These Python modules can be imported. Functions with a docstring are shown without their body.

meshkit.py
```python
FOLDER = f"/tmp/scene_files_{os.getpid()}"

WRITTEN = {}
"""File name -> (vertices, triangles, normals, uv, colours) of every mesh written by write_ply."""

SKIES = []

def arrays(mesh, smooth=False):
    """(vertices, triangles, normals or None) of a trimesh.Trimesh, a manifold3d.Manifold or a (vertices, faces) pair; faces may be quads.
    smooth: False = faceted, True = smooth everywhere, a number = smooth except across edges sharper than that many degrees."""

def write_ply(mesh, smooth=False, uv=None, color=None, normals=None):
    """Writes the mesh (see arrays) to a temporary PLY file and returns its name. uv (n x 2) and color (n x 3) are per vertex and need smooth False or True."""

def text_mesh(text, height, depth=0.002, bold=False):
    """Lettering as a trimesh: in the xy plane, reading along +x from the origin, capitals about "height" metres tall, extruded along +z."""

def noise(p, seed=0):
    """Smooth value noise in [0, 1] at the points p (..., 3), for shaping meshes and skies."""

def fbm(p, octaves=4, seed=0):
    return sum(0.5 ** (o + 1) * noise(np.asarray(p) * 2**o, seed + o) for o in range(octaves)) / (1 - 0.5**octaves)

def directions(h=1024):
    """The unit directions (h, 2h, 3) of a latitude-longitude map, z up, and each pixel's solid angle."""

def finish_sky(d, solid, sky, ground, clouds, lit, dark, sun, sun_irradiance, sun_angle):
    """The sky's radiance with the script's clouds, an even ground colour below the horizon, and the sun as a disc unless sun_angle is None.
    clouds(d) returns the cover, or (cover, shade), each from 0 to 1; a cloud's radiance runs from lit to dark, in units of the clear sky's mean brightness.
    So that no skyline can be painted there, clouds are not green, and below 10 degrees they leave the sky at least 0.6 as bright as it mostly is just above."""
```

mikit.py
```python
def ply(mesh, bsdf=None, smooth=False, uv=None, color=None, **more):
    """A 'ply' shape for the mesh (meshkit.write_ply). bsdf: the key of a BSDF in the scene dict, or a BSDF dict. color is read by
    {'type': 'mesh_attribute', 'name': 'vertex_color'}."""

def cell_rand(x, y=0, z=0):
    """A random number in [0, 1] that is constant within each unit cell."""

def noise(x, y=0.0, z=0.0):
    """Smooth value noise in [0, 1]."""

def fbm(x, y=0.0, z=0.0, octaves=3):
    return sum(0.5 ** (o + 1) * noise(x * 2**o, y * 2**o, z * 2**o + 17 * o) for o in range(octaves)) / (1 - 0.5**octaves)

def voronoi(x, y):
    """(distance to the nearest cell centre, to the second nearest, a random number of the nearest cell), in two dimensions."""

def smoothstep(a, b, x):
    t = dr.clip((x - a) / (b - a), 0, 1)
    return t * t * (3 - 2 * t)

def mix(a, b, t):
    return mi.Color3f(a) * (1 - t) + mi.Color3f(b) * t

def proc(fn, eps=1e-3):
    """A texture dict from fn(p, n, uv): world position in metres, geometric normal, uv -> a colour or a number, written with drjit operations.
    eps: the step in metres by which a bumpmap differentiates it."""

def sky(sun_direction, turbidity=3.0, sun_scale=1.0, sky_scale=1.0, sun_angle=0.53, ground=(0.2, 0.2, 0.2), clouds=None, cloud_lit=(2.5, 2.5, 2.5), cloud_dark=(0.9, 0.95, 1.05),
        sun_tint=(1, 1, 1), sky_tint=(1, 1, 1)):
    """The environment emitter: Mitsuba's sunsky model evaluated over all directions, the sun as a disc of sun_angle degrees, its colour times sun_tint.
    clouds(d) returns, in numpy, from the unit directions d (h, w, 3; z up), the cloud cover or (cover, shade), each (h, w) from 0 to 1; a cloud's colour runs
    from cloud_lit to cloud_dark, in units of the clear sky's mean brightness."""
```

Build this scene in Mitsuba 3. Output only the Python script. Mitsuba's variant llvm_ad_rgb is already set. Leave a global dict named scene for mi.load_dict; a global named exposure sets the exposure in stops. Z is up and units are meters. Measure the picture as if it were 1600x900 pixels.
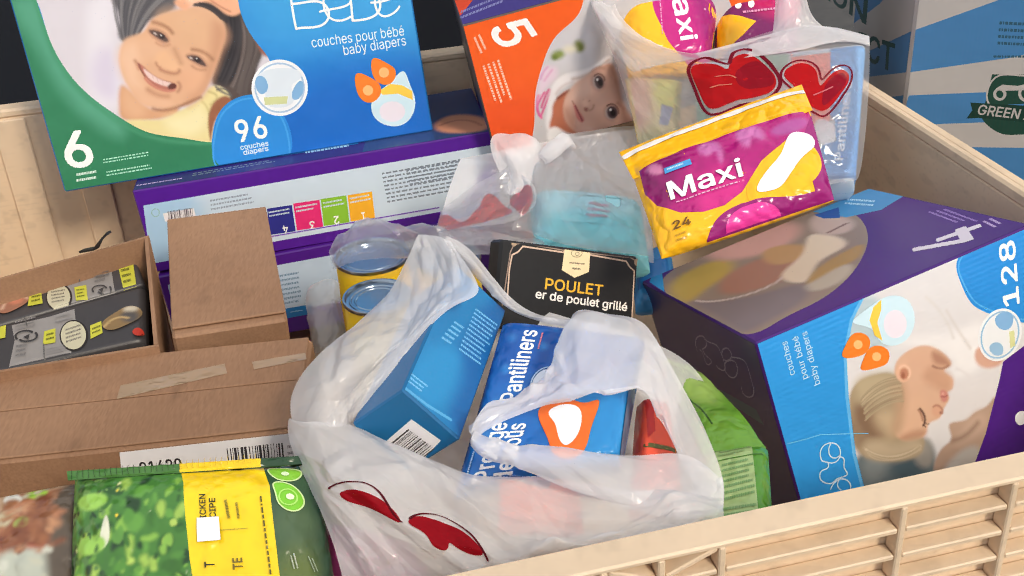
"""A beige plastic bulk crate filled with donated nappies, boxes, cans and grocery bags. World: metres, z up. The crate is turned
12.31 degrees about z; its rim lies at z = 0.75 and its floor at 0.42."""
import math, random
import numpy as np
import shapely
import shapely.geometry as sg
import trimesh
import manifold3d as m3
import drjit as dr
import mitsuba as mi
import mikit, meshkit
from mikit import noise, fbm, smoothstep, mix
from scipy.interpolate import RectBivariateSpline, CubicSpline
from scipy.spatial.transform import Rotation as Ro

random.seed(4); np.random.seed(4)
scene, labels = {}, {}
T = mi.ScalarTransform4f

# ------------------------------------------------------------------ camera, sky, exposure
PITCH, ROLL = math.radians(29.578), math.radians(-3.473)
EYE = np.array([0, 0, 1.27])
fwd = np.array([0, math.cos(PITCH), -math.sin(PITCH)])
rgt = np.array([1.0, 0, 0]); upv = np.cross(rgt, fwd)
upv = upv * math.cos(ROLL) - rgt * math.sin(ROLL)
scene['camera'] = dict(type='perspective', fov=math.degrees(2 * math.atan(800 / 1800)), fov_axis='x', near_clip=0.05, far_clip=200.0,
                       to_world=T().look_at(origin=EYE.tolist(), target=(EYE + fwd).tolist(), up=upv.tolist()))
scene['sky'] = mikit.sky([0.55, -0.80, 0.80], turbidity=3, sun_scale=0.3, sun_angle=13, cloud_lit=(1.40, 1.45, 1.54), sun_tint=(0.91, 0.98, 1.10), clouds=lambda d: 1.0)
exposure = 2.78

# ------------------------------------------------------------------ helpers
def S(r, g, b, k=0.94):
    c = np.array([r, g, b]) / 255.0
    return tuple(np.where(c < 0.04045, c / 12.92, ((c + 0.055) / 1.055) ** 2.4) * k)

def add(key, mesh, bsdf, smooth=False, color=None, uv=None):
    assert key not in scene, key
    scene[key] = mikit.ply(mesh, bsdf, smooth=smooth, color=color, uv=uv)
    return key

def tag(key, label, cat=None, group=None, kind=None):
    labels[key] = {k: v for k, v in dict(label=label, category=cat, group=group, kind=kind).items() if v}

def numbered(base, i):
    return base if i == 0 else f'{base}_{i:03d}'

# ---- materials
def rgb(c): return {'type': 'rgb', 'value': list(map(float, c))}
VC = {'type': 'mesh_attribute', 'name': 'vertex_color'}
def corrugation(p, n, uv):
    return (dr.sin(uv.x * (6.2832 / 0.0052)) * 0.00008 + (fbm(p.x * 22, p.y * 22, p.z * 22, 3) - 0.5) * 0.0016)
def crinkle(p, n, uv):
    a = fbm(p.x * 45, p.y * 45, p.z * 45, 3); b = fbm(p.x * 110 + 7, p.y * 110, p.z * 110, 2)
    return dr.abs(a - 0.5) * 0.009 + dr.abs(b - 0.5) * 0.0012
scene['printed_card'] = dict(type='bumpmap', arbitrary=mikit.proc(corrugation, 6e-4), scale=1.0,
    nested=dict(type='principled', base_color=VC, roughness=0.33, specular=0.45))
scene['plain_print'] = dict(type='twosided', nested=dict(type='principled', base_color=VC, roughness=0.42, specular=0.4))
scene['packet_film'] = dict(type='bumpmap', arbitrary=mikit.proc(crinkle, 8e-4), scale=1.0,
    nested=dict(type='principled', base_color=VC, roughness=0.22, specular=0.45))
def kraft(p, n, uv):
    g = fbm(p.x * 9, p.y * 9, p.z * 9, 4); f = noise(p.x * 700, p.y * 160, p.z * 500)
    st = smoothstep(0.62, 0.8, fbm(p.x * 40 + 5, p.y * 14, p.z * 30, 4)); flute = dr.sin(p.x * 1100 + p.y * 240)
    return mix((0.215, 0.115, 0.064), (0.32, 0.185, 0.11), g) * (0.90 + 0.2 * f) * (1 - 0.2 * st) * (1 + 0.02 * flute)
def kraft_bump(p, n, uv):
    return fbm(p.x * 25, p.y * 25, p.z * 25, 4) * 0.0032 + noise(p.x * 500, p.y * 500, p.z * 500) * 0.00006
scene['kraft_card'] = dict(type='bumpmap', arbitrary=mikit.proc(kraft_bump, 1e-3), scale=1.0,
    nested=dict(type='twosided', nested=dict(type='principled', base_color=mikit.proc(kraft), roughness=0.62, specular=0.3)))
def crate_col(p, n, uv):
    g = fbm(p.x * 14, p.y * 14, p.z * 14, 4); s = smoothstep(0.55, 0.75, fbm(p.x * 60, p.y * 30, p.z * 60 + 3, 3))
    d = smoothstep(0.45, 0.85, fbm(p.x * 7 + 9, p.y * 7 + 3, p.z * 11, 5))
    c = mix((0.63, 0.485, 0.335), (0.69, 0.54, 0.385), g)
    k = smoothstep(0.66, 0.8, noise(p.x * 22, p.y * 260, p.z * 260)) * smoothstep(0.45, 0.6, fbm(p.x * 9, p.y * 9 + 4, p.z * 9, 3))
    return c * (1 - 0.10 * s) * (1 - 0.09 * d) * (1 - 0.06 * k)
def crate_bump(p, n, uv):
    return fbm(p.x * 180, p.y * 180, p.z * 180, 3) * 0.0005
scene['crate_plastic'] = dict(type='bumpmap', arbitrary=mikit.proc(crate_bump, 6e-4), scale=1.0,
    nested=dict(type='twosided', nested=dict(type='principled', base_color=mikit.proc(crate_col), roughness=0.5, specular=0.4)))
scene['bag_film'] = dict(type='principledthin', base_color=rgb((0.96, 0.96, 0.975)), roughness=0.16, spec_trans=0.43, diff_trans=0.70, eta=1.45)
scene['clear_film'] = dict(type='principledthin', base_color=rgb((0.93, 0.93, 0.94)), roughness=0.09, spec_trans=0.80, diff_trans=0.9, eta=1.45)
scene['bag_ink'] = dict(type='principledthin', base_color=VC, roughness=0.3, spec_trans=0.16, diff_trans=0.8)
scene['steel'] = dict(type='principled', base_color=rgb((0.34, 0.40, 0.47)), metallic=1.0, roughness=0.22)
def tape_bump(p, n, uv): return dr.abs(fbm(p.x * 60, p.y * 160, p.z * 60, 3) - 0.5) * 0.006
scene['tape'] = dict(type='bumpmap', arbitrary=mikit.proc(tape_bump, 8e-4), scale=1.0, nested=dict(type='principled', base_color=rgb((0.31, 0.215, 0.14)), roughness=0.12, specular=0.7))
scene['black_rubber'] = dict(type='principled', base_color=rgb((0.012, 0.012, 0.013)), roughness=0.5)
def ground_col(p, n, uv):
    return mix((0.035, 0.035, 0.037), (0.06, 0.058, 0.056), fbm(p.x * 30, p.y * 30, 0, 4))
scene['asphalt'] = dict(type='principled', base_color=mikit.proc(ground_col), roughness=0.85)
scene['dark_paint'] = dict(type='principled', base_color=rgb((0.008, 0.010, 0.016)), roughness=0.45)

# ---- two-dimensional print: a list of layers in metres on a face, made into one mesh with colours per vertex
def smooth_closed(pts, n=6):
    p = np.asarray(pts, float); p = np.vstack([p, p[:1]])
    t = np.r_[0, np.cumsum(np.linalg.norm(np.diff(p, axis=0), axis=1) ** 0.5 + 1e-9)]
    return CubicSpline(t, p, bc_type='periodic')(np.interp(np.linspace(0, len(p) - 1, n * (len(p) - 1) + 1)[:-1], np.arange(len(p)), t))

def smooth_open(pts, n=8):
    p = np.asarray(pts, float)
    if len(p) < 3: return p
    t = np.r_[0, np.cumsum(np.linalg.norm(np.diff(p, axis=0), axis=1) ** 0.5 + 1e-9)]
    return CubicSpline(t, p)(np.interp(np.linspace(0, len(p) - 1, n * (len(p) - 1) + 1), np.arange(len(p)), t))

def triangulate(g):
    vs, fs, k = [], [], 0
    for q in getattr(g, 'geoms', [g]):
        if q.geom_type != 'Polygon' or q.area < 1e-9: continue
        v, f = trimesh.creation.triangulate_polygon(q, engine='earcut')
        vs.append(np.asarray(v)[:, :2]); fs.append(np.asarray(f) + k); k += len(v)
    if not vs: return np.zeros((0, 2)), np.zeros((0, 3), int)
    return np.vstack(vs), np.vstack(fs)

_glyphs = {}
def glyph(text, bold):
    if (text, bold) not in _glyphs:
        m = meshkit.text_mesh(text, 1.0, 0.1, bold)
        f = m.faces[m.face_normals[:, 2] > 0.9]
        used, inv = np.unique(f.ravel(), return_inverse=True)
        _glyphs[text, bold] = (np.array(m.vertices)[used][:, :2], inv.reshape(-1, 3))
    return _glyphs[text, bold]

def refine(v, f, edge):
    if edge is None or not len(f): return v, f
    v3 = np.c_[v, np.zeros(len(v))]
    v3, f = trimesh.remesh.subdivide_to_size(v3, f, edge, max_iter=14)
    m = trimesh.Trimesh(v3, f, process=False); m.merge_vertices()
    f = m.faces; a = np.array(m.vertices)[:, :2]
    cr = np.cross(np.c_[a[f[:, 1]] - a[f[:, 0]], np.zeros(len(f))], np.c_[a[f[:, 2]] - a[f[:, 0]], np.zeros(len(f))])[:, 2]
    return a, np.where(cr[:, None] < 0, f[:, ::-1], f)

def soft_colours(v, base, feats):
    c = np.tile(np.asarray(base, float), (len(v), 1))
    for ft in feats:
        pts = smooth_closed(ft[1]) if ft[0] == 'p' else smooth_open(ft[1])
        col, blur = (ft[3], ft[4]) if ft[0] == 'l' else (ft[2], ft[3])
        pad = blur + (ft[2] / 2 if ft[0] == 'l' else 0)
        k = np.nonzero(((v > pts.min(0) - pad) & (v < pts.max(0) + pad)).all(1))[0]
        if not len(k): continue
        q = shapely.points(v[k])
        if ft[0] == 'l':
            sd = shapely.distance(shapely.LineString(pts), q) - ft[2] / 2
        else:
            g = sg.Polygon(pts).buffer(0); shapely.prepare(g)
            inside = shapely.contains_xy(g, v[k, 0], v[k, 1]); sd = np.where(inside, -1.0, 1.0)
            bd = g.boundary; shapely.prepare(bd); near = shapely.dwithin(bd, q, blur)
            sd *= blur; sd[near] *= shapely.distance(bd, q[near]) / blur
        t = np.clip(0.5 - sd / (2 * blur), 0, 1); t = (t * t * (3 - 2 * t))[:, None]
        c[k] = c[k] * (1 - t) + np.asarray(col) * t
    return c

def paint(layers, edge=None, step=0.00002):
    """-> uv (n,2), height (n,), faces, colours (n,3)"""
    V, F, C, Hh, k = [], [], [], [], 0
    clip = None
    for i, L in enumerate(layers):
        kind = L[0]; col = None
        if kind == 'clip': clip = sg.Polygon(L[1]).buffer(0); continue
        if kind == 'p': g, col = sg.Polygon(L[1]).buffer(0), L[2]
        elif kind == 'c': g, col = sg.Polygon(smooth_closed(L[1])).buffer(0), L[2]
        elif kind == 'ring': g, col = sg.LinearRing(smooth_closed(L[1])).buffer(L[2] / 2), L[3]
        elif kind == 'l': g, col = sg.LineString(L[1]).buffer(L[2] / 2, 3, join_style='mitre'), L[3]
        elif kind == 'lc': g, col = sg.LineString(smooth_open(L[1])).buffer(L[2] / 2, 3), L[3]
        elif kind == 'rect': g, col = sg.box(*L[1]), L[2]
        elif kind == 'soft':
            g = sg.Polygon(smooth_closed(L[1]) if len(L) > 5 and L[5] else L[1]).buffer(0)
        elif kind == 'rows':   # unreadable small print: rows of short dashes in the parallelogram o, o+a, o+b
            o, pa, pb = map(np.asarray, L[1]); n, col = L[2], L[3]; a, b = pa - o, pb - o; rnd = random.Random(int(o[0] * 1e5) + n); gs = []
            for r in range(n):
                t = 0.0; end = rnd.uniform(0.8, 1.0)
                while t < end:
                    w = rnd.uniform(0.02, 0.07); t2 = min(t + w, end); y0, y1 = (r + 0.25) / n, (r + 0.68) / n
                    gs.append(sg.Polygon([o + a * t + b * y0, o + a * t2 + b * y0, o + a * t2 + b * y1, o + a * t + b * y1])); t = t2 + 0.018
            g = shapely.MultiPolygon(gs)
        elif kind == 'bars':   # barcode in the parallelogram o, o+a, o+b
            o, pa, pb = map(np.asarray, L[1]); n, col = L[2], L[3]; a, b = pa - o, pb - o; rnd = random.Random(n); gs = []; t = 0.0
            while t < 1:
                w = rnd.choice([0.3, 0.5, 0.8, 1.2]) / n; gs.append(sg.Polygon([o + a * t, o + a * min(t + w, 1), o + a * min(t + w, 1) + b, o + a * t + b])); t += w + rnd.choice([0.4, 0.6, 1.0]) / n
            g = shapely.MultiPolygon(gs)
        elif kind == 't':
            v0, f = glyph(L[1], L[6] if len(L) > 6 else False); p0, p1 = np.asarray(L[2], float), np.asarray(L[3], float); h, col = L[4], L[5]
            lo, hi = v0[:, 0].min(), v0[:, 0].max(); ax = (p1 - p0); ln = np.linalg.norm(ax); ax = ax / ln; ay = np.array([-ax[1], ax[0]])
            if len(L) > 7 and L[7] is not None: ay = np.asarray(L[7], float); ay /= np.linalg.norm(ay)
            v = p0 + (v0[:, :1] - lo) / (hi - lo) * ln * ax + v0[:, 1:] * h * ay
            g = None
        if g is not None:
            if clip is not None: g = g.intersection(clip)
            v, f = triangulate(g)
        if not len(f): continue
        if kind == 'soft':
            v, f = refine(v, f, L[4]); c = soft_colours(v, L[2], L[3])
        else:
            if edge: v, f = refine(v, f, edge)
            c = np.tile(np.asarray(col, float), (len(v), 1))
        a = v[f]; cr = (a[:, 1, 0] - a[:, 0, 0]) * (a[:, 2, 1] - a[:, 0, 1]) - (a[:, 1, 1] - a[:, 0, 1]) * (a[:, 2, 0] - a[:, 0, 0])
        f = np.where(cr[:, None] < 0, f[:, ::-1], f)
        V.append(v); F.append(f + k); C.append(c); Hh.append(np.full(len(v), 0.00025 + step * i)); k += len(v)
    return np.vstack(V), np.concatenate(Hh), np.vstack(F), np.vstack(C)

# ---- boxes
def chamfer_box(dx, dy, dz, r):
    p = []
    for x in (-1, 1):
        for y in (-1, 1):
            for z in (-1, 1):
                for k in range(3):
                    q = np.array([x * dx / 2, y * dy / 2, z * dz / 2]) - np.array([x, y, z]) * r
                    q[k] += (x, y, z)[k] * r; p.append(q)
    return trimesh.convex.convex_hull(np.array(p))

class Box:
    def __init__(self, c, rot, dims):
        self.c, self.d = np.array(c), np.array(dims); self.R = Ro.from_euler('ZXY', rot, degrees=True).as_matrix()
    def w(self, p): return self.c + np.asarray(p, float) @ self.R.T
    def body(self, key, col, bsdf='printed_card', r=0.0018):
        m = chamfer_box(*self.d, r)
        v, f, _ = meshkit.arrays(m); v = v[f].reshape(-1, 3); f = np.arange(len(v)).reshape(-1, 3)
        kw = {} if bsdf == 'kraft_card' else dict(color=np.tile(col, (len(v), 1)), uv=v[:, :2] + v[:, 2:])
        add(key, (self.w(v), f), bsdf, False, **kw)
    def frame(self, k):
        x, y, z = self.R.T; h = self.d / 2
        return {'F': (self.c - x * h[0] - y * h[1] - z * h[2], x, z, -y), 'T': (self.c - x * h[0] - y * h[1] + z * h[2], x, y, z),
                'L': (self.c - x * h[0] + y * h[1] - z * h[2], -y, z, -x), 'R': (self.c + x * h[0] - y * h[1] - z * h[2], y, z, x)}[k]
    def size(self, k): return {'F': (self.d[0], self.d[2]), 'T': (self.d[0], self.d[1]), 'L': (self.d[1], self.d[2]), 'R': (self.d[1], self.d[2])}[k]
    def panel(self, key, k, base, layers, bsdf='printed_card', r=0.0018, swap=False):
        w, h = self.size(k); o, eu, ev, n = self.frame(k)
        rect = [[r, r], [w - r, r], [w - r, h - r], [r, h - r]]
        uv, hh, f, c = paint([('clip', rect), ('p', rect, base)] + layers)
        add(key, (o + uv[:, :1] * eu + uv[:, 1:] * ev + hh[:, None] * n, f), bsdf, False, color=c, uv=uv[:, ::-1] if swap else uv)

# ---- soft packets: a pillow over four corners (tl, tr, br, bl)
class Packet:
    def __init__(self, corners, thick, bulge=0.01, p=4.0, wr=0.0012, fr=38.0, seed=1, back=True):
        q = np.array(corners); self.q, self.wt = q[:, :3], q[:, 3]; tl, tr, br, bl = self.q   # four corners and their perspective weights
        self.W = (np.linalg.norm(tr - tl) + np.linalg.norm(br - bl)) / 2; self.H = (np.linalg.norm(bl - tl) + np.linalg.norm(br - tr)) / 2
        n = np.cross(tr - bl, tl - br); self.n = n / np.linalg.norm(n); self.th, self.b, self.p, self.wr, self.fr, self.seed = thick, bulge, p, wr, fr, seed
    def map(self, uv, h=0.0, side=1):
        s, t = np.clip(uv[:, 0] / self.W, 0, 1)[:, None], np.clip(uv[:, 1] / self.H, 0, 1)[:, None]
        k = np.hstack([(1 - s) * t, s * t, s * (1 - t), (1 - s) * (1 - t)]) * self.wt
        x = k @ self.q / k.sum(1, keepdims=True)
        prof = ((1 - np.abs(2 * s - 1) ** self.p) * (1 - np.abs(2 * t - 1) ** self.p))
        e = np.sqrt(np.clip(prof, 0, 1))
        w = (np.abs(meshkit.fbm(np.c_[uv * self.fr, np.full(len(uv), self.seed * 3.7 + side)], 3, self.seed) - 0.5) * 2)[:, None]
        d = np.broadcast_to(np.asarray(h, float).reshape(-1, 1), (len(uv), 1))
        if side > 0: return x + self.n * (e * (self.th / 2 + self.b * prof) - self.th / 2 - w * self.wr * 2.0 * np.minimum(1, prof * 4) + d)
        return x - self.n * (self.th / 2 + e * self.th / 2)
    def body(self, key, col, bsdf='packet_film', n=48):
        a = np.sin(np.linspace(-np.pi / 2, np.pi / 2, n)) / 2 + 0.5
        s, t = np.meshgrid(a, a); uv = np.c_[s.ravel() * self.W, t.ravel() * self.H]
        i, j = np.meshgrid(np.arange(n - 1), np.arange(n - 1), indexing='ij'); k = (i * n + j).ravel()
        f = np.vstack([np.c_[k, k + 1, k + n + 1], np.c_[k, k + n + 1, k + n]])
        v = np.vstack([self.map(uv), self.map(uv, 0, -1)]); f = np.vstack([f, f[:, ::-1] + n * n])
        cc = np.tile(col, (len(v), 1)) if np.ndim(col) == 1 else np.vstack([col(uv)] * 2)
        add(key, (v, f), bsdf, True, color=cc, uv=np.vstack([uv, uv]))
    def print(self, key, layers, bsdf='packet_film', edge=0.005, rim=0.0):
        w, h = self.W, self.H
        uv, hh, f, c = paint([('clip', [[rim, rim], [w - rim, rim], [w - rim, h - rim], [rim, h - rim]])] + layers, edge, 0.0002)
        add(key, (self.map(uv, hh + 0.0003), f), bsdf, True, color=c, uv=uv)

# ---- thin film sheets: a spline through a grid of world points, with folds
class Film:
    def __init__(self, grid, n=(90, 90), amp=0.003, dirn=(0, 0), seed=1, fine=0.0008, folds=3000):
        g = np.array(grid, float); self.g = g; r, c = g.shape[:2]
        self.sp = [RectBivariateSpline(np.linspace(0, 1, r), np.linspace(0, 1, c), g[:, :, k], kx=min(3, r - 1), ky=min(3, c - 1)) for k in range(3)]
        self.amp, self.dirn, self.seed, self.n, self.fine, self.folds = amp, math.atan2(dirn[1], dirn[0]), seed, n, fine, folds
    def at(self, s, t, off=0.0):
        p = np.stack([q.ev(s, t) for q in self.sp], -1)
        du = np.stack([q.ev(s, t, dx=1) for q in self.sp], -1); dv = np.stack([q.ev(s, t, dy=1) for q in self.sp], -1)
        n = np.cross(du, dv); n /= np.linalg.norm(n, axis=-1, keepdims=True) + 1e-9
        W = np.linalg.norm(np.diff(self.g, axis=1), axis=-1).sum(1).mean(); H = np.linalg.norm(np.diff(self.g, axis=0), axis=-1).sum(0).mean()
        X, Y = s * H, t * W                                     # metres on the sheet
        q = np.stack([X * 16, Y * 16, np.full_like(s, self.seed * 5.3)], -1)
        hgt = self.amp * 1.1 * (meshkit.fbm(q, 2, self.seed) - 0.5) * 2
        rnd = np.random.default_rng(self.seed * 77 + 5)
        for k in range(int(self.folds * W * H) + 5):                             # straight sharp folds of film, each fading out along its length
            cx, cy = rnd.uniform(0, H), rnd.uniform(0, W)
            an = rnd.normal(self.dirn, 0.5) if rnd.random() < 0.7 else rnd.uniform(0, np.pi)
            d = (X - cx) * -np.sin(an) + (Y - cy) * np.cos(an); u = (X - cx) * np.cos(an) + (Y - cy) * np.sin(an)
            d = d + 0.35 * u * u / 0.1 * rnd.uniform(-1, 1)
            broad = k % 5 == 0                                  # every fifth fold is long and wide
            w1, w2 = rnd.uniform(0.010, 0.035, 2) if broad else rnd.uniform(0.0025, 0.013, 2)
            L = rnd.uniform(0.10, 0.25) if broad else rnd.uniform(0.02, 0.10)
            tent = np.maximum(0, 1 - np.where(d > 0, d / w1, -d / w2)) * np.maximum(0, 1 - (u / L) ** 2)
            hgt = hgt + rnd.choice([1, 1, -0.7]) * rnd.uniform(0.10, 0.24) * min(w1, w2) * self.fine / 0.001 * tent
        edge = np.minimum(np.minimum(s, 1 - s), np.minimum(t, 1 - t))
        fade = 0.25 + 0.75 * np.clip(edge * 9, 0, 1)
        return p + n * (hgt * fade + off)[..., None]
    def sheet(self, key, bsdf='bag_film'):
        ns, nt = int(self.n[0] * 2.2), int(self.n[1] * 2.2); s, t = np.meshgrid(np.linspace(0, 1, ns), np.linspace(0, 1, nt), indexing='ij')
        v = self.at(s.ravel(), t.ravel()); i, j = np.meshgrid(np.arange(ns - 1), np.arange(nt - 1), indexing='ij'); k = (i * nt + j).ravel()
        f = np.vstack([np.c_[k, k + 1, k + nt + 1], np.c_[k, k + nt + 1, k + nt]])
        add(key, (v, f), bsdf, True, uv=np.c_[s.ravel(), t.ravel()])
    def ink(self, key, layers, off=0.0006, edge=0.02):
        uv, hh, f, c = paint(layers, edge, step=0.00012)
        add(key, (self.at(np.clip(uv[:, 0], 0, 1), np.clip(uv[:, 1], 0, 1), off + hh), f), 'bag_ink', True, color=c, uv=uv)

WHITE, BLACK = S(248, 248, 248), S(20, 20, 22)

# ------------------------------------------------------------------ setting
g = trimesh.creation.box([60, 60, 0.1]); g.apply_translation([0, 20, 0.31])
add('ground', g, 'asphalt'); tag('ground', 'dark asphalt ground under the crate', kind='structure')

YAW = math.radians(12.31)
CR = Ro.from_euler('z', YAW).as_matrix()
def crate_part(key, boxes, r=0.0015):
    ms = []
    for x0, x1, y0, y1, z0, z1 in boxes:
        b = chamfer_box(x1 - x0, y1 - y0, z1 - z0, min(r, 0.3 * min(x1 - x0, y1 - y0, z1 - z0))); b.apply_translation([(x0 + x1) / 2, (y0 + y1) / 2, (z0 + z1) / 2]); ms.append(b)
    m = trimesh.util.concatenate(ms)
    add(key, (np.array(m.vertices) @ CR.T, m.faces), 'crate_plastic')

def bar(key, p, q, w, y0, y1):      # a diagonal rib on the front face from (x,z) p to q
    p, q = np.array(p), np.array(q); d = q - p; L = np.linalg.norm(d)
    b = chamfer_box(L, y1 - y0, w, 0.001); R = Ro.from_euler('y', -math.atan2(d[1], d[0])).as_matrix()
    v = np.array(b.vertices) @ R.T + [(p[0] + q[0]) / 2, (y0 + y1) / 2, (p[1] + q[1]) / 2]
    add(key, (v @ CR.T, b.faces), 'crate_plastic')

XL, XR, YF, YB, ZT, ZF = -0.50, 0.727, 0.547, 1.585, 0.752, 0.42
crate_part('plastic_crate__floor', [(XL - 0.02, XR + 0.02, YF - 0.02, YB + 0.02, 0.365, ZF)])
crate_part('plastic_crate__front_wall', [(XL, XR, YF - 0.009, YF, ZF, ZT - 0.012)])
crate_part('plastic_crate__back_wall', [(XL, XR, YB, YB + 0.006, ZF, ZT - 0.012)])
crate_part('plastic_crate__side_wall', [(XR, XR + 0.006, YF - 0.006, YB + 0.006, ZF, ZT - 0.012)])
crate_part('plastic_crate__side_wall_001', [(XL - 0.006, XL, YF - 0.006, YB + 0.006, ZF, ZT - 0.012)])
crate_part('plastic_crate__rim', [(XL - 0.027, XR + 0.027, YF - 0.0245, YF + 0.001, ZT - 0.005, ZT)], r=0.002)
crate_part('plastic_crate__rim_001', [(XL - 0.027, XR + 0.027, YB - 0.001, YB + 0.027, ZT - 0.012, ZT)], r=0.003)
crate_part('plastic_crate__rim_002', [(XR - 0.001, XR + 0.011, YF + 0.0015, YB - 0.0015, ZT - 0.012, ZT + 0.003), (XR + 0.0115, XR + 0.027, YF + 0.0015, YB - 0.0015, ZT - 0.014, ZT - 0.0005)], r=0.003)
crate_part('plastic_crate__rim_003', [(XL - 0.027, XL + 0.001, YF + 0.0015, YB - 0.0015, ZT - 0.012, ZT)], r=0.003)
ys0, ys1 = YF - 0.0235, YF - 0.0095
ribs = 0
def rib(boxes):
    global ribs
    crate_part(numbered('plastic_crate__rib', ribs), boxes, 0.001); ribs += 1
cols = [-0.46, -0.376, -0.292, -0.208, -0.124, 0.0, 0.084, 0.163, 0.202, 0.244, 0.375, 0.459, 0.543, 0.627, 0.70]
for c in cols: rib([(c - 0.0025, c + 0.0025, ys0, ys1, 0.43, ZT - 0.0055)])
for k in range(1, 9):
    z = ZT - 0.0025 - k * 0.0236
    for a, b in zip(cols[:-1], cols[1:]):
        if abs(a - 0.163) < 1e-6 and k > 1: continue
        rib([(a + 0.003, b - 0.003, ys0 + 0.0005, ys1, z - 0.0022, z + 0.0022)])
nd = 0
for p, q in [((0.2055, 0.7305), (0.2405, 0.7455)), ((0.1665, 0.7445), (0.1985, 0.7305)), ((0.2055, 0.7245), (0.2405, 0.703)), ((0.1985, 0.7245), (0.1665, 0.703))]:
    bar(numbered('plastic_crate__brace', nd), p, q, 0.004, ys0 + 0.001, ys1); nd += 1
# folds of the back and right walls seen inside
for i, (x0, x1) in enumerate([(-0.455, -0.405), (-0.352, -0.31), (-0.262, -0.222), (0.30, 0.34)]):
    crate_part(numbered('plastic_crate__wall_fold', i), [(x0, x1, YB - 0.006, YB - 0.0015, ZF + 0.002, ZT - 0.013)], r=0.004)
tag('plastic_crate', 'beige plastic bulk crate with ribbed front wall holding all the donated goods', 'crate')

# a dark wall behind the crate
w = trimesh.creation.box([4.2, 0.12, 2.6]); w.apply_translation([-1.6, 2.55, 1.66])
add('wall', w, 'dark_paint'); tag('wall', 'almost black wall behind the crate, in view at the upper left', 'wall')

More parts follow.
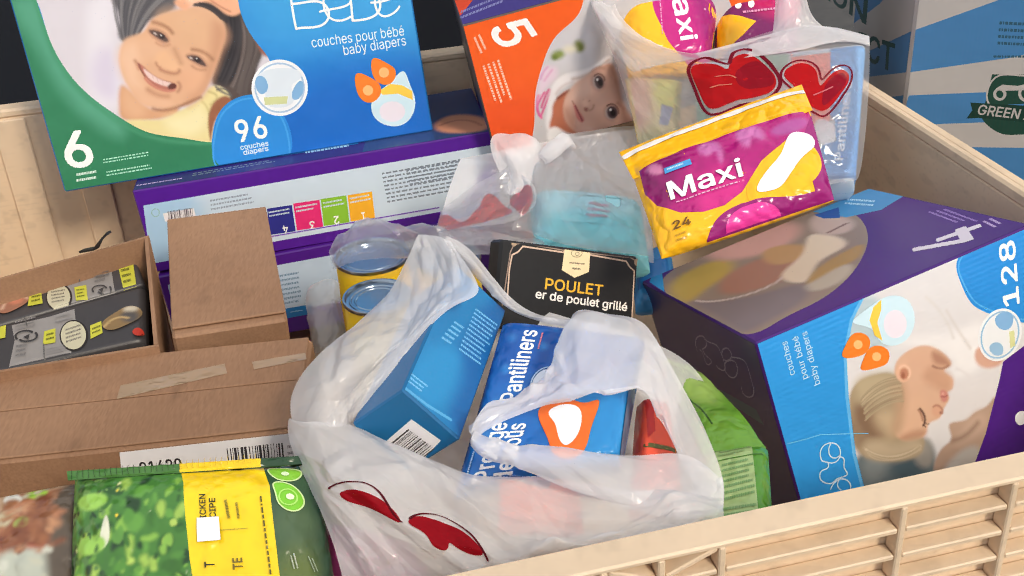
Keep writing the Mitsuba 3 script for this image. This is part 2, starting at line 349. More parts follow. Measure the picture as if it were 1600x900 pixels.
# striped shipping box behind the right wall
shp = [[0.7151,1.5781,0.662],[-9.69,0.0,0.0],[0.34,0.5,0.6]]
sb = Box(*shp)
LB, LT = S(64, 118, 168), S(172, 168, 166)  # stripe blue and white, both darkened to carry the shade behind the crate
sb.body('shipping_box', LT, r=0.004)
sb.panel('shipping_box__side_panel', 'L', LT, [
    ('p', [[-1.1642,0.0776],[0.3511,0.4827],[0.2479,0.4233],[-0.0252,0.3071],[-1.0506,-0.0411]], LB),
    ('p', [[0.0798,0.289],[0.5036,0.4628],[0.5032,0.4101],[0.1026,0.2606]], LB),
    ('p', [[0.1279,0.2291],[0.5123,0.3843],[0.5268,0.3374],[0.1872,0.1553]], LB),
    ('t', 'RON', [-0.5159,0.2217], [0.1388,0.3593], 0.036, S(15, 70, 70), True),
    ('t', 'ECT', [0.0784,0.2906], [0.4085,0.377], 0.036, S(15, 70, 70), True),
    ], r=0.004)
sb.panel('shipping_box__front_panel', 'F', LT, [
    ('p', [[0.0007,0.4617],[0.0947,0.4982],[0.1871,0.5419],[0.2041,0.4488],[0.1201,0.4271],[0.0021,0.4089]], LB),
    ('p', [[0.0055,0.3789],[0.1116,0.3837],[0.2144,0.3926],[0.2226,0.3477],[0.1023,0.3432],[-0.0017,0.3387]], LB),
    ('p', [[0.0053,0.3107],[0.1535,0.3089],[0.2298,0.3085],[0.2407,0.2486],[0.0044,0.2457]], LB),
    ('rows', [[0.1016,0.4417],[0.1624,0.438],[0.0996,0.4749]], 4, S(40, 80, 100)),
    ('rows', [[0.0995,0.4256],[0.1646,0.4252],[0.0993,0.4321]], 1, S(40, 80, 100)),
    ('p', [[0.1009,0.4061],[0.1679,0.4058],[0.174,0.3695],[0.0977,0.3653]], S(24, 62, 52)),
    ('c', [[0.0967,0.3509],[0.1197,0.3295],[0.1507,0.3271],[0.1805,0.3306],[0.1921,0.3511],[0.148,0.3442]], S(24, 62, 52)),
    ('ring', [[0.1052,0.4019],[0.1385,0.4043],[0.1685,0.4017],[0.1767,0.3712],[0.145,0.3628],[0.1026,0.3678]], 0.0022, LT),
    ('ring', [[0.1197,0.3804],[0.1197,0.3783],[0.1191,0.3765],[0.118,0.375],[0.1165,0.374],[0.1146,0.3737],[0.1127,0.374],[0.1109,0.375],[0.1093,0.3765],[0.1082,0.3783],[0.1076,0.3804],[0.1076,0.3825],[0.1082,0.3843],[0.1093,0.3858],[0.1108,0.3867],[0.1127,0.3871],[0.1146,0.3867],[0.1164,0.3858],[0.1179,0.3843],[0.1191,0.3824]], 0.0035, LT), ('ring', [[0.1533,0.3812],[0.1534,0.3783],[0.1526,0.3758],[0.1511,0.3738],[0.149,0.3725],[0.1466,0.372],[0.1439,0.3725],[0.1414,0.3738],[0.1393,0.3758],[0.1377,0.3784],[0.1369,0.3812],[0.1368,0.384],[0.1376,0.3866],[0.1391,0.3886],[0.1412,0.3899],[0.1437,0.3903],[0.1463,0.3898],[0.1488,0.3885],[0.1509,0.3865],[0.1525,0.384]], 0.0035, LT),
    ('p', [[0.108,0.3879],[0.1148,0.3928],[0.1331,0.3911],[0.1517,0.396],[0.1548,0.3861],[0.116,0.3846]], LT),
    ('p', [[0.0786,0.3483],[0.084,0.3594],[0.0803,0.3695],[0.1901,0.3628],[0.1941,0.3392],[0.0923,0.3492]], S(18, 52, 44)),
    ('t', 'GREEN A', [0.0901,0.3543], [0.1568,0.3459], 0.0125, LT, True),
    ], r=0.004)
tag('shipping_box', 'shipping box with white and blue ray stripes and a dark green crest', 'cardboard box')

# ------------------------------------------------------------------ nappy boxes
PURPLE, DPURPLE = S(84, 30, 140), S(50, 18, 88)
ORANGE = S(240, 98, 40)
def drops(fn_pts):
    """three drop-shaped emblems: two orange, one pale with a yellow band"""
    o1, o2, o1i, o2i, big, band, inner = fn_pts
    return [('c', big, S(205, 232, 245)), ('p', band, S(246, 205, 80)), ('c', inner, S(232, 226, 238)), ('c', o1, S(244, 128, 42)), ('c', o2, S(244, 128, 42)), ('c', o1i, S(250, 186, 120)), ('c', o2i, S(250, 186, 120))]

# the green and blue box leaning at the upper left
b6 = Box(*[[-0.35,1.4871,0.861],[8.03,-8.43,-3.08],[0.4763,0.15,0.36]])
b6.body('nappy_box', S(36, 110, 180))
SKIN, SKIN2, HAIR = S(228, 178, 146), S(200, 146, 116), S(66, 62, 66)
b6.panel('nappy_box__front_panel', 'F', S(34, 128, 214), [
    ('soft', [[0.052,0.4625],[0.5571,0.3993],[0.4746,-0.0847],[-0.0312,0.0057]], S(36, 132, 216), [
        ('p', [[0.2867,0.3485],[0.5911,0.3076],[0.5652,0.1238],[0.368,0.1301],[0.2757,0.1526]], S(62, 160, 226), 0.05),
        ('p', [[0.2242,0.0629],[0.5561,0.0587],[0.5369,-0.0777],[0.1988,-0.053]], S(24, 106, 200), 0.04)], 0.012),
    ('soft', [[-0.0126,0.2884],[0.0357,0.2813],[0.0302,0.2371],[0.0327,0.1906],[0.0519,0.1298],[0.09,0.0829],[0.1205,0.0578],[0.1651,0.0418],[0.2019,0.0355],[0.2032,-0.0031],[-0.0032,-0.0027]], S(50, 128, 92), [
        ('p', [[0.0036,0.2411],[0.0324,0.2368],[0.0349,0.1903],[0.0546,0.1254],[0.0909,0.0769],[0.0859,0.057],[0.0366,0.1106],[0.0161,0.1776]], S(84, 160, 130), 0.014),
        ('l', [[0.0288,0.2373],[0.0312,0.1909],[0.0495,0.127],[0.0873,0.0784],[0.1194,0.053],[0.164,0.0369],[0.2047,0.03]], 0.004, S(70, 150, 112), 0.003)], 0.006),
    ('soft', [[0.0357,0.2813],[0.0302,0.2371],[0.0327,0.1906],[0.0519,0.1298],[0.09,0.0829],[0.1205,0.0578],[0.1651,0.0418],[0.2058,0.0349],[0.2179,0.0639],[0.2574,0.0657],[0.2854,0.1025],[0.2851,0.1286],[0.2726,0.1531],[0.264,0.2018],[0.2572,0.249]], S(214, 210, 220), [
        ('p', [[0.0942,0.2274],[0.114,0.2284],[0.1071,0.186],[0.1055,0.156],[0.0959,0.102],[0.0659,0.1028],[0.0718,0.1714]], S(226, 224, 234), 0.0120),
        ('p', [[0.0817,0.1638],[0.1003,0.1669],[0.101,0.1302],[0.0911,0.107],[0.07,0.1188]], S(212, 206, 226), 0.0140),
        ('p', [[0.1163,0.2261],[0.1376,0.2287],[0.1903,0.2188],[0.1853,0.2018],[0.1545,0.1936],[0.1398,0.1819],[0.1318,0.1737],[0.1176,0.1739],[0.1141,0.1839],[0.1211,0.2037]], S(98, 96, 100), 0.0040),
        ('l', [[0.1194,0.2279],[0.1157,0.2041],[0.1165,0.1767]], 0.0024, S(118, 116, 120), 0.0018),
        ('l', [[0.1218,0.2266],[0.1179,0.2044],[0.1177,0.1747]], 0.0015, S(88, 86, 92), 0.0018),
        ('l', [[0.1259,0.226],[0.1209,0.2055],[0.1198,0.1756]], 0.0016, S(78, 78, 84), 0.0018),
        ('l', [[0.1283,0.226],[0.1233,0.2047],[0.1209,0.176]], 0.0023, S(128, 126, 128), 0.0018),
        ('l', [[0.1318,0.2247],[0.1233,0.2055],[0.1198,0.1752]], 0.0018, S(118, 116, 120), 0.0018),
        ('l', [[0.1345,0.2251],[0.1261,0.2049],[0.1213,0.1769]], 0.0026, S(78, 78, 84), 0.0018),
        ('l', [[0.1384,0.2243],[0.1276,0.2039],[0.1237,0.1755]], 0.0020, S(88, 86, 92), 0.0018),
        ('l', [[0.1413,0.2248],[0.1295,0.205],[0.1241,0.1769]], 0.0016, S(78, 78, 84), 0.0018),
        ('l', [[0.1418,0.2246],[0.1325,0.2037],[0.1232,0.1768]], 0.0012, S(128, 126, 128), 0.0018),
        ('l', [[0.1458,0.2224],[0.1338,0.2035],[0.125,0.1784]], 0.0021, S(78, 78, 84), 0.0018),
        ('l', [[0.1504,0.2235],[0.1363,0.2045],[0.1276,0.1777]], 0.0017, S(88, 86, 92), 0.0018),
        ('l', [[0.1518,0.2227],[0.139,0.2045],[0.1276,0.1776]], 0.0021, S(128, 126, 128), 0.0018),
        ('l', [[0.1539,0.2218],[0.1412,0.2047],[0.1274,0.1784]], 0.0016, S(96, 94, 98), 0.0018),
        ('l', [[0.1575,0.222],[0.1437,0.2058],[0.1296,0.1784]], 0.0017, S(118, 116, 120), 0.0018),
        ('l', [[0.1595,0.2215],[0.1448,0.2038],[0.1289,0.1788]], 0.0021, S(118, 116, 120), 0.0018),
        ('l', [[0.1627,0.2214],[0.1465,0.2053],[0.1311,0.179]], 0.0017, S(78, 78, 84), 0.0018),
        ('l', [[0.1671,0.2211],[0.1493,0.2045],[0.1314,0.1792]], 0.0022, S(78, 78, 84), 0.0018),
        ('l', [[0.1676,0.2207],[0.1512,0.205],[0.1332,0.1795]], 0.0016, S(88, 86, 92), 0.0018),
        ('l', [[0.1722,0.2202],[0.1526,0.205],[0.1326,0.1786]], 0.0024, S(88, 86, 92), 0.0018),
        ('l', [[0.1746,0.2184],[0.1545,0.2049],[0.1346,0.1795]], 0.0019, S(118, 116, 120), 0.0018),
        ('l', [[0.1778,0.2193],[0.1574,0.206],[0.135,0.1802]], 0.0019, S(128, 126, 128), 0.0018),
        ('l', [[0.1806,0.2173],[0.1608,0.2055],[0.1367,0.1789]], 0.0022, S(128, 126, 128), 0.0018),
        ('l', [[0.1839,0.2168],[0.1624,0.2041],[0.1385,0.1807]], 0.0015, S(78, 78, 84), 0.0018),
        ('l', [[0.187,0.2164],[0.1644,0.2042],[0.1384,0.1813]], 0.0023, S(88, 86, 92), 0.0018),
        ('p', [[0.2039,0.2089],[0.2317,0.2086],[0.2481,0.1922],[0.2652,0.1876],[0.2769,0.1616],[0.28,0.1324],[0.2692,0.1155],[0.2558,0.0714],[0.2287,0.0759],[0.223,0.0968],[0.2113,0.104],[0.2153,0.1221],[0.2289,0.1466],[0.2392,0.1654],[0.2313,0.1888]], S(88, 76, 72), 0.0040),
        ('p', [[0.2444,0.1848],[0.2624,0.184],[0.2627,0.1617],[0.2521,0.1265],[0.2389,0.1037],[0.2221,0.1022],[0.215,0.1117],[0.2197,0.1234],[0.2319,0.1462],[0.2411,0.1651]], S(50, 46, 50), 0.0060),
        ('l', [[0.2621,0.1853],[0.2608,0.1529],[0.2476,0.12],[0.233,0.0992]], 0.0020, S(112, 100, 96), 0.0020),
        ('l', [[0.2622,0.183],[0.2622,0.1516],[0.2475,0.1177],[0.2353,0.0984]], 0.0011, S(70, 64, 66), 0.0020),
        ('l', [[0.2634,0.181],[0.2614,0.1499],[0.2482,0.1193],[0.235,0.0972]], 0.0025, S(98, 88, 86), 0.0020),
        ('l', [[0.2632,0.1811],[0.2614,0.1491],[0.2486,0.118],[0.2355,0.0984]], 0.0017, S(122, 110, 106), 0.0020),
        ('l', [[0.265,0.18],[0.2633,0.1492],[0.2496,0.117],[0.237,0.0969]], 0.0014, S(78, 70, 70), 0.0020),
        ('l', [[0.266,0.178],[0.2648,0.1486],[0.2514,0.1179],[0.2378,0.094]], 0.0016, S(70, 64, 66), 0.0020),
        ('l', [[0.2654,0.1779],[0.2643,0.1464],[0.2519,0.1172],[0.2378,0.0948]], 0.0016, S(90, 82, 80), 0.0020),
        ('l', [[0.2668,0.1759],[0.2648,0.1449],[0.2523,0.1151],[0.24,0.0917]], 0.0023, S(90, 82, 80), 0.0020),
        ('l', [[0.2684,0.174],[0.2665,0.1454],[0.2524,0.1157],[0.24,0.0909]], 0.0017, S(112, 100, 96), 0.0020),
        ('l', [[0.2695,0.1747],[0.2663,0.144],[0.2541,0.1158],[0.2404,0.0915]], 0.0027, S(90, 82, 80), 0.0020),
        ('l', [[0.2698,0.1732],[0.2682,0.1419],[0.2534,0.1155],[0.2413,0.0882]], 0.0015, S(98, 88, 86), 0.0020),
        ('l', [[0.2697,0.1708],[0.2698,0.1425],[0.2552,0.1134],[0.2421,0.0868]], 0.0017, S(98, 88, 86), 0.0020),
        ('l', [[0.2704,0.1693],[0.2686,0.1406],[0.2566,0.1133],[0.2432,0.0866]], 0.0021, S(98, 88, 86), 0.0020),
        ('l', [[0.271,0.1692],[0.2702,0.1393],[0.2565,0.1127],[0.2426,0.0854]], 0.0013, S(90, 82, 80), 0.0020),
        ('l', [[0.2711,0.1675],[0.2719,0.1399],[0.2579,0.1133],[0.2451,0.0844]], 0.0015, S(98, 88, 86), 0.0020),
        ('l', [[0.2717,0.166],[0.2708,0.1384],[0.2576,0.113],[0.2459,0.0836]], 0.0022, S(70, 64, 66), 0.0020),
        ('l', [[0.2729,0.1646],[0.2732,0.1372],[0.259,0.1117],[0.2469,0.0824]], 0.0023, S(112, 100, 96), 0.0020),
        ('l', [[0.2734,0.165],[0.2734,0.1361],[0.2606,0.1108],[0.2462,0.0821]], 0.0015, S(98, 88, 86), 0.0020),
        ('l', [[0.2752,0.1641],[0.275,0.1363],[0.2597,0.1124],[0.2462,0.0793]], 0.0013, S(78, 70, 70), 0.0020),
        ('l', [[0.2748,0.1621],[0.2748,0.1343],[0.2604,0.1117],[0.2482,0.0788]], 0.0014, S(90, 82, 80), 0.0020),
        ('l', [[0.2761,0.1615],[0.2748,0.133],[0.2613,0.1109],[0.2488,0.0776]], 0.0015, S(90, 82, 80), 0.0020),
        ('l', [[0.2763,0.1586],[0.2768,0.1331],[0.2635,0.1097],[0.2507,0.0769]], 0.0023, S(78, 70, 70), 0.0020),
        ('l', [[0.2468,0.1854],[0.2425,0.161],[0.231,0.1395],[0.2191,0.12]], 0.0021, S(60, 56, 60), 0.0020),
        ('l', [[0.2485,0.1839],[0.2423,0.1594],[0.2308,0.1396],[0.2199,0.1178]], 0.0020, S(60, 56, 60), 0.0020),
        ('l', [[0.2492,0.1852],[0.2438,0.159],[0.2333,0.1371],[0.2208,0.1164]], 0.0015, S(70, 66, 68), 0.0020),
        ('l', [[0.2498,0.1845],[0.2453,0.1584],[0.2335,0.1352],[0.2217,0.115]], 0.0024, S(42, 40, 46), 0.0020),
        ('l', [[0.2534,0.185],[0.2473,0.1589],[0.2341,0.1339],[0.222,0.1137]], 0.0014, S(70, 66, 68), 0.0020),
        ('l', [[0.2538,0.1831],[0.2484,0.1568],[0.2371,0.1318],[0.2225,0.112]], 0.0014, S(46, 44, 48), 0.0020),
        ('l', [[0.2548,0.1834],[0.2504,0.1565],[0.2383,0.1318],[0.2237,0.1101]], 0.0019, S(46, 44, 48), 0.0020),
        ('l', [[0.2582,0.1851],[0.2515,0.1551],[0.2379,0.129],[0.2231,0.1085]], 0.0021, S(60, 56, 60), 0.0020),
        ('l', [[0.2588,0.1852],[0.253,0.1545],[0.2394,0.1283],[0.2249,0.1055]], 0.0013, S(42, 40, 46), 0.0020),
        ('l', [[0.2595,0.1845],[0.2545,0.1549],[0.2408,0.1256],[0.2242,0.104]], 0.0022, S(60, 56, 60), 0.0020),
        ('l', [[0.2621,0.1833],[0.255,0.1544],[0.2428,0.1243],[0.2248,0.1047]], 0.0014, S(60, 56, 60), 0.0020),
        ('l', [[0.2626,0.185],[0.2568,0.1533],[0.2425,0.1239],[0.2265,0.1015]], 0.0018, S(70, 66, 68), 0.0020),
        ('p', [[0.2748,0.166],[0.285,0.1562],[0.2905,0.1287],[0.2815,0.1301],[0.2761,0.1433]], S(150, 98, 86), 0.0030),
        ('p', [[0.1029,0.1217],[0.1241,0.0932],[0.1427,0.0859],[0.1613,0.087],[0.1619,0.0764],[0.1475,0.072],[0.1272,0.0727],[0.0933,0.0794],[0.0925,0.0963]], S(214, 164, 128), 0.0040),
        ('p', [[0.1047,0.1131],[0.1173,0.0985],[0.1211,0.0811],[0.1016,0.0843]], S(222, 176, 140), 0.0080),
        ('p', [[0.0935,0.0762],[0.1274,0.0733],[0.1456,0.0723],[0.1612,0.0778],[0.1927,0.0898],[0.2054,0.1008],[0.2197,0.1005],[0.229,0.0864],[0.2078,0.0793],[0.1932,0.0326],[0.1637,0.0354],[0.1206,0.0536]], S(230, 216, 158), 0.0025),
        ('p', [[0.1427,0.069],[0.1727,0.0746],[0.1905,0.0801],[0.1913,0.0565],[0.1626,0.0486]], S(238, 228, 180), 0.0100),
        ('l', [[0.2045,0.0967],[0.213,0.089],[0.2028,0.0801]], 0.0020, S(196, 182, 124), 0.0025),
        ('l', [[0.1938,0.0859],[0.199,0.0723],[0.1944,0.0517]], 0.0020, S(206, 192, 134), 0.0030),
        ('l', [[0.2148,0.1013],[0.2204,0.0941],[0.2294,0.0884]], 0.0030, S(120, 116, 112), 0.0020),
        ('l', [[0.2149,0.0971],[0.225,0.0965],[0.2309,0.0861]], 0.0020, S(90, 88, 90), 0.0016),
        ('p', [[0.2052,0.0798],[0.2251,0.0875],[0.2287,0.0759],[0.2071,0.0624],[0.193,0.0347],[0.194,0.0518]], S(152, 98, 72), 0.0022),
        ('p', [[0.1083,0.1576],[0.1208,0.1758],[0.1412,0.1811],[0.1543,0.1926],[0.1738,0.1996],[0.2023,0.2022],[0.2181,0.2016],[0.2383,0.1841],[0.2411,0.1651],[0.2335,0.148],[0.2212,0.1273],[0.2103,0.1114],[0.1931,0.0919],[0.1666,0.0836],[0.1425,0.0851],[0.1206,0.0955],[0.1103,0.1153],[0.1059,0.1376]], S(222, 176, 142), 0.0028),
        ('p', [[0.1108,0.1613],[0.129,0.1705],[0.1353,0.1553],[0.1266,0.1363],[0.1251,0.1139],[0.1125,0.1201],[0.1078,0.1414]], S(234, 194, 164), 0.0120),
        ('p', [[0.1686,0.1944],[0.2012,0.1974],[0.2226,0.1861],[0.2193,0.1624],[0.1991,0.1534],[0.1785,0.1688]], S(222, 178, 142), 0.0160),
        ('p', [[0.2315,0.1807],[0.2421,0.1649],[0.2319,0.1462],[0.2206,0.1274],[0.2096,0.1105],[0.1932,0.0923],[0.1751,0.0847],[0.1877,0.1037],[0.204,0.1218],[0.2182,0.1483]], S(204, 154, 122), 0.0100),
        ('p', [[0.1193,0.1148],[0.1343,0.102],[0.1514,0.0971],[0.1574,0.0877],[0.1387,0.0866],[0.1192,0.0982]], S(226, 182, 150), 0.0070),
        ('p', [[0.1795,0.1299],[0.1971,0.1271],[0.2027,0.1158],[0.1867,0.0996],[0.1729,0.1102],[0.1718,0.1229]], S(226, 176, 142), 0.0100),
        ('p', [[0.1391,0.1709],[0.1501,0.1672],[0.1641,0.1589],[0.1536,0.1484],[0.1367,0.1531],[0.1333,0.1638]], S(224, 180, 148), 0.0080),
        ('p', [[0.1514,0.1508],[0.1632,0.155],[0.171,0.1456],[0.1785,0.1342],[0.1727,0.1268],[0.1581,0.1333],[0.1498,0.1408]], S(230, 184, 146), 0.0060),
        ('l', [[0.153,0.1331],[0.1609,0.1283],[0.1704,0.1256],[0.1751,0.1285]], 0.0030, S(178, 122, 96), 0.0036),
        ('l', [[0.1496,0.1419],[0.1504,0.1382],[0.153,0.1358]], 0.0020, S(184, 128, 100), 0.0030),
        ('l', [[0.1753,0.1551],[0.1773,0.1466],[0.1791,0.1371]], 0.0040, S(198, 150, 118), 0.0050),
        ('l', [[0.1579,0.1909],[0.1668,0.1867],[0.1735,0.1813],[0.1772,0.175]], 0.0040, S(176, 128, 98), 0.0030),
        ('l', [[0.1966,0.1513],[0.2059,0.1478],[0.2128,0.1426],[0.2178,0.1357]], 0.0040, S(176, 128, 98), 0.0030),
        ('p', [[0.1497,0.1833],[0.1598,0.1826],[0.17,0.1752],[0.1718,0.1658],[0.1652,0.1632],[0.1566,0.169],[0.1505,0.1768]], S(190, 142, 116), 0.0026),
        ('p', [[0.1509,0.1819],[0.1597,0.1802],[0.167,0.1742],[0.1703,0.166],[0.1658,0.1659],[0.1597,0.1705],[0.1542,0.1758]], S(96, 76, 70), 0.0015),
        ('p', [[0.167,0.1707],[0.1663,0.17],[0.1654,0.1696],[0.1644,0.1695],[0.1633,0.1697],[0.1624,0.1702],[0.1616,0.1709],[0.1611,0.1718],[0.1609,0.1728],[0.161,0.1738],[0.1614,0.1746],[0.1621,0.1753],[0.1631,0.1757],[0.1641,0.1758],[0.1651,0.1756],[0.1661,0.1751],[0.1668,0.1744],[0.1674,0.1735],[0.1676,0.1725],[0.1675,0.1715]], S(56, 44, 44), 0.0012),
        ('p', [[0.1585,0.1761],[0.1582,0.1759],[0.1578,0.1757],[0.1572,0.1758],[0.1567,0.1759],[0.1562,0.1762],[0.1558,0.1766],[0.1554,0.177],[0.1553,0.1775],[0.1552,0.1779],[0.1554,0.1783],[0.1557,0.1785],[0.1561,0.1787],[0.1566,0.1786],[0.1572,0.1785],[0.1577,0.1782],[0.1581,0.1778],[0.1584,0.1773],[0.1586,0.1769],[0.1586,0.1765]], S(206, 190, 184), 0.0012),
        ('p', [[0.1642,0.1743],[0.1641,0.174],[0.164,0.1738],[0.1637,0.1737],[0.1635,0.1736],[0.1633,0.1736],[0.163,0.1737],[0.1628,0.1738],[0.1627,0.174],[0.1627,0.1742],[0.1627,0.1745],[0.1628,0.1747],[0.1629,0.1749],[0.1631,0.1751],[0.1634,0.1751],[0.1636,0.1751],[0.1639,0.1751],[0.164,0.1749],[0.1642,0.1747],[0.1642,0.1745]], S(226, 220, 220), 0.0007),
        ('p', [[0.1868,0.1455],[0.1974,0.1463],[0.2076,0.1377],[0.2102,0.1274],[0.2033,0.1277],[0.194,0.135]], S(190, 142, 116), 0.0026),
        ('p', [[0.188,0.1437],[0.1969,0.1439],[0.2048,0.1378],[0.2081,0.129],[0.2032,0.1306],[0.1952,0.1364]], S(92, 72, 68), 0.0015),
        ('p', [[0.203,0.1353],[0.2022,0.1347],[0.2013,0.1344],[0.2002,0.1345],[0.1991,0.1348],[0.1981,0.1355],[0.1972,0.1363],[0.1967,0.1373],[0.1964,0.1383],[0.1965,0.1393],[0.1969,0.1401],[0.1976,0.1407],[0.1986,0.141],[0.1996,0.1409],[0.2008,0.1406],[0.2018,0.14],[0.2026,0.1391],[0.2032,0.1381],[0.2035,0.1371],[0.2034,0.1361]], S(54, 42, 42), 0.0012),
        ('p', [[0.194,0.1404],[0.1937,0.1402],[0.1932,0.14],[0.1927,0.14],[0.1922,0.1401],[0.1916,0.1403],[0.1911,0.1407],[0.1908,0.1411],[0.1905,0.1416],[0.1905,0.142],[0.1906,0.1424],[0.1909,0.1426],[0.1913,0.1428],[0.1918,0.1428],[0.1924,0.1427],[0.1929,0.1424],[0.1934,0.1421],[0.1938,0.1417],[0.194,0.1412],[0.1941,0.1408]], S(200, 184, 178), 0.0012),
        ('p', [[0.1999,0.1394],[0.1998,0.1391],[0.1996,0.1389],[0.1994,0.1388],[0.1992,0.1387],[0.1989,0.1387],[0.1987,0.1388],[0.1985,0.1389],[0.1984,0.1391],[0.1983,0.1394],[0.1983,0.1396],[0.1984,0.1398],[0.1986,0.1401],[0.1988,0.1402],[0.1991,0.1403],[0.1993,0.1403],[0.1995,0.1402],[0.1997,0.1401],[0.1999,0.1399],[0.1999,0.1396]], S(226, 220, 220), 0.0007),
        ('l', [[0.1558,0.1659],[0.1627,0.1612],[0.1708,0.1615]], 0.0020, S(192, 140, 112), 0.0030),
        ('l', [[0.1919,0.131],[0.1988,0.1257],[0.2067,0.1245]], 0.0020, S(188, 136, 108), 0.0030),
        ('l', [[0.1255,0.1484],[0.1269,0.1441],[0.1275,0.1382]], 0.0030, S(190, 136, 110), 0.0030),
        ('l', [[0.1671,0.1029],[0.1714,0.1084],[0.1706,0.1137]], 0.0030, S(190, 136, 110), 0.0030),
        ('p', [[0.1279,0.1451],[0.1321,0.1424],[0.1383,0.1332],[0.148,0.1234],[0.1587,0.1175],[0.1674,0.1111],[0.165,0.1063],[0.1537,0.1067],[0.1409,0.1142],[0.1321,0.1276],[0.1286,0.1381]], S(184, 118, 102), 0.0018),
        ('p', [[0.1331,0.1369],[0.1393,0.131],[0.1478,0.1226],[0.1574,0.1169],[0.162,0.1141],[0.1589,0.1113],[0.1502,0.1139],[0.1399,0.1214],[0.134,0.1306]], S(232, 204, 198), 0.0013),
        ('l', [[0.1414,0.1278],[0.1416,0.1236]], 0.0006, S(206, 170, 162), 0.0008),
        ('l', [[0.1464,0.1233],[0.1464,0.1183]], 0.0006, S(206, 170, 162), 0.0008),
        ('l', [[0.1519,0.1195],[0.1516,0.1149]], 0.0006, S(206, 170, 162), 0.0008),
        ('p', [[0.1603,0.1139],[0.1668,0.1121],[0.1654,0.1077],[0.1603,0.1069],[0.1563,0.1088]], S(104, 62, 56), 0.0012),
        ('l', [[0.1288,0.1437],[0.1298,0.1362],[0.1325,0.1276]], 0.0016, S(140, 84, 72), 0.0014),
        ('l', [[0.1319,0.1252],[0.141,0.1129],[0.1535,0.1059],[0.1636,0.1055]], 0.0026, S(200, 128, 112), 0.0018),
        ('l', [[0.1325,0.111],[0.1426,0.1027],[0.154,0.0991]], 0.0040, S(192, 140, 112), 0.0050),
        ('l', [[0.1327,0.0867],[0.148,0.0825],[0.1669,0.0848],[0.1931,0.0915]], 0.0030, S(160, 112, 84), 0.0030),
        ('p', [[0.1885,0.2112],[0.2056,0.2165],[0.264,0.2097],[0.266,0.1891],[0.2524,0.1843],[0.2406,0.193],[0.229,0.2039],[0.2118,0.2053],[0.1989,0.1997],[0.1904,0.2058]], S(236, 178, 144), 0.0026),
        ('l', [[0.2313,0.2067],[0.2412,0.1973],[0.2516,0.1897]], 0.0020, S(196, 134, 106), 0.0020),
        ('l', [[0.2124,0.2115],[0.2193,0.2066]], 0.0020, S(210, 150, 120), 0.0020),
        ('p', [[0.2047,0.2127],[0.2244,0.2117],[0.2193,0.2066],[0.2053,0.2067]], S(246, 200, 172), 0.0050),
        ('l', [[0.2103,0.2033],[0.225,0.1985],[0.2389,0.1832]], 0.0017, S(90, 78, 76), 0.0016),
        ('l', [[0.2118,0.2043],[0.2279,0.1963],[0.2389,0.1832]], 0.0025, S(50, 48, 54), 0.0016),
        ('l', [[0.2127,0.205],[0.2286,0.1974],[0.2393,0.1833]], 0.0014, S(90, 78, 76), 0.0016),
        ('l', [[0.2154,0.2044],[0.2303,0.1971],[0.242,0.1819]], 0.0011, S(90, 78, 76), 0.0016),
        ('l', [[0.2169,0.2049],[0.2312,0.1956],[0.2417,0.1804]], 0.0016, S(60, 54, 56), 0.0016),
        ('l', [[0.2183,0.2049],[0.2355,0.1933],[0.2444,0.1783]], 0.0019, S(50, 48, 54), 0.0016),
        ('l', [[0.2193,0.2042],[0.2361,0.195],[0.2451,0.1776]], 0.0020, S(60, 54, 56), 0.0016),
        ], 0.0021, True),
    ('c', [[0.1927,0.009],[0.1986,0.0462],[0.2139,0.0713],[0.2385,0.0838],[0.2686,0.0805],[0.2882,0.0564],[0.2944,0.0257],[0.2863,-0.0021],[0.2575,-0.0126],[0.216,-0.0123]], S(44, 140, 222)),
    ('ring', [[0.1936,-0.0015],[0.2015,0.0449],[0.2163,0.0675],[0.2392,0.0795],[0.266,0.0759],[0.2845,0.0545],[0.29,0.0248],[0.282,-0.0065],[0.2414,-0.0098]], 0.0022, S(66, 160, 232)),
    ('c', [[0.3269,0.0817],[0.323,0.071],[0.3161,0.0619],[0.3068,0.0553],[0.296,0.0518],[0.2848,0.0519],[0.2744,0.0555],[0.2657,0.0621],[0.2597,0.0713],[0.2569,0.0819],[0.2575,0.093],[0.2615,0.1036],[0.2684,0.1125],[0.2776,0.1189],[0.2882,0.1223],[0.2992,0.1223],[0.3095,0.1189],[0.3181,0.1124],[0.3243,0.1035],[0.3273,0.0929]], S(236, 240, 246)),
    ('ring', [[0.3221,0.0825],[0.3188,0.0733],[0.3128,0.0654],[0.3047,0.0597],[0.2954,0.0567],[0.2858,0.0568],[0.2768,0.0598],[0.2693,0.0656],[0.2641,0.0735],[0.2617,0.0827],[0.2622,0.0923],[0.2656,0.1014],[0.2716,0.1091],[0.2795,0.1147],[0.2887,0.1176],[0.2982,0.1176],[0.3071,0.1146],[0.3146,0.109],[0.3199,0.1013],[0.3225,0.0921]], 0.0022, S(168, 196, 226)),
    ('c', [[0.275,0.1107],[0.3192,0.1052],[0.3205,0.0952],[0.3075,0.0874],[0.3049,0.0662],[0.2726,0.0682],[0.2738,0.0896],[0.2667,0.1022]], S(216, 228, 240)),
    ('c', [[0.2655,0.1041],[0.2752,0.1041],[0.2766,0.0874],[0.2662,0.0842]], S(130, 178, 222)),
    ('c', [[0.3053,0.0761],[0.3199,0.092],[0.3205,0.0786],[0.3088,0.0689]], S(130, 178, 222)),
    ('p', [[0.2699,0.0786],[0.3002,0.0753],[0.2967,0.0659],[0.2694,0.0687]], S(206, 214, 160)),
    ('t', '6', [0.0119,0.0295], [0.0469,0.0293], 0.0445, WHITE, True),
    ('t', '96', [0.2262,0.0271], [0.2659,0.028], 0.0275, WHITE, True),
    ('t', 'couches', [0.2273,0.0167], [0.2635,0.0165], 0.0065, S(215, 235, 250), True),
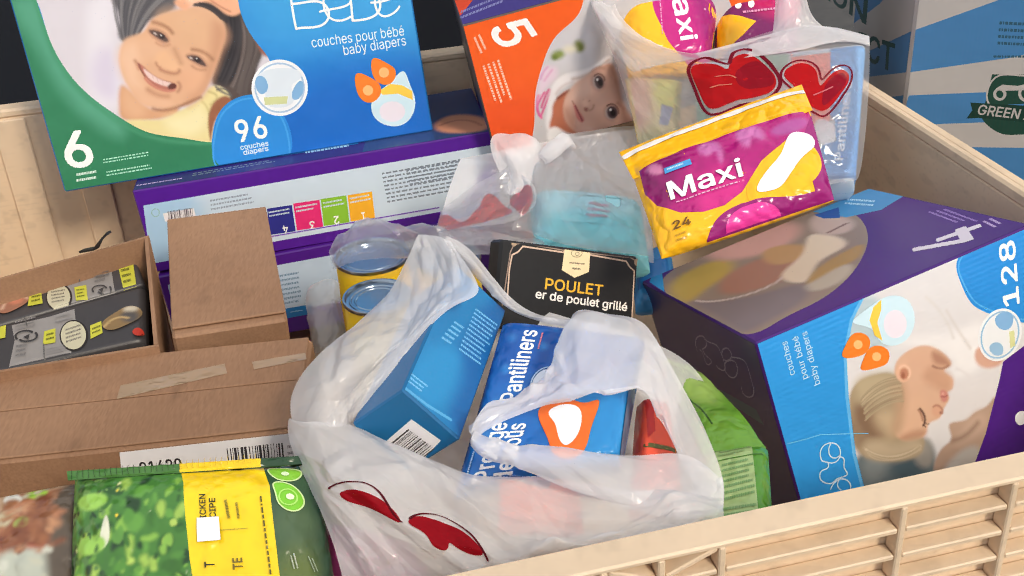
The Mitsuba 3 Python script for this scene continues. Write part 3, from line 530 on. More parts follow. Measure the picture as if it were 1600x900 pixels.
    ('t', 'diapers', [0.2298,0.0094], [0.2621,0.0099], 0.0065, S(215, 235, 250), True),
    ('rows', [[0.0561,0.0277],[0.1237,0.0278],[0.0572,0.0351]], 2, S(170, 230, 205)),
    ('rows', [[0.0558,0.0107],[0.1147,0.0106],[0.0571,0.019]], 2, S(170, 230, 205)),
    ('rows', [[0.0176,0.009],[0.0465,0.009],[0.0207,0.0237]], 2, S(220, 245, 235)),
    ('t', 'couches pour bébé', [0.3422,0.1309], [0.4594,0.128], 0.0125, S(225, 240, 252)),
    ('t', 'baby diapers', [0.3799,0.1152], [0.4599,0.1156], 0.0125, S(225, 240, 252)),
    ('lc', [[0.3299,0.2383],[0.3285,0.2077],[0.327,0.1765],[0.327,0.1566]], 0.0028, WHITE),
    ('lc', [[0.327,0.1566],[0.3406,0.1561],[0.3609,0.157],[0.3704,0.1683],[0.3664,0.1816],[0.353,0.1867],[0.3291,0.1872]], 0.0028, WHITE),
    ('lc', [[0.36,0.173],[0.3843,0.1741],[0.3999,0.1797],[0.3959,0.1929],[0.3808,0.1983],[0.3676,0.1877],[0.3685,0.167],[0.3799,0.1588],[0.3965,0.1611]], 0.0026, WHITE),
    ('lc', [[0.4031,0.2277],[0.4014,0.1968],[0.3996,0.1734],[0.398,0.156]], 0.0028, WHITE),
    ('lc', [[0.398,0.156],[0.4133,0.1553],[0.4287,0.1593],[0.4354,0.1695],[0.4312,0.1828],[0.401,0.1858]], 0.0028, WHITE),
    ('lc', [[0.4248,0.1743],[0.4494,0.1753],[0.4605,0.1832],[0.4541,0.1936],[0.4373,0.1898],[0.4293,0.172],[0.4348,0.1568],[0.4478,0.1564],[0.4589,0.1643]], 0.0026, WHITE),
    ] + drops([[[0.3909,0.0896],[0.4062,0.0829],[0.4175,0.0711],[0.416,0.0579],[0.4029,0.05],[0.3921,0.0551],[0.3872,0.0693]], [[0.4152,0.1055],[0.4296,0.0982],[0.4402,0.0874],[0.4383,0.0761],[0.428,0.0694],[0.4156,0.0748],[0.4106,0.0889]], [[0.4081,0.0651],[0.4074,0.0631],[0.4062,0.0615],[0.4045,0.0603],[0.4025,0.0596],[0.4004,0.0596],[0.3985,0.0603],[0.3969,0.0615],[0.3957,0.0632],[0.3951,0.0652],[0.3951,0.0672],[0.3958,0.0692],[0.3971,0.0708],[0.3987,0.072],[0.4007,0.0727],[0.4028,0.0727],[0.4047,0.072],[0.4063,0.0708],[0.4075,0.0691],[0.4081,0.0672]], [[0.4322,0.0846],[0.4316,0.0826],[0.4304,0.0809],[0.4287,0.0797],[0.4267,0.0791],[0.4247,0.0791],[0.4227,0.0798],[0.4211,0.081],[0.4199,0.0826],[0.4193,0.0846],[0.4193,0.0866],[0.42,0.0886],[0.4212,0.0902],[0.4229,0.0914],[0.4248,0.0921],[0.4269,0.0921],[0.4288,0.0914],[0.4305,0.0902],[0.4317,0.0886],[0.4323,0.0866]],
        [[0.4504,0.0833],[0.4559,0.0665],[0.4595,0.0474],[0.4546,0.0278],[0.439,0.0149],[0.419,0.0166],[0.4043,0.0293],[0.4023,0.0467],[0.4114,0.0604],[0.4318,0.0721]], [[0.4152,0.0631],[0.4314,0.0697],[0.4457,0.0657],[0.4576,0.0561],[0.4565,0.0445],[0.4391,0.0558],[0.4192,0.0574]], [[0.4442,0.0312],[0.4427,0.0272],[0.4398,0.0239],[0.4356,0.0216],[0.4307,0.0204],[0.4256,0.0206],[0.4206,0.0221],[0.4164,0.0248],[0.4132,0.0283],[0.4116,0.0324],[0.4115,0.0367],[0.413,0.0406],[0.4159,0.0439],[0.42,0.0462],[0.4249,0.0473],[0.4301,0.0472],[0.435,0.0457],[0.4392,0.043],[0.4424,0.0395],[0.4441,0.0354]]]))
tag('nappy_box', 'blue and green nappy box with a smiling girl and a big 6', 'nappy box')
tag('nappy_box__front_panel', 'blue and green printed front with girl portrait')

# two purple boxes lying flat under it
def purple_box(key, bx, extra, name_rows=True):
    bx.body(key, S(78, 26, 132))
    return bx
p1 = Box(*[[-0.2511,1.4584,0.6376],[7.74,-2.46,-3.21],[0.4598,0.195,0.1155]]); purple_box('nappy_box_001', p1, None)
PALE = S(205, 222, 238)
p1.panel('nappy_box_001__front_panel', 'F', S(84, 30, 150), [
    ('soft', [[0.0085,0.0943],[0.4643,0.0973],[0.4059,0.0168],[-0.0026,0.0136]], PALE, [('p', [[0.0101,0.1125],[0.0714,0.1013],[0.0461,-0.0034],[-0.017,0.009]], S(170, 205, 235), 0.02)], 0.02),
    ('p', [[0.1425,0.044],[0.1524,0.044],[0.1527,0.0218],[0.1427,0.0218]], ORANGE), ('p', [[0.158,0.0621],[0.1901,0.0615],[0.1876,0.0244],[0.1543,0.0252]], S(48, 50, 140)),
    ('p', [[0.1921,0.063],[0.226,0.0621],[0.2237,0.024],[0.1894,0.025]], S(228, 50, 120)), ('p', [[0.2278,0.0627],[0.261,0.062],[0.2583,0.024],[0.2247,0.0248]], S(140, 196, 60)),
    ('p', [[0.2626,0.0617],[0.2944,0.0613],[0.2922,0.0241],[0.2601,0.0246]], S(246, 180, 50)),
    ('rows', [[0.1585,0.0492],[0.1868,0.0494],[0.159,0.0591]], 2, PALE), ('rows', [[0.1934,0.0491],[0.2218,0.0493],[0.1939,0.0599]], 2, PALE), ('rows', [[0.2293,0.0488],[0.2578,0.049],[0.2297,0.0596]], 2, PALE), ('rows', [[0.2644,0.0486],[0.2915,0.0491],[0.2647,0.0595]], 2, PALE),
    ('t', '4', [0.1788,0.0344], [0.1721,0.0347], 0.011, WHITE, True), ('t', '3', [0.2139,0.0342], [0.2072,0.0346], 0.011, WHITE, True),
    ('t', '2', [0.2461,0.0355], [0.2394,0.0359], 0.011, WHITE, True), ('t', '1', [0.2805,0.0346], [0.2754,0.0347], 0.011, WHITE, True),
    ('rect', [0.0293, 0.0675, 0.0683, 0.0795], S(236, 232, 235)),
    ('bars', [[0.0339,0.0672],[0.0647,0.0668],[0.0358,0.0812]], 22, S(90, 80, 90)),
    ('rows', [[0.312,0.0407],[0.4265,0.0417],[0.3112,0.0862]], 8, S(120, 132, 150)), ('rows', [[0.344,0.0604],[0.4496,0.0613],[0.3427,0.0841]], 5, S(120, 132, 150)),
    ('rows', [[0.0886,0.0714],[0.1444,0.0718],[0.0911,0.0888]], 3, S(150, 165, 185)), ('ring', [[0.0253,0.0814],[0.0247,0.0798],[0.0237,0.0785],[0.0223,0.0776],[0.0209,0.0771],[0.0194,0.0771],[0.018,0.0776],[0.0169,0.0786],[0.0162,0.0799],[0.0159,0.0815],[0.0161,0.0831],[0.0167,0.0846],[0.0177,0.0859],[0.019,0.0869],[0.0205,0.0874],[0.022,0.0874],[0.0234,0.0868],[0.0245,0.0859],[0.0252,0.0846],[0.0255,0.083]], 0.001, S(150, 190, 180)),
    ('l', [[0.1563,0.0229],[0.3775,0.023]], 0.0016, S(120, 70, 190)),
    ])
p1.panel('nappy_box_001__top_panel', 'T', S(48, 36, 104), [
    ('soft', [[0.2844,-0.0462],[0.34,0.3191],[0.4871,0.2357],[0.4789,0.0037]], S(46, 66, 110), [
        ('p', [[0.3921,0.0587],[0.4126,0.0864],[0.4421,0.0765],[0.4605,0.0396],[0.4527,0.0093],[0.421,0.0125],[0.3976,0.0295]], S(206, 140, 110), 0.006),
        ('l', [[0.3987,0.0553],[0.4272,0.0623],[0.4504,0.0288]], 0.002, S(150, 92, 74), 0.004)], 0.006),
    ('p', [[0.1875,0.038],[0.288,0.0358],[0.2859,0.065],[0.1836,0.0697]], S(34, 110, 170)),
    ('rows', [[0.0028,0.0136],[0.0738,0.0121],[0.005,0.0215]], 1, S(190, 160, 215)),
    ('rows', [[0.0734,0.0168],[0.1878,0.0186],[0.0739,0.0304]], 2, S(110, 120, 140)),
    ('rows', [[0.2192,0.0275],[0.2809,0.0268],[0.2176,0.048]], 1, S(160, 205, 230)),
    ])
tag('nappy_box_001', 'flat purple nappy box with a row of coloured number squares', 'nappy box')
p2 = Box(*[[-0.2408,1.448,0.5218],[8.08,-2.51,-3.99],[0.4598,0.195,0.118]]); p2.body('nappy_box_002', S(74, 26, 128))
p2.panel('nappy_box_002__front_panel', 'F', S(76, 26, 136), [
    ('p', [[0.0098,0.1044],[0.1494,0.1028],[0.3813,0.1016],[0.3703,0.0312],[0.1777,0.0327],[0.006,0.0324]], S(186, 206, 228)),
    ('rows', [[0.1453,0.0428],[0.1745,0.0423],[0.1491,0.0905]], 7, S(110, 140, 175)),
    ('rows', [[0.2225,0.0825],[0.2912,0.0813],[0.2229,0.1015]], 3, S(110, 140, 175)),
    ('p', [[0.1494,0.0379],[0.1838,0.0372],[0.1833,0.0225],[0.1488,0.0232]], S(34, 120, 190)), ('rows', [[0.1546,0.0299],[0.1752,0.0292],[0.1544,0.0329]], 1, S(160, 205, 230)),
    ])
tag('nappy_box_002', 'lower purple nappy box of the flat pair, half hidden behind the tins', 'nappy box')

# orange box with the baby portrait
o5 = Box(*[[0.152,1.4938,0.8104],[6.16,0.54,-10.01],[0.3876,0.2256,0.1803]]); o5.body('nappy_box_003', S(90, 76, 72))
o5.panel('nappy_box_003__top_panel', 'T', S(70, 62, 130), [
    ('soft', [[-0.021,0.0446],[0.0088,0.229],[0.0611,0.1761],[0.005,0.043],[-0.0158,0.0132]], S(214, 76, 48), [], 0.01),
    ('rows', [[-0.0033,0.018],[0.0604,0.0421],[0.0071,0.0633]], 2, S(130, 130, 180))])
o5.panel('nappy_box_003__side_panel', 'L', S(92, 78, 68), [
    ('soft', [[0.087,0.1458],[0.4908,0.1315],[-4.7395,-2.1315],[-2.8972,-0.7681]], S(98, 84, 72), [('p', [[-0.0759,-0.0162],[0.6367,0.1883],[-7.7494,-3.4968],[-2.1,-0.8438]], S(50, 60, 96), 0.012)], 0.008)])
BS = S(214, 172, 156)
o5.panel('nappy_box_003__front_panel', 'F', S(244, 100, 38), [
    ('soft', [[-0.0006,0.1884],[0.2376,0.1797],[0.1963,-0.0688],[0.0028,0.0022]], S(243, 98, 36), [('p', [[-0.0445,0.0744],[0.0837,0.0553],[0.0655,-0.0302],[-0.0619,0.0074]], S(236, 88, 40), 0.03)], 0.01),
    ('soft', [[0.1694,0.198],[0.1416,0.1576],[0.1093,0.1377],[0.0848,0.1068],[0.0667,0.0689],[0.0559,0.0277],[0.0539,-0.0045],[0.2733,-0.0169],[0.3012,0.1785]], S(202, 200, 204), [
        ('p', [[0.1109,0.1386],[0.1531,0.1424],[0.1669,0.1154],[0.1627,0.0929],[0.1343,0.0849],[0.1019,0.096],[0.0903,0.1132]], S(206, 205, 212), 0.0100),
        ('p', [[0.1542,0.1383],[0.1676,0.1191],[0.1673,0.0917],[0.1543,0.0893],[0.1521,0.1175]], S(176, 172, 176), 0.0100),
        ('p', [[0.1139,0.114],[0.1138,0.1122],[0.1128,0.1105],[0.1111,0.109],[0.1089,0.108],[0.1063,0.1075],[0.1037,0.1075],[0.1012,0.1081],[0.0992,0.1092],[0.0978,0.1107],[0.0972,0.1125],[0.0973,0.1143],[0.0983,0.116],[0.1,0.1174],[0.1023,0.1185],[0.1048,0.119],[0.1074,0.1189],[0.1099,0.1183],[0.1119,0.1172],[0.1133,0.1157]], S(136, 152, 84), 0.0045),
        ('p', [[0.1049,0.1114],[0.1049,0.1104],[0.1045,0.1095],[0.1038,0.1088],[0.1028,0.1082],[0.1017,0.108],[0.1005,0.108],[0.0995,0.1084],[0.0986,0.109],[0.0979,0.1098],[0.0976,0.1107],[0.0977,0.1117],[0.0981,0.1126],[0.0988,0.1134],[0.0998,0.1139],[0.1009,0.1141],[0.102,0.1141],[0.1031,0.1137],[0.104,0.1131],[0.1046,0.1123]], S(110, 126, 60), 0.0030),
        ('p', [[0.1395,0.1174],[0.1395,0.115],[0.139,0.1128],[0.1378,0.111],[0.1363,0.1098],[0.1344,0.1092],[0.1324,0.1094],[0.1306,0.1103],[0.1289,0.1119],[0.1278,0.114],[0.1271,0.1163],[0.1271,0.1187],[0.1277,0.1209],[0.1288,0.1227],[0.1304,0.124],[0.1323,0.1245],[0.1342,0.1243],[0.1361,0.1234],[0.1377,0.1218],[0.1389,0.1198]], S(134, 142, 84), 0.0045),
        ('p', [[0.1379,0.1158],[0.1379,0.1145],[0.1376,0.1133],[0.137,0.1123],[0.1362,0.1116],[0.1352,0.1113],[0.1341,0.1114],[0.1331,0.112],[0.1323,0.1128],[0.1316,0.114],[0.1313,0.1153],[0.1313,0.1166],[0.1316,0.1178],[0.1322,0.1188],[0.133,0.1195],[0.134,0.1198],[0.135,0.1196],[0.136,0.1191],[0.1369,0.1183],[0.1375,0.1171]], S(112, 122, 62), 0.0030),
        ('p', [[0.1286,0.1143],[0.128,0.1131],[0.1268,0.1122],[0.125,0.1118],[0.1228,0.1118],[0.1206,0.1122],[0.1184,0.113],[0.1165,0.1141],[0.1151,0.1155],[0.1143,0.1169],[0.1142,0.1183],[0.1148,0.1194],[0.1161,0.1203],[0.1179,0.1207],[0.12,0.1208],[0.1222,0.1203],[0.1244,0.1195],[0.1263,0.1184],[0.1277,0.1171],[0.1285,0.1156]], S(224, 218, 196), 0.0060),
        ('p', [[0.0839,0.1011],[0.0987,0.0989],[0.0978,0.0852],[0.0818,0.0736],[0.0671,0.0594],[0.0713,0.0786]], S(226, 206, 222), 0.0060),
        ('l', [[0.0897,0.1014],[0.0827,0.0955],[0.0783,0.0887]], 0.0026, S(214, 160, 200), 0.0018),
        ('l', [[0.0943,0.0962],[0.0873,0.0902],[0.0824,0.0855]], 0.0026, S(222, 170, 204), 0.0018),
        ('l', [[0.0791,0.0702],[0.0716,0.0622],[0.0658,0.0536]], 0.0026, S(216, 84, 144), 0.0018),
        ('l', [[0.0854,0.0725],[0.0775,0.0626],[0.0713,0.052]], 0.0026, S(206, 70, 130), 0.0018),
        ('l', [[0.0868,0.0701],[0.0794,0.0579],[0.0679,0.0406]], 0.0026, S(210, 76, 138), 0.0018),
        ('l', [[0.071,0.0685],[0.0671,0.0594],[0.0664,0.043]], 0.0026, S(226, 120, 170), 0.0018),
        ('l', [[0.0654,0.0516],[0.066,0.0453],[0.0684,0.0383]], 0.0026, S(214, 90, 150), 0.0018),
        ('p', [[0.0723,0.0204],[0.0791,0.0518],[0.0912,0.077],[0.1075,0.086],[0.1306,0.086],[0.1525,0.0898],[0.1676,0.0935],[0.1686,0.0833],[0.1529,0.0817],[0.136,0.0744],[0.1144,0.0724],[0.0969,0.0672],[0.0897,0.056],[0.0831,0.0341],[0.0779,0.0188]], S(232, 228, 232), 0.0030),
        ('l', [[0.1174,0.0776],[0.1368,0.0782],[0.1532,0.0836],[0.166,0.09]], 0.0040, S(196, 180, 176), 0.0030),
        ('l', [[0.0933,0.0642],[0.1026,0.0717],[0.1166,0.0738]], 0.0030, S(206, 196, 198), 0.0030),
        ('p', [[0.0876,0.0535],[0.1093,0.0647],[0.1111,0.0468],[0.1087,0.0057],[0.0971,0.0069],[0.0761,0.0214],[0.0821,0.0386]], S(186, 112, 86), 0.0030),
        ('l', [[0.094,0.0579],[0.1025,0.0616],[0.1098,0.064]], 0.0030, S(130, 70, 56), 0.0026),
        ('p', [[0.0977,0.0424],[0.1039,0.0571],[0.1221,0.0723],[0.1429,0.0801],[0.1613,0.0854],[0.1695,0.0819],[0.1721,0.0561],[0.1754,0.0201],[0.1809,-0.0072],[0.151,-0.0117],[0.1258,-0.0083],[0.1104,0.0043],[0.0987,0.0225]], S(216, 172, 154), 0.0026),
        ('p', [[0.1147,0.0642],[0.136,0.0744],[0.1423,0.0666],[0.1348,0.0483],[0.1193,0.0486],[0.1074,0.0478]], S(232, 194, 178), 0.0090),
        ('p', [[0.1003,0.0416],[0.108,0.0311],[0.1122,0.0131],[0.121,-0.0022],[0.1091,0.0077],[0.0989,0.0233]], S(200, 150, 132), 0.0060),
        ('p', [[0.1115,0.0196],[0.1279,0.0128],[0.1289,-0.0023],[0.1173,-0.0011]], S(226, 184, 168), 0.0080),
        ('p', [[0.1649,0.0843],[0.1716,0.0785],[0.1747,0.0533],[0.1765,0.0198],[0.1809,-0.0072],[0.1692,0.0009],[0.1675,0.0348],[0.1643,0.0603]], S(164, 120, 106), 0.0080),
        ('p', [[0.124,-0.0073],[0.1515,-0.0089],[0.1811,-0.006],[0.179,0.0002],[0.1527,-0.0028],[0.1289,-0.0023]], S(150, 108, 96), 0.0070),
        ('p', [[0.1474,0.0529],[0.157,0.0419],[0.1459,0.0244],[0.1355,0.0315],[0.1367,0.0477]], S(226, 184, 168), 0.0100),
        ('p', [[0.1573,0.0649],[0.1568,0.061],[0.1554,0.0576],[0.1532,0.0549],[0.1506,0.0534],[0.1476,0.053],[0.1447,0.0539],[0.1422,0.056],[0.1402,0.059],[0.1389,0.0627],[0.1385,0.0667],[0.1391,0.0705],[0.1405,0.0739],[0.1426,0.0765],[0.1453,0.0781],[0.1482,0.0784],[0.1511,0.0775],[0.1536,0.0755],[0.1556,0.0725],[0.1569,0.0689]], S(196, 156, 144), 0.0030),
        ('p', [[0.1538,0.0645],[0.1534,0.0617],[0.1525,0.0592],[0.151,0.0574],[0.1492,0.0562],[0.1472,0.056],[0.1452,0.0566],[0.1435,0.0581],[0.1421,0.0602],[0.1413,0.0629],[0.141,0.0657],[0.1414,0.0685],[0.1424,0.071],[0.1438,0.0728],[0.1456,0.074],[0.1476,0.0742],[0.1496,0.0736],[0.1513,0.0721],[0.1527,0.07],[0.1535,0.0674]], S(190, 172, 170), 0.0016),
        ('p', [[0.1545,0.0642],[0.1542,0.0615],[0.1533,0.0591],[0.152,0.0573],[0.1504,0.0562],[0.1487,0.0559],[0.147,0.0565],[0.1454,0.0579],[0.1442,0.06],[0.1435,0.0625],[0.1432,0.0652],[0.1436,0.0679],[0.1444,0.0703],[0.1457,0.0721],[0.1473,0.0732],[0.1491,0.0734],[0.1508,0.0728],[0.1523,0.0714],[0.1535,0.0694],[0.1543,0.0669]], S(80, 64, 68), 0.0016),
        ('p', [[0.1526,0.0634],[0.1525,0.062],[0.1521,0.0608],[0.1514,0.0599],[0.1506,0.0594],[0.1497,0.0592],[0.1489,0.0595],[0.1481,0.0602],[0.1475,0.0613],[0.1471,0.0625],[0.147,0.0639],[0.1472,0.0652],[0.1476,0.0664],[0.1483,0.0673],[0.149,0.0679],[0.1499,0.068],[0.1508,0.0677],[0.1516,0.067],[0.1522,0.066],[0.1525,0.0647]], S(34, 28, 32), 0.0010),
        ('p', [[0.1485,0.068],[0.1484,0.0675],[0.1481,0.0671],[0.1477,0.0668],[0.1473,0.0666],[0.1469,0.0667],[0.1465,0.0669],[0.1462,0.0672],[0.146,0.0677],[0.1459,0.0682],[0.146,0.0688],[0.1461,0.0693],[0.1464,0.0697],[0.1468,0.07],[0.1472,0.0702],[0.1476,0.0701],[0.148,0.0699],[0.1483,0.0696],[0.1485,0.0691],[0.1486,0.0686]], S(226, 222, 226), 0.0008),
        ('l', [[0.1448,0.0739],[0.1497,0.0754],[0.1548,0.0715],[0.1559,0.0648]], 0.0018, S(110, 78, 72), 0.0014),
        ('p', [[0.1669,0.0198],[0.1664,0.0161],[0.1649,0.0128],[0.1627,0.0102],[0.1599,0.0088],[0.1568,0.0084],[0.1537,0.0093],[0.151,0.0114],[0.1489,0.0143],[0.1475,0.0179],[0.1471,0.0217],[0.1477,0.0255],[0.1492,0.0288],[0.1514,0.0312],[0.1542,0.0327],[0.1573,0.033],[0.1603,0.0321],[0.163,0.0301],[0.1652,0.0272],[0.1665,0.0237]], S(192, 150, 136), 0.0030),
        ('p', [[0.1634,0.0196],[0.163,0.0168],[0.1618,0.0144],[0.1601,0.0126],[0.158,0.0115],[0.1556,0.0113],[0.1532,0.0119],[0.1511,0.0134],[0.1495,0.0156],[0.1485,0.0182],[0.1481,0.021],[0.1486,0.0238],[0.1497,0.0262],[0.1514,0.028],[0.1536,0.0291],[0.1559,0.0293],[0.1583,0.0286],[0.1604,0.0272],[0.162,0.025],[0.1631,0.0224]], S(188, 168, 166), 0.0016),
        ('p', [[0.1646,0.0199],[0.1643,0.0173],[0.1633,0.015],[0.1617,0.0132],[0.1598,0.0122],[0.1576,0.0119],[0.1555,0.0126],[0.1536,0.014],[0.1521,0.016],[0.1512,0.0185],[0.1509,0.0212],[0.1513,0.0239],[0.1523,0.0261],[0.1539,0.0279],[0.1558,0.0289],[0.1579,0.0291],[0.16,0.0285],[0.1619,0.0271],[0.1634,0.0251],[0.1643,0.0226]], S(76, 60, 64), 0.0016),
        ('p', [[0.1618,0.0192],[0.1616,0.0179],[0.1611,0.0166],[0.1603,0.0157],[0.1594,0.0152],[0.1583,0.015],[0.1572,0.0154],[0.1563,0.0161],[0.1556,0.0172],[0.1551,0.0185],[0.155,0.0199],[0.1551,0.0213],[0.1557,0.0225],[0.1564,0.0234],[0.1574,0.0239],[0.1585,0.0241],[0.1595,0.0237],[0.1605,0.023],[0.1612,0.0219],[0.1617,0.0206]], S(32, 26, 30), 0.0010),
        ('p', [[0.1576,0.024],[0.1574,0.0234],[0.1571,0.023],[0.1567,0.0227],[0.1563,0.0226],[0.1558,0.0226],[0.1554,0.0228],[0.155,0.0232],[0.1547,0.0237],[0.1546,0.0242],[0.1546,0.0248],[0.1548,0.0253],[0.1551,0.0258],[0.1555,0.0261],[0.156,0.0262],[0.1565,0.0262],[0.1569,0.0259],[0.1573,0.0256],[0.1575,0.0251],[0.1576,0.0245]], S(226, 222, 226), 0.0008),
        ('l', [[0.153,0.0307],[0.1601,0.0311],[0.1649,0.0252],[0.1654,0.0167]], 0.0018, S(104, 72, 66), 0.0014),
        ('l', [[0.143,0.0805],[0.1512,0.083],[0.1584,0.0802]], 0.0030, S(194, 150, 134), 0.0030),
        ('l', [[0.1668,0.0309],[0.1728,0.0209]], 0.0030, S(160, 116, 102), 0.0030),
        ('l', [[0.1252,0.0469],[0.1281,0.0436],[0.132,0.0437]], 0.0018, S(186, 132, 116), 0.0016),
        ('p', [[0.1283,0.0343],[0.1282,0.0332],[0.1279,0.0323],[0.1274,0.0315],[0.1268,0.031],[0.126,0.0308],[0.1253,0.031],[0.1245,0.0315],[0.124,0.0323],[0.1236,0.0332],[0.1234,0.0343],[0.1234,0.0354],[0.1237,0.0364],[0.1242,0.0371],[0.1249,0.0376],[0.1257,0.0378],[0.1264,0.0376],[0.1271,0.0371],[0.1277,0.0363],[0.1281,0.0354]], S(170, 110, 98), 0.0020),
        ('p', [[0.1308,0.0424],[0.1307,0.0406],[0.1302,0.039],[0.1293,0.0378],[0.1282,0.037],[0.1269,0.0367],[0.1256,0.037],[0.1244,0.0378],[0.1235,0.039],[0.1228,0.0406],[0.1225,0.0424],[0.1226,0.0441],[0.1231,0.0457],[0.124,0.047],[0.1251,0.0478],[0.1263,0.048],[0.1276,0.0477],[0.1288,0.0469],[0.1298,0.0457],[0.1305,0.0441]], S(234, 194, 176), 0.0030),
        ('l', [[0.1295,0.0312],[0.1336,0.0321],[0.1364,0.0365]], 0.0020, S(192, 144, 128), 0.0022),
        ('p', [[0.1115,0.0467],[0.1144,0.0417],[0.1173,0.0326],[0.121,0.0215],[0.1186,0.0176],[0.1144,0.0201],[0.1116,0.0276],[0.1113,0.036]], S(206, 130, 124), 0.0016),
        ('l', [[0.1133,0.042],[0.1153,0.0327],[0.118,0.0203]], 0.0016, S(150, 70, 72), 0.0010),
        ('l', [[0.1109,0.0493],[0.112,0.0453]], 0.0016, S(186, 130, 116), 0.0014),
        ('p', [[0.0715,0.0165],[0.0824,0.0217],[0.0957,0.0094],[0.1098,0.0011],[0.1007,-0.0048],[0.0765,-0.0063]], S(238, 236, 238), 0.0030),
        ], 0.0021, True),
    ('t', '5', [0.0299,0.167], [0.0406,0.1377], 0.046, WHITE, True, [0.0442,0.0041]),
    ('rows', [[0.0085,0.1615],[0.0126,0.1388],[0.0205,0.1647]], 2, S(252, 205, 180)),
    ('rows', [[0.0106,0.1242],[0.0151,0.0679],[0.0357,0.1273]], 4, S(252, 205, 180)),
    ])
tag('nappy_box_003', 'orange nappy box with a baby in a white hood and a big 5', 'nappy box')

# purple and light blue box at the right
b4 = Box(*[[0.3417,0.9905,0.5964],[15.14,-15.88,-10.98],[0.2904,0.2685,0.24]]); b4.body('nappy_box_004', S(64, 24, 112))
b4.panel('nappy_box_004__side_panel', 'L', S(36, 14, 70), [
    ('lc', [[0.1145,0.1877],[0.1178,0.1995],[0.1336,0.2098],[0.147,0.2111],[0.145,0.2023],[0.1311,0.1937],[0.1379,0.1885],[0.1462,0.1857],[0.1314,0.1779],[0.1287,0.1858],[0.1217,0.191]], 0.0013, S(120, 110, 130)),
    ('lc', [[0.1461,0.2097],[0.1711,0.2109],[0.1784,0.2072],[0.1794,0.1891],[0.1683,0.1823],[0.1571,0.1835]], 0.0013, S(120, 110, 130)),
    ('lc', [[0.1808,0.2033],[0.1868,0.2096],[0.2013,0.2149],[0.2056,0.2105],[0.1962,0.2021],[0.1823,0.198],[0.1808,0.2033]], 0.0013, S(120, 110, 130)),
    ('lc', [[0.1827,0.1947],[0.1954,0.2008],[0.2102,0.2029],[0.2083,0.1934],[0.191,0.1812],[0.179,0.1821],[0.1827,0.1947]], 0.0013, S(120, 110, 130)),
    ('lc', [[0.2059,0.2073],[0.2355,0.2094],[0.2367,0.1999],[0.2353,0.1819],[0.2231,0.1711],[0.2086,0.1686],[0.2067,0.177]], 0.0013, S(120, 110, 130)),
    ('p', [[0.1482,0.1545],[0.2277,0.1595],[0.2362,0.1456],[0.1513,0.1443]], S(30, 66, 78)),
    ], swap=True)
b4.panel('nappy_box_004__top_panel', 'T', S(66, 24, 116), [
    ('soft', [[0.0098,0.2328],[0.0432,0.2672],[0.0977,0.2967],[0.1746,0.3019],[0.2252,0.2758],[0.2334,0.2159],[0.206,0.1417],[0.1682,0.0898],[0.1235,0.0497],[0.079,0.0289],[0.0396,0.0235],[0.0038,0.0233]], S(140, 122, 112), [
        ('p', [[0.0084,0.2095],[0.0428,0.2394],[0.0826,0.2338],[0.0708,0.1862],[0.037,0.1708],[0.0044,0.156]], S(176, 150, 76), 0.010),
        ('p', [[0.0899,0.2805],[0.1657,0.2854],[0.1824,0.2464],[0.1434,0.1995],[0.0886,0.2216]], S(196, 150, 142), 0.012),
        ('p', [[0.0708,0.1862],[0.1223,0.1831],[0.1361,0.1551],[0.0954,0.1139],[0.0531,0.1182],[0.0383,0.1442]], S(160, 112, 96), 0.008),
        ('p', [[0.1243,0.2088],[0.1516,0.1821],[0.1388,0.1496],[0.1075,0.1561]], S(180, 140, 96), 0.006),
        ('p', [[0.1361,0.1551],[0.1733,0.1985],[0.1834,0.1601],[0.1698,0.1287],[0.1342,0.1173],[0.0981,0.0845],[0.0927,0.119]], S(214, 196, 176), 0.004),
        ('p', [[0.2111,0.252],[0.2197,0.1941],[0.1955,0.1652],[0.1811,0.1811],[0.1861,0.2203]], S(186, 164, 156), 0.006),
        ('l', [[0.1866,0.1852],[0.2106,0.1894]], 0.004, S(110, 80, 80), 0.002),
        ('p', [[0.1124,0.0947],[0.1557,0.1151],[0.1825,0.1166],[0.1619,0.0888],[0.1263,0.0808],[0.0975,0.0739]], S(166, 132, 80), 0.004),
        ('p', [[0.1081,0.0781],[0.1446,0.0836],[0.1364,0.0616],[0.0974,0.051],[0.0869,0.0698]], S(178, 166, 150), 0.005),
        ('p', [[0.0076,0.1506],[0.0468,0.1061],[0.0908,0.086],[0.08,0.0485],[0.0286,0.0315],[0.005,0.0306],[0.0053,0.0994]], S(122, 110, 114), 0.008),
        ('l', [[0.0122,0.1485],[0.032,0.1203],[0.0649,0.109],[0.0927,0.119]], 0.003, S(196, 180, 176), 0.002)], 0.004, True),
    ('p', [[0.0045,0.2557],[0.0494,0.3315],[0.0612,0.3074],[0.0263,0.2707],[0.002,0.2082]], S(44, 140, 200)),
    ('p', [[0.0949,0.311],[0.1373,0.3051],[0.0899,0.2805]], S(34, 70, 150)),
    ('p', [[0.2134,0.3485],[0.2962,0.3548],[0.2891,0.2],[0.2524,0.1873],[0.2217,0.2073],[0.2125,0.2877]], S(66, 140, 196)),
    ('p', [[0.2097,0.2552],[0.2366,0.2466],[0.2178,0.2131],[0.2081,0.2311]], S(34, 82, 160)),
    ('rows', [[0.2439,0.248],[0.2548,0.2004],[0.2611,0.2652]], 2, S(170, 210, 235)),
    ('rows', [[0.268,0.13],[0.2597,0.0663],[0.2844,0.1156]], 3, S(150, 120, 190)),
    ('rows', [[0.2732,0.0504],[0.2676,0.0251],[0.2869,0.0497]], 2, S(190, 165, 215)),
    ('t', '4', [0.2535,0.0175], [0.2716,0.0542], 0.066, S(214, 206, 220), True, [-0.0454,0.008]),
    ], swap=True)
BH = S(152, 132, 106)
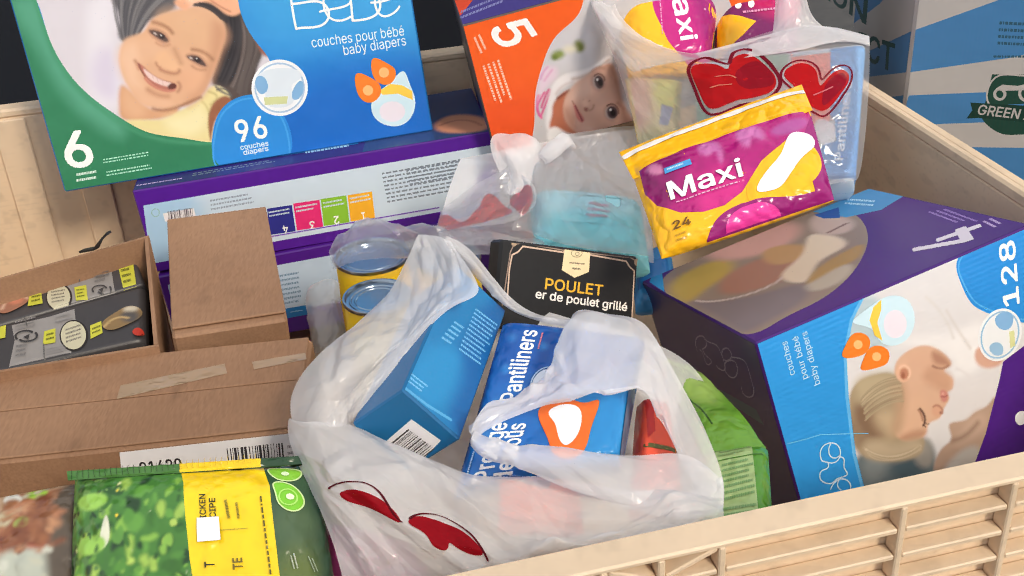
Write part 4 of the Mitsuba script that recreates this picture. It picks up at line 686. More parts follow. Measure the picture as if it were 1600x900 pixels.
b4.panel('nappy_box_004__front_panel', 'F', S(44, 150, 226), [
    ('soft', [[0.1104,0.2406],[0.0913,0.2212],[0.0809,0.1967],[0.0725,0.1547],[0.0653,0.0984],[0.0649,0.0357],[0.2899,-0.0701],[0.3544,0.2476],[0.2133,0.2449]], S(218, 216, 218), [
        ('p', [[0.1267,0.1882],[0.1923,0.1713],[0.2159,0.1685],[0.2171,0.1325],[0.1816,0.1262],[0.1794,0.1485]], S(234, 232, 233), 0.0100),
        ('l', [[0.1867,0.1945],[0.193,0.1745],[0.2021,0.1495]], 0.0016, S(208, 202, 200), 0.0030),
        ('l', [[0.1697,0.2152],[0.1822,0.1912],[0.1874,0.1663]], 0.0016, S(212, 208, 206), 0.0030),
        ('l', [[0.1839,0.1359],[0.1953,0.1203],[0.1976,0.0975]], 0.0016, S(216, 212, 214), 0.0030),
        ('p', [[0.1757,0.1251],[0.196,0.1235],[0.2217,0.1197],[0.2115,0.0915],[0.173,0.09]], S(220, 217, 219), 0.0080),
        ('p', [[0.0927,0.2364],[0.1207,0.2351],[0.1308,0.19],[0.0983,0.1898],[0.083,0.1997]], S(180, 198, 206), 0.0060),
        ('p', [[0.0687,0.0966],[0.1,0.0824],[0.1368,0.0805],[0.1397,0.0459],[0.1254,0.0337],[0.0638,0.0567]], S(98, 112, 118), 0.0050),
        ('p', [[0.1017,0.0743],[0.1268,0.0703],[0.1253,0.0488],[0.1,0.0529]], S(72, 92, 102), 0.0080),
        ('p', [[0.0719,0.0879],[0.0917,0.0789],[0.0842,0.0639],[0.0701,0.0667]], S(128, 136, 138), 0.0080),
        ('p', [[0.1217,0.0726],[0.1372,0.0822],[0.1388,0.0575],[0.1286,0.0547]], S(150, 146, 140), 0.0050),
        ('p', [[0.1637,0.0857],[0.1809,0.0829],[0.191,0.0858],[0.2027,0.0865],[0.2111,0.0898],[0.2164,0.0921],[0.2215,0.0761],[0.1896,0.0381],[0.1612,0.0398],[0.1376,0.045],[0.1501,0.0653],[0.1624,0.0709]], S(178, 150, 132), 0.0022),
        ('p', [[0.1822,0.0805],[0.2018,0.0828],[0.2026,0.0696],[0.1814,0.0605],[0.1667,0.0634]], S(192, 164, 146), 0.0070),
        ('p', [[0.1601,0.0515],[0.1867,0.0507],[0.1812,0.0269],[0.1471,0.0369]], S(184, 178, 172), 0.0050),
        ('l', [[0.1641,0.0683],[0.1773,0.0679],[0.1922,0.0742]], 0.0030, S(140, 112, 96), 0.0050),
        ('p', [[0.1293,0.1697],[0.1503,0.1731],[0.1682,0.1638],[0.1788,0.1473],[0.1782,0.1419],[0.1709,0.1393],[0.1768,0.1297],[0.177,0.1227],[0.1741,0.1183],[0.169,0.1172],[0.17,0.1121],[0.1656,0.1064],[0.1598,0.101],[0.1548,0.0959],[0.1442,0.0955],[0.1392,0.0886],[0.1301,0.0839],[0.1193,0.0854],[0.1095,0.0909],[0.0983,0.105],[0.1147,0.1408],[0.1228,0.162]], S(214, 174, 148), 0.0018),
        ('p', [[0.1564,0.153],[0.1699,0.1401],[0.1761,0.1267],[0.1687,0.1192],[0.1563,0.1299],[0.1482,0.1423]], S(198, 154, 128), 0.0060),
        ('p', [[0.1206,0.1275],[0.1405,0.126],[0.1457,0.1093],[0.1325,0.0934],[0.1179,0.0945],[0.1091,0.1111]], S(216, 176, 148), 0.0100),
        ('p', [[0.14,0.1687],[0.1574,0.1649],[0.1618,0.1524],[0.146,0.1485],[0.1352,0.1567]], S(214, 172, 146), 0.0080),
        ('p', [[0.1388,0.0888],[0.1301,0.0839],[0.1161,0.0873],[0.1104,0.0942],[0.1291,0.0949]], S(184, 140, 114), 0.0050),
        ('p', [[0.1641,0.162],[0.1773,0.1476],[0.1779,0.142],[0.1694,0.1456],[0.1622,0.154]], S(176, 130, 108), 0.0040),
        ('p', [[0.0702,0.1425],[0.0745,0.1565],[0.0845,0.1644],[0.1009,0.1651],[0.1177,0.1599],[0.1234,0.1519],[0.1264,0.1375],[0.1207,0.1221],[0.1086,0.1077],[0.1118,0.0925],[0.1267,0.085],[0.1347,0.0833],[0.13,0.0716],[0.1156,0.0702],[0.0982,0.0755],[0.0804,0.0855],[0.0679,0.1006],[0.0664,0.1228]], S(160, 142, 116), 0.0022),
        ('p', [[0.0785,0.1441],[0.093,0.1414],[0.0979,0.1178],[0.0996,0.1026],[0.0851,0.1037],[0.0729,0.1199]], S(130, 104, 84), 0.0070),
        ('p', [[0.0689,0.1324],[0.0762,0.1185],[0.0818,0.0979],[0.0711,0.0991],[0.0672,0.1153]], S(142, 120, 98), 0.0060),
        ('p', [[0.0849,0.166],[0.1028,0.1653],[0.1191,0.1583],[0.1225,0.1498],[0.1139,0.1376],[0.0963,0.1399],[0.0844,0.1433],[0.0796,0.1525]], S(182, 166, 136), 0.0080),
        ('p', [[0.0761,0.1041],[0.0901,0.1015],[0.1091,0.0893],[0.1301,0.0835],[0.1293,0.0729],[0.1159,0.0716],[0.0985,0.0765],[0.0807,0.0864],[0.0724,0.0968]], S(186, 168, 142), 0.0070),
        ('p', [[0.093,0.1271],[0.1074,0.1262],[0.1144,0.1177],[0.1132,0.1056],[0.1045,0.1004],[0.0958,0.1097]], S(190, 168, 138), 0.0100),
        ('p', [[0.1155,0.1511],[0.1258,0.1484],[0.1272,0.1318],[0.1211,0.1148],[0.1099,0.0998],[0.1058,0.1053],[0.114,0.1233]], S(186, 152, 124), 0.0080),
        ('l', [[0.1258,0.1542],[0.1041,0.1562],[0.0837,0.15]], 0.0005, S(182, 166, 138), 0.0014),
        ('l', [[0.1251,0.1528],[0.1044,0.1553],[0.0847,0.1484]], 0.0006, S(142, 124, 100), 0.0014),
        ('l', [[0.1248,0.1518],[0.1041,0.1544],[0.0848,0.1481]], 0.0008, S(182, 166, 138), 0.0014),
        ('l', [[0.1248,0.1497],[0.1039,0.1536],[0.0835,0.1467]], 0.0006, S(142, 124, 100), 0.0014),
        ('l', [[0.1247,0.1492],[0.1049,0.1516],[0.0853,0.1467]], 0.0005, S(190, 174, 146), 0.0014),
        ('l', [[0.1239,0.1488],[0.1046,0.1517],[0.0842,0.1446]], 0.0004, S(164, 146, 120), 0.0014),
        ('l', [[0.1244,0.1472],[0.1047,0.1508],[0.0841,0.1454]], 0.0006, S(190, 174, 146), 0.0014),
        ('l', [[0.1243,0.1476],[0.1049,0.1503],[0.0842,0.1429]], 0.0009, S(150, 132, 106), 0.0014),
        ('l', [[0.1237,0.1473],[0.1053,0.1491],[0.0842,0.1431]], 0.0008, S(164, 146, 120), 0.0014),
        ('l', [[0.1251,0.1448],[0.1042,0.1482],[0.0831,0.1422]], 0.0007, S(190, 174, 146), 0.0014),
        ('l', [[0.1254,0.1454],[0.1044,0.1481],[0.0846,0.1411]], 0.0007, S(142, 124, 100), 0.0014),
        ('l', [[0.1245,0.1433],[0.1038,0.1459],[0.084,0.141]], 0.0004, S(190, 174, 146), 0.0014),
        ('l', [[0.125,0.1436],[0.1041,0.1457],[0.0831,0.1402]], 0.0008, S(182, 166, 138), 0.0014),
        ('l', [[0.1233,0.1422],[0.1037,0.1441],[0.0832,0.1398]], 0.0006, S(142, 124, 100), 0.0014),
        ('l', [[0.1232,0.1408],[0.1047,0.1432],[0.0848,0.1377]], 0.0009, S(164, 146, 120), 0.0014),
        ('l', [[0.1239,0.1409],[0.1047,0.143],[0.0843,0.1359]], 0.0006, S(164, 146, 120), 0.0014),
        ('l', [[0.1233,0.1386],[0.1041,0.1429],[0.0843,0.1366]], 0.0006, S(182, 166, 138), 0.0014),
        ('l', [[0.1245,0.139],[0.1044,0.1419],[0.0842,0.1353]], 0.0005, S(190, 174, 146), 0.0014),
        ('l', [[0.1247,0.1375],[0.1039,0.1407],[0.0845,0.1351]], 0.0006, S(142, 124, 100), 0.0014),
        ('l', [[0.1234,0.1359],[0.1043,0.1384],[0.0831,0.1333]], 0.0005, S(190, 174, 146), 0.0014),
        ('l', [[0.1243,0.1352],[0.1043,0.1394],[0.0846,0.134]], 0.0004, S(164, 146, 120), 0.0014),
        ('l', [[0.1224,0.1349],[0.1035,0.1375],[0.0844,0.1327]], 0.0009, S(142, 124, 100), 0.0014),
        ('l', [[0.1227,0.1352],[0.1038,0.1372],[0.0836,0.1325]], 0.0007, S(190, 174, 146), 0.0014),
        ('l', [[0.1229,0.1333],[0.1046,0.1356],[0.0837,0.132]], 0.0004, S(150, 132, 106), 0.0014),
        ('l', [[0.124,0.1326],[0.1039,0.1348],[0.0843,0.1295]], 0.0008, S(164, 146, 120), 0.0014),
        ('l', [[0.1226,0.1333],[0.105,0.1354],[0.0842,0.1292]], 0.0006, S(164, 146, 120), 0.0014),
        ('l', [[0.1228,0.1307],[0.1046,0.1345],[0.0828,0.128]], 0.0004, S(142, 124, 100), 0.0014),
        ('l', [[0.1228,0.1307],[0.1044,0.1326],[0.084,0.1282]], 0.0004, S(182, 166, 138), 0.0014),
        ('l', [[0.1234,0.1279],[0.1053,0.1323],[0.0837,0.1264]], 0.0006, S(142, 124, 100), 0.0014),
        ('l', [[0.1235,0.1284],[0.1049,0.1315],[0.0827,0.1261]], 0.0008, S(182, 166, 138), 0.0014),
        ('l', [[0.0762,0.1012],[0.0897,0.0865],[0.1081,0.0793],[0.1299,0.079]], 0.0006, S(176, 158, 132), 0.0012),
        ('l', [[0.0745,0.1007],[0.0895,0.0857],[0.108,0.0774],[0.1297,0.0791]], 0.0005, S(194, 178, 152), 0.0012),
        ('l', [[0.0757,0.0985],[0.0889,0.0869],[0.1093,0.0781],[0.1288,0.0793]], 0.0006, S(194, 178, 152), 0.0012),
        ('l', [[0.0751,0.099],[0.0892,0.0866],[0.1082,0.0767],[0.1293,0.0789]], 0.0004, S(176, 158, 132), 0.0012),
        ('l', [[0.0765,0.0985],[0.0888,0.085],[0.1088,0.0775],[0.1303,0.0777]], 0.0007, S(206, 190, 164), 0.0012),
        ('l', [[0.0756,0.0986],[0.0888,0.0858],[0.1075,0.0768],[0.1303,0.077]], 0.0010, S(206, 190, 164), 0.0012),
        ('l', [[0.0768,0.0949],[0.0889,0.0847],[0.1085,0.0755],[0.13,0.0772]], 0.0004, S(176, 158, 132), 0.0012),
        ('l', [[0.077,0.0956],[0.089,0.0837],[0.1074,0.0763],[0.1295,0.0768]], 0.0009, S(176, 158, 132), 0.0012),
        ('l', [[0.0773,0.0953],[0.0899,0.0821],[0.1068,0.0757],[0.1292,0.0771]], 0.0010, S(176, 158, 132), 0.0012),
        ('l', [[0.076,0.0944],[0.0885,0.084],[0.1071,0.0745],[0.1293,0.0752]], 0.0006, S(176, 158, 132), 0.0012),
        ('l', [[0.0769,0.0944],[0.0892,0.0828],[0.1073,0.0744],[0.1294,0.0754]], 0.0008, S(194, 178, 152), 0.0012),
        ('l', [[0.0775,0.0917],[0.088,0.0813],[0.1068,0.0746],[0.1296,0.0739]], 0.0006, S(194, 178, 152), 0.0012),
        ('p', [[0.1382,0.1512],[0.1372,0.1487],[0.1355,0.1467],[0.1333,0.1455],[0.1309,0.1452],[0.1284,0.1458],[0.1262,0.1473],[0.1244,0.1494],[0.1232,0.152],[0.1227,0.1549],[0.123,0.1577],[0.124,0.1602],[0.1257,0.1621],[0.1279,0.1633],[0.1303,0.1636],[0.1327,0.163],[0.135,0.1616],[0.1368,0.1595],[0.138,0.1569],[0.1385,0.154]], S(222, 178, 150), 0.0012),
        ('p', [[0.1353,0.1514],[0.1347,0.1498],[0.1337,0.1485],[0.1325,0.1477],[0.1311,0.1475],[0.1297,0.1478],[0.1284,0.1486],[0.1274,0.1499],[0.1267,0.1515],[0.1265,0.1533],[0.1267,0.155],[0.1274,0.1566],[0.1283,0.1579],[0.1296,0.1587],[0.131,0.1589],[0.1324,0.1586],[0.1336,0.1578],[0.1346,0.1565],[0.1353,0.1549],[0.1355,0.1531]], S(190, 132, 106), 0.0018),
        ('l', [[0.1279,0.1605],[0.1342,0.16],[0.1371,0.1534],[0.1341,0.148]], 0.0016, S(232, 192, 166), 0.0010),
        ('p', [[0.1316,0.1512],[0.1313,0.1503],[0.1308,0.1497],[0.1302,0.1492],[0.1296,0.149],[0.1289,0.1492],[0.1283,0.1496],[0.1279,0.1502],[0.1276,0.151],[0.1275,0.152],[0.1276,0.1529],[0.128,0.1537],[0.1284,0.1544],[0.129,0.1549],[0.1297,0.155],[0.1303,0.1549],[0.1309,0.1545],[0.1314,0.1539],[0.1317,0.153],[0.1317,0.1521]], S(160, 100, 78), 0.0014),
        ('p', [[0.163,0.122],[0.1675,0.1204],[0.1692,0.115],[0.1667,0.1095],[0.163,0.1097],[0.1609,0.115]], S(198, 134, 122), 0.0018),
        ('l', [[0.1623,0.1161],[0.165,0.1146],[0.1683,0.1143]], 0.0010, S(160, 88, 82), 0.0010),
        ('p', [[0.1655,0.1177],[0.1653,0.1173],[0.1651,0.117],[0.1648,0.1168],[0.1644,0.1168],[0.164,0.1169],[0.1636,0.1171],[0.1634,0.1174],[0.1632,0.1178],[0.1631,0.1183],[0.1631,0.1187],[0.1633,0.1191],[0.1635,0.1194],[0.1639,0.1195],[0.1642,0.1196],[0.1646,0.1195],[0.165,0.1192],[0.1653,0.1189],[0.1655,0.1185],[0.1655,0.1181]], S(216, 160, 148), 0.0012),
        ('p', [[0.1598,0.1039],[0.1598,0.1021],[0.1592,0.1004],[0.1582,0.0991],[0.1569,0.0984],[0.1553,0.0982],[0.1537,0.0987],[0.1521,0.0996],[0.1508,0.1011],[0.1499,0.1029],[0.1494,0.1048],[0.1495,0.1066],[0.15,0.1083],[0.151,0.1095],[0.1523,0.1103],[0.1539,0.1104],[0.1555,0.11],[0.1571,0.109],[0.1584,0.1076],[0.1593,0.1058]], S(212, 164, 138), 0.0022),
        ('l', [[0.1522,0.1098],[0.1568,0.1088],[0.1598,0.1039],[0.1595,0.0997]], 0.0014, S(170, 112, 92), 0.0016),
        ('p', [[0.1592,0.1001],[0.1591,0.0998],[0.1588,0.0995],[0.1584,0.0993],[0.158,0.0993],[0.1575,0.0994],[0.1571,0.0997],[0.1568,0.1],[0.1566,0.1004],[0.1565,0.1009],[0.1565,0.1013],[0.1567,0.1017],[0.157,0.102],[0.1573,0.1021],[0.1577,0.1022],[0.1582,0.102],[0.1586,0.1018],[0.1589,0.1014],[0.1592,0.101],[0.1593,0.1006]], S(158, 106, 90), 0.0014),
        ('l', [[0.1381,0.1134],[0.1406,0.1069],[0.1406,0.1007],[0.1377,0.0962]], 0.0022, S(96, 70, 60), 0.0010),
        ('l', [[0.1366,0.1133],[0.1381,0.1072],[0.1382,0.1014]], 0.0016, S(160, 112, 90), 0.0014),
        ('l', [[0.1395,0.099],[0.1417,0.0959],[0.1434,0.0951]], 0.0009, S(84, 60, 52), 0.0007),
        ('l', [[0.1378,0.0969],[0.1396,0.0935]], 0.0009, S(84, 60, 52), 0.0007),
        ('l', [[0.1608,0.1486],[0.1687,0.1427],[0.1758,0.1426]], 0.0016, S(150, 106, 86), 0.0016),
        ('p', [[0.209,0.1467],[0.2324,0.1332],[0.2298,0.1217],[0.2069,0.1297]], S(210, 166, 146), 0.0024),
        ], 0.0017),
    ('l', [[0.1104,0.2406],[0.0933,0.2235],[0.0797,0.1972],[0.0707,0.1555],[0.0634,0.0992],[0.0628,0.0437]], 0.003, S(96, 180, 236)),
    ('p', [[0.1819,0.0379],[0.1986,0.0605],[0.2241,0.1058],[0.2322,0.1227],[0.2573,0.129],[0.3434,0.1202],[0.3122,-0.036],[0.1541,-0.0063]], S(74, 26, 130)),
    ('c', [[0.2329,0.0641],[0.242,0.0657],[0.244,0.055],[0.2349,0.0534]], WHITE),
    ('c', [[0.2089,0.2377],[0.2065,0.2157],[0.2122,0.1927],[0.2283,0.1744],[0.2892,0.1426],[0.3318,0.172],[0.3085,0.2332],[0.2567,0.2532]], S(38, 140, 220)),
    ('ring', [[0.2102,0.2347],[0.209,0.2147],[0.2153,0.1941],[0.2309,0.1766],[0.2899,0.1457],[0.325,0.1747],[0.3073,0.2273],[0.2554,0.2474]], 0.0014, S(80, 170, 232)),
    ('c', [[0.2535,0.1344],[0.248,0.1289],[0.2412,0.1255],[0.2337,0.1244],[0.2264,0.1258],[0.2199,0.1296],[0.2149,0.1354],[0.2119,0.1426],[0.2111,0.1504],[0.2126,0.1581],[0.2163,0.165],[0.2217,0.1704],[0.2284,0.1739],[0.2357,0.175],[0.243,0.1736],[0.2495,0.1699],[0.2545,0.1643],[0.2577,0.1572],[0.2586,0.1493],[0.2571,0.1415]], S(232, 236, 240)), ('ring', [[0.2506,0.1368],[0.2458,0.1319],[0.2399,0.1288],[0.2335,0.1277],[0.2272,0.1289],[0.2217,0.1321],[0.2175,0.137],[0.215,0.1431],[0.2144,0.1499],[0.2158,0.1567],[0.219,0.1627],[0.2238,0.1675],[0.2296,0.1706],[0.236,0.1717],[0.2422,0.1706],[0.2477,0.1675],[0.252,0.1627],[0.2546,0.1566],[0.2552,0.1498],[0.2539,0.1429]], 0.0016, S(150, 190, 222)),
    ('c', [[0.2348,0.169],[0.251,0.165],[0.2467,0.1522],[0.235,0.1571]], S(130, 178, 222)), ('c', [[0.222,0.1438],[0.233,0.1419],[0.2334,0.131],[0.224,0.1336]], S(150, 190, 222)), ('p', [[0.2446,0.1491],[0.2501,0.1481],[0.2481,0.1329],[0.2423,0.1326]], S(214, 218, 160)),
    ('t', '128', [0.261,0.1715], [0.269,0.2332], 0.0165, WHITE, True),
    ('t', 'couches', [0.0282,0.1972], [0.0289,0.2301], 0.0062, S(196, 228, 248)),
    ('t', 'pour bébé', [0.039,0.1887], [0.04,0.2305], 0.0062, S(196, 228, 248)),
    ('t', 'baby diapers', [0.0489,0.1787], [0.0493,0.231], 0.0062, S(196, 228, 248)),
    ('lc', [[0.0314,0.1063],[0.0319,0.115],[0.0368,0.12],[0.0455,0.1188],[0.0509,0.1119],[0.0496,0.1035],[0.044,0.0996],[0.0374,0.1018],[0.0314,0.1063]], 0.0012, S(200, 226, 246)),
    ('lc', [[0.0437,0.1187],[0.0399,0.1114],[0.0419,0.1051],[0.0487,0.1038]], 0.0012, S(200, 226, 246)),
    ('lc', [[0.0366,0.1021],[0.0334,0.0972],[0.028,0.097],[0.0251,0.0911],[0.029,0.0842],[0.0355,0.0812],[0.0405,0.0829],[0.0485,0.0822],[0.052,0.0833],[0.0506,0.0903],[0.0523,0.0968],[0.0493,0.1027]], 0.0012, S(200, 226, 246)),
    ('lc', [[0.0323,0.0759],[0.037,0.0801],[0.0446,0.0812],[0.0512,0.0754],[0.0512,0.0681]], 0.0012, S(200, 226, 246)), ('lc', [[0.0427,0.0812],[0.0398,0.077],[0.0418,0.0706]], 0.0012, S(200, 226, 246)),
    ('l', [[0.0032,0.1369],[0.0226,0.1335],[0.0364,0.1317],[0.064,0.1203],[0.082,0.1127]], 0.0007, S(120, 196, 240)),
    ] + drops([[[0.0763,0.1942],[0.0813,0.203],[0.0912,0.2104],[0.0999,0.208],[0.1057,0.1992],[0.102,0.1904],[0.092,0.1881]], [[0.0907,0.1751],[0.0948,0.1831],[0.1036,0.191],[0.1139,0.1893],[0.121,0.1798],[0.1173,0.1709],[0.1063,0.1703]], [[0.0978,0.1973],[0.0973,0.1962],[0.0964,0.1953],[0.0952,0.1948],[0.0939,0.1947],[0.0925,0.195],[0.0913,0.1958],[0.0902,0.1969],[0.0895,0.1982],[0.0892,0.1995],[0.0894,0.2009],[0.0899,0.202],[0.0908,0.2029],[0.092,0.2034],[0.0933,0.2035],[0.0946,0.2032],[0.0959,0.2024],[0.0969,0.2014],[0.0976,0.2001],[0.0979,0.1987]], [[0.1126,0.1788],[0.112,0.1776],[0.1111,0.1767],[0.1099,0.1762],[0.1086,0.1761],[0.1072,0.1765],[0.106,0.1773],[0.1049,0.1783],[0.1042,0.1797],[0.1039,0.1811],[0.104,0.1824],[0.1046,0.1836],[0.1055,0.1845],[0.1066,0.185],[0.108,0.1851],[0.1093,0.1847],[0.1106,0.184],[0.1116,0.1829],[0.1124,0.1816],[0.1127,0.1802]],
        [[0.094,0.2213],[0.1089,0.2273],[0.1273,0.2312],[0.1437,0.227],[0.1537,0.2128],[0.1521,0.1954],[0.1412,0.1843],[0.1249,0.1847],[0.1142,0.1956],[0.1084,0.2096]], [[0.1258,0.2305],[0.1167,0.2266],[0.1101,0.2166],[0.1114,0.2007],[0.1175,0.1929],[0.1168,0.2113],[0.1234,0.2213]], [[0.1447,0.1984],[0.1431,0.1947],[0.1407,0.1917],[0.1375,0.1899],[0.1339,0.1894],[0.1304,0.1902],[0.1271,0.1922],[0.1245,0.1953],[0.1228,0.1992],[0.1221,0.2034],[0.1226,0.2076],[0.1241,0.2113],[0.1266,0.2142],[0.1297,0.216],[0.1333,0.2166],[0.1368,0.2158],[0.1401,0.2138],[0.1427,0.2107],[0.1444,0.2069],[0.1451,0.2026]]]), swap=True)
tag('nappy_box_004', 'tilted purple and light blue nappy box with a blond baby and the number 128', 'nappy box')

# ------------------------------------------------------------------ brown cartons
bc = Box(*[[-0.4088,0.9107,0.5547],[2.85,0.48,-1.29],[0.42,0.153,0.2]]); bc.body('cardboard_box', None, 'kraft_card', 0.003)
def sheet_on(key, bx, k, pts, h, bsdf, col=None, th=0.0004):
    o, eu, ev, n = bx.frame(k); g = sg.Polygon(pts)
    m = trimesh.creation.extrude_polygon(g, th, engine='earcut'); v = np.array(m.vertices)
    kw = {} if col is None else dict(color=np.tile(col, (len(v), 1)), uv=v[:, :2])
    add(key, (o + v[:, :1] * eu + v[:, 1:2] * ev + (v[:, 2:] + h) * n, m.faces), bsdf, False, **kw)
o, eu, ev, n = bc.frame('T')
for i, (y0, y1) in enumerate([(0.0015, 0.0755), (0.0775, 0.1515)]):
    b = chamfer_box(0.414, y1 - y0, 0.0025, 0.0008); v = np.array(b.vertices) + [0.21, (y0 + y1) / 2, 0.0018]
    add(numbered('cardboard_box__flap', i), (o + v[:, :1] * eu + v[:, 1:2] * ev + v[:, 2:] * n, b.faces), 'kraft_card')
sheet_on('cardboard_box__tape', bc, 'T', [[0.2393,0.0978],[0.3368,0.117],[0.3417,0.0993],[0.2404,0.0752]], 0.0033, 'tape')
sheet_on('cardboard_box__tape_001', bc, 'T', [[0.3641,0.1151],[0.4159,0.1212],[0.418,0.1093],[0.3676,0.101]], 0.0033, 'tape')
def label_panel(key, bx, k, layers, h0=0.0006):
    o, eu, ev, n = bx.frame(k); uv, hh, f, c = paint(layers)
    add(key, (o + uv[:, :1] * eu + uv[:, 1:] * ev + (hh[:, None] + h0) * n, f), 'plain_print', False, color=c, uv=uv)
label_panel('cardboard_box__shipping_label', bc, 'F', [
    ('p', [[0.2575,0.1966],[0.4175,0.1971],[0.4083,0.1276],[0.246,0.1277]], S(226, 226, 230)),
    ('t', '21620', [0.2713,0.1704], [0.309,0.1704], 0.0125, S(30, 30, 34), True),
    ('bars', [[0.3499,0.1721],[0.4005,0.1717],[0.3514,0.188]], 26, S(50, 50, 56)),
    ('rows', [[0.404,0.172],[0.4134,0.1721],[0.4059,0.1864]], 2, S(120, 120, 130))])
tag('cardboard_box', 'wide closed brown carton with a white shipping label and tape on its top', 'cardboard box')
bb = Box(*[[-0.3195,1.1317,0.6286],[13.34,4.05,1.67],[0.1157,0.2435,0.1]]); bb.body('cardboard_box_001', None, 'kraft_card', 0.003)
o, eu, ev, n = bb.frame('T')
b = chamfer_box(bb.d[0] - 0.001, bb.d[1] - 0.012, 0.003, 0.001); v = np.array(b.vertices) + [bb.d[0] / 2, bb.d[1] / 2 + 0.004, 0.0022]
add('cardboard_box_001__lid', (o + v[:, :1] * eu + v[:, 1:2] * ev + v[:, 2:] * n, b.faces), 'kraft_card')
tag('cardboard_box_001', 'plain narrow brown carton with a smooth blank lid between the open carton and the cans', 'cardboard box')

# open carton with two printed food cartons in it
rim = np.array([[-0.5852,1.0708,0.7],[-0.4076,1.1749,0.7],[-0.3577,0.9861,0.668],[-0.5461,0.9471,0.668]])
low = rim * [1, 1, 0] + [0, 0, 0.545]; cen = rim.mean(0)
def wall(key, i, j, th=0.004, up=0.0):
    d = rim[j] - rim[i]; nn = np.cross(d, [0, 0, 1]); nn /= np.linalg.norm(nn)
    if nn @ (cen - rim[i]) < 0: nn = -nn
    e = d / np.linalg.norm(d) * (0.0005 if i % 2 == 0 else -th - 0.0005)
    p = [rim[i] - e, rim[j] + e, low[j] + e, low[i] - e]
    m = trimesh.convex.convex_hull(np.array(p + [q + nn * th for q in p])); add(key, m, 'kraft_card')
wall('cardboard_box_002__side', 0, 1); wall('cardboard_box_002__side_001', 1, 2); wall('cardboard_box_002__side_002', 2, 3); wall('cardboard_box_002__side_003', 3, 0)
m = trimesh.convex.convex_hull(np.vstack([low, low + [0, 0, 0.004]])); add('cardboard_box_002__bottom', m, 'kraft_card')
tag('cardboard_box_002', 'open brown carton at the left edge holding two dark food cartons', 'cardboard box')
def food_carton(key, q, layers, label):
    pk = Packet(q, 0.03, 0.0005, 40, 0.0, seed=3); pk.body(key + '__box', S(62, 60, 62), 'plain_print', 30); pk.print(key + '__box__top_panel', layers, 'plain_print', 0.006, 0.0012)
    tag(key, label, 'food carton')
GREYP, YEL, CREAM = S(138, 134, 132), S(186, 184, 62), S(186, 180, 154)
food_carton('food_carton', [[-0.6053,1.1195,0.672,0.8612],[-0.4234,1.1677,0.672,1.4599],[-0.4046,1.1261,0.664,1.4242],[-0.5752,1.0356,0.664,0.8335]], [
    ('p', [[-0.0,0.0852],[0.2373,0.1179],[0.2002,-0.0149],[-0.0,-0.0122]], S(66, 64, 66)),
    ('p', [[0.0763,0.0672],[0.1453,0.0716],[0.1383,-0.008],[0.0978,-0.0039],[0.0829,-0.0064],[0.0698,-0.0033]], GREYP),
    ('p', [[0.1561,0.0726],[0.1828,0.0714],[0.173,0.0003],[0.1518,-0.0017]], YEL), ('rows', [[0.1543,0.0104],[0.1705,0.0114],[0.1591,0.0695]], 4, S(70, 70, 30)),
    ('c', [[0.0876,0.0126],[0.086,0.0047],[0.0833,-0.0016],[0.0799,-0.0057],[0.076,-0.0073],[0.0721,-0.0063],[0.0686,-0.003],[0.0656,0.0024],[0.0635,0.0092],[0.0625,0.0171],[0.0625,0.0253],[0.0638,0.033],[0.0661,0.0396],[0.0694,0.0444],[0.0732,0.0468],[0.0774,0.0465],[0.0813,0.0433],[0.0846,0.0376],[0.0869,0.03],[0.088,0.0214]], S(40, 36, 34)), ('c', [[0.0857,0.0136],[0.0843,0.0065],[0.0819,0.0009],[0.0788,-0.0027],[0.0754,-0.0042],[0.072,-0.0034],[0.0688,-0.0005],[0.0662,0.0043],[0.0643,0.0105],[0.0634,0.0175],[0.0635,0.0248],[0.0646,0.0317],[0.0667,0.0376],[0.0696,0.0418],[0.073,0.0439],[0.0766,0.0436],[0.0801,0.0408],[0.083,0.0358],[0.085,0.029],[0.0859,0.0214]], CREAM), ('rows', [[0.0668,0.0098],[0.0814,0.0078],[0.0684,0.0355]], 4, S(110, 104, 96)),
    ('p', [[0.0921,0.0309],[0.106,0.0298],[0.1037,0.0009],[0.0907,0.003]], YEL), ('rows', [[0.0925,0.0067],[0.1017,0.0052],[0.0942,0.0267]], 3, S(90, 90, 30)),
    ('p', [[0.0488,0.0376],[0.0593,0.0368],[0.0589,0.014],[0.0461,0.0156]], YEL), ('rows', [[0.0495,0.0191],[0.0579,0.0188],[0.0505,0.0339]], 2, S(90, 90, 30)),
    ('soft', [[0.0269,0.0391],[0.0368,0.0448],[0.0462,0.0374],[0.0474,0.0257],[0.0414,0.0182],[0.0266,0.0141]], S(150, 104, 84), [('p', [[0.0317,0.0339],[0.0388,0.0356],[0.0432,0.0279],[0.037,0.0233]], S(186, 120, 96), 0.003), ('l', [[0.0268,0.0213],[0.0367,0.0421],[0.0469,0.0287]], 0.002, S(200, 170, 150), 0.002)], 0.003, True),
    ('lc', [[0.1123,0.0098],[0.115,0.0199],[0.1235,0.0196],[0.1293,0.0105]], 0.0022, S(60, 58, 58)), ('lc', [[0.1344,0.0111],[0.1319,-0.0006],[0.1243,0.0003],[0.1182,0.006]], 0.0022, S(60, 58, 58)), ('p', [[0.119,0.0111],[0.1265,0.0132],[0.1229,0.0037]], S(60, 58, 58)), ('rows', [[0.0774,0.0439],[0.0957,0.0461],[0.0787,0.0629]], 3, S(136, 132, 130)), ('rows', [[0.1202,0.0361],[0.1389,0.036],[0.1244,0.0682]], 4, S(92, 90, 90)),
    ('rows', [[0.1168,0.0268],[0.133,0.0271],[0.1227,0.0649]], 4, S(110, 106, 104)), ('l', [[0.1004,0.067],[0.0998,0.0375]], 0.0012, S(90, 88, 86)),
    ], 'dark food carton with a big yellow end patch, in the open carton')
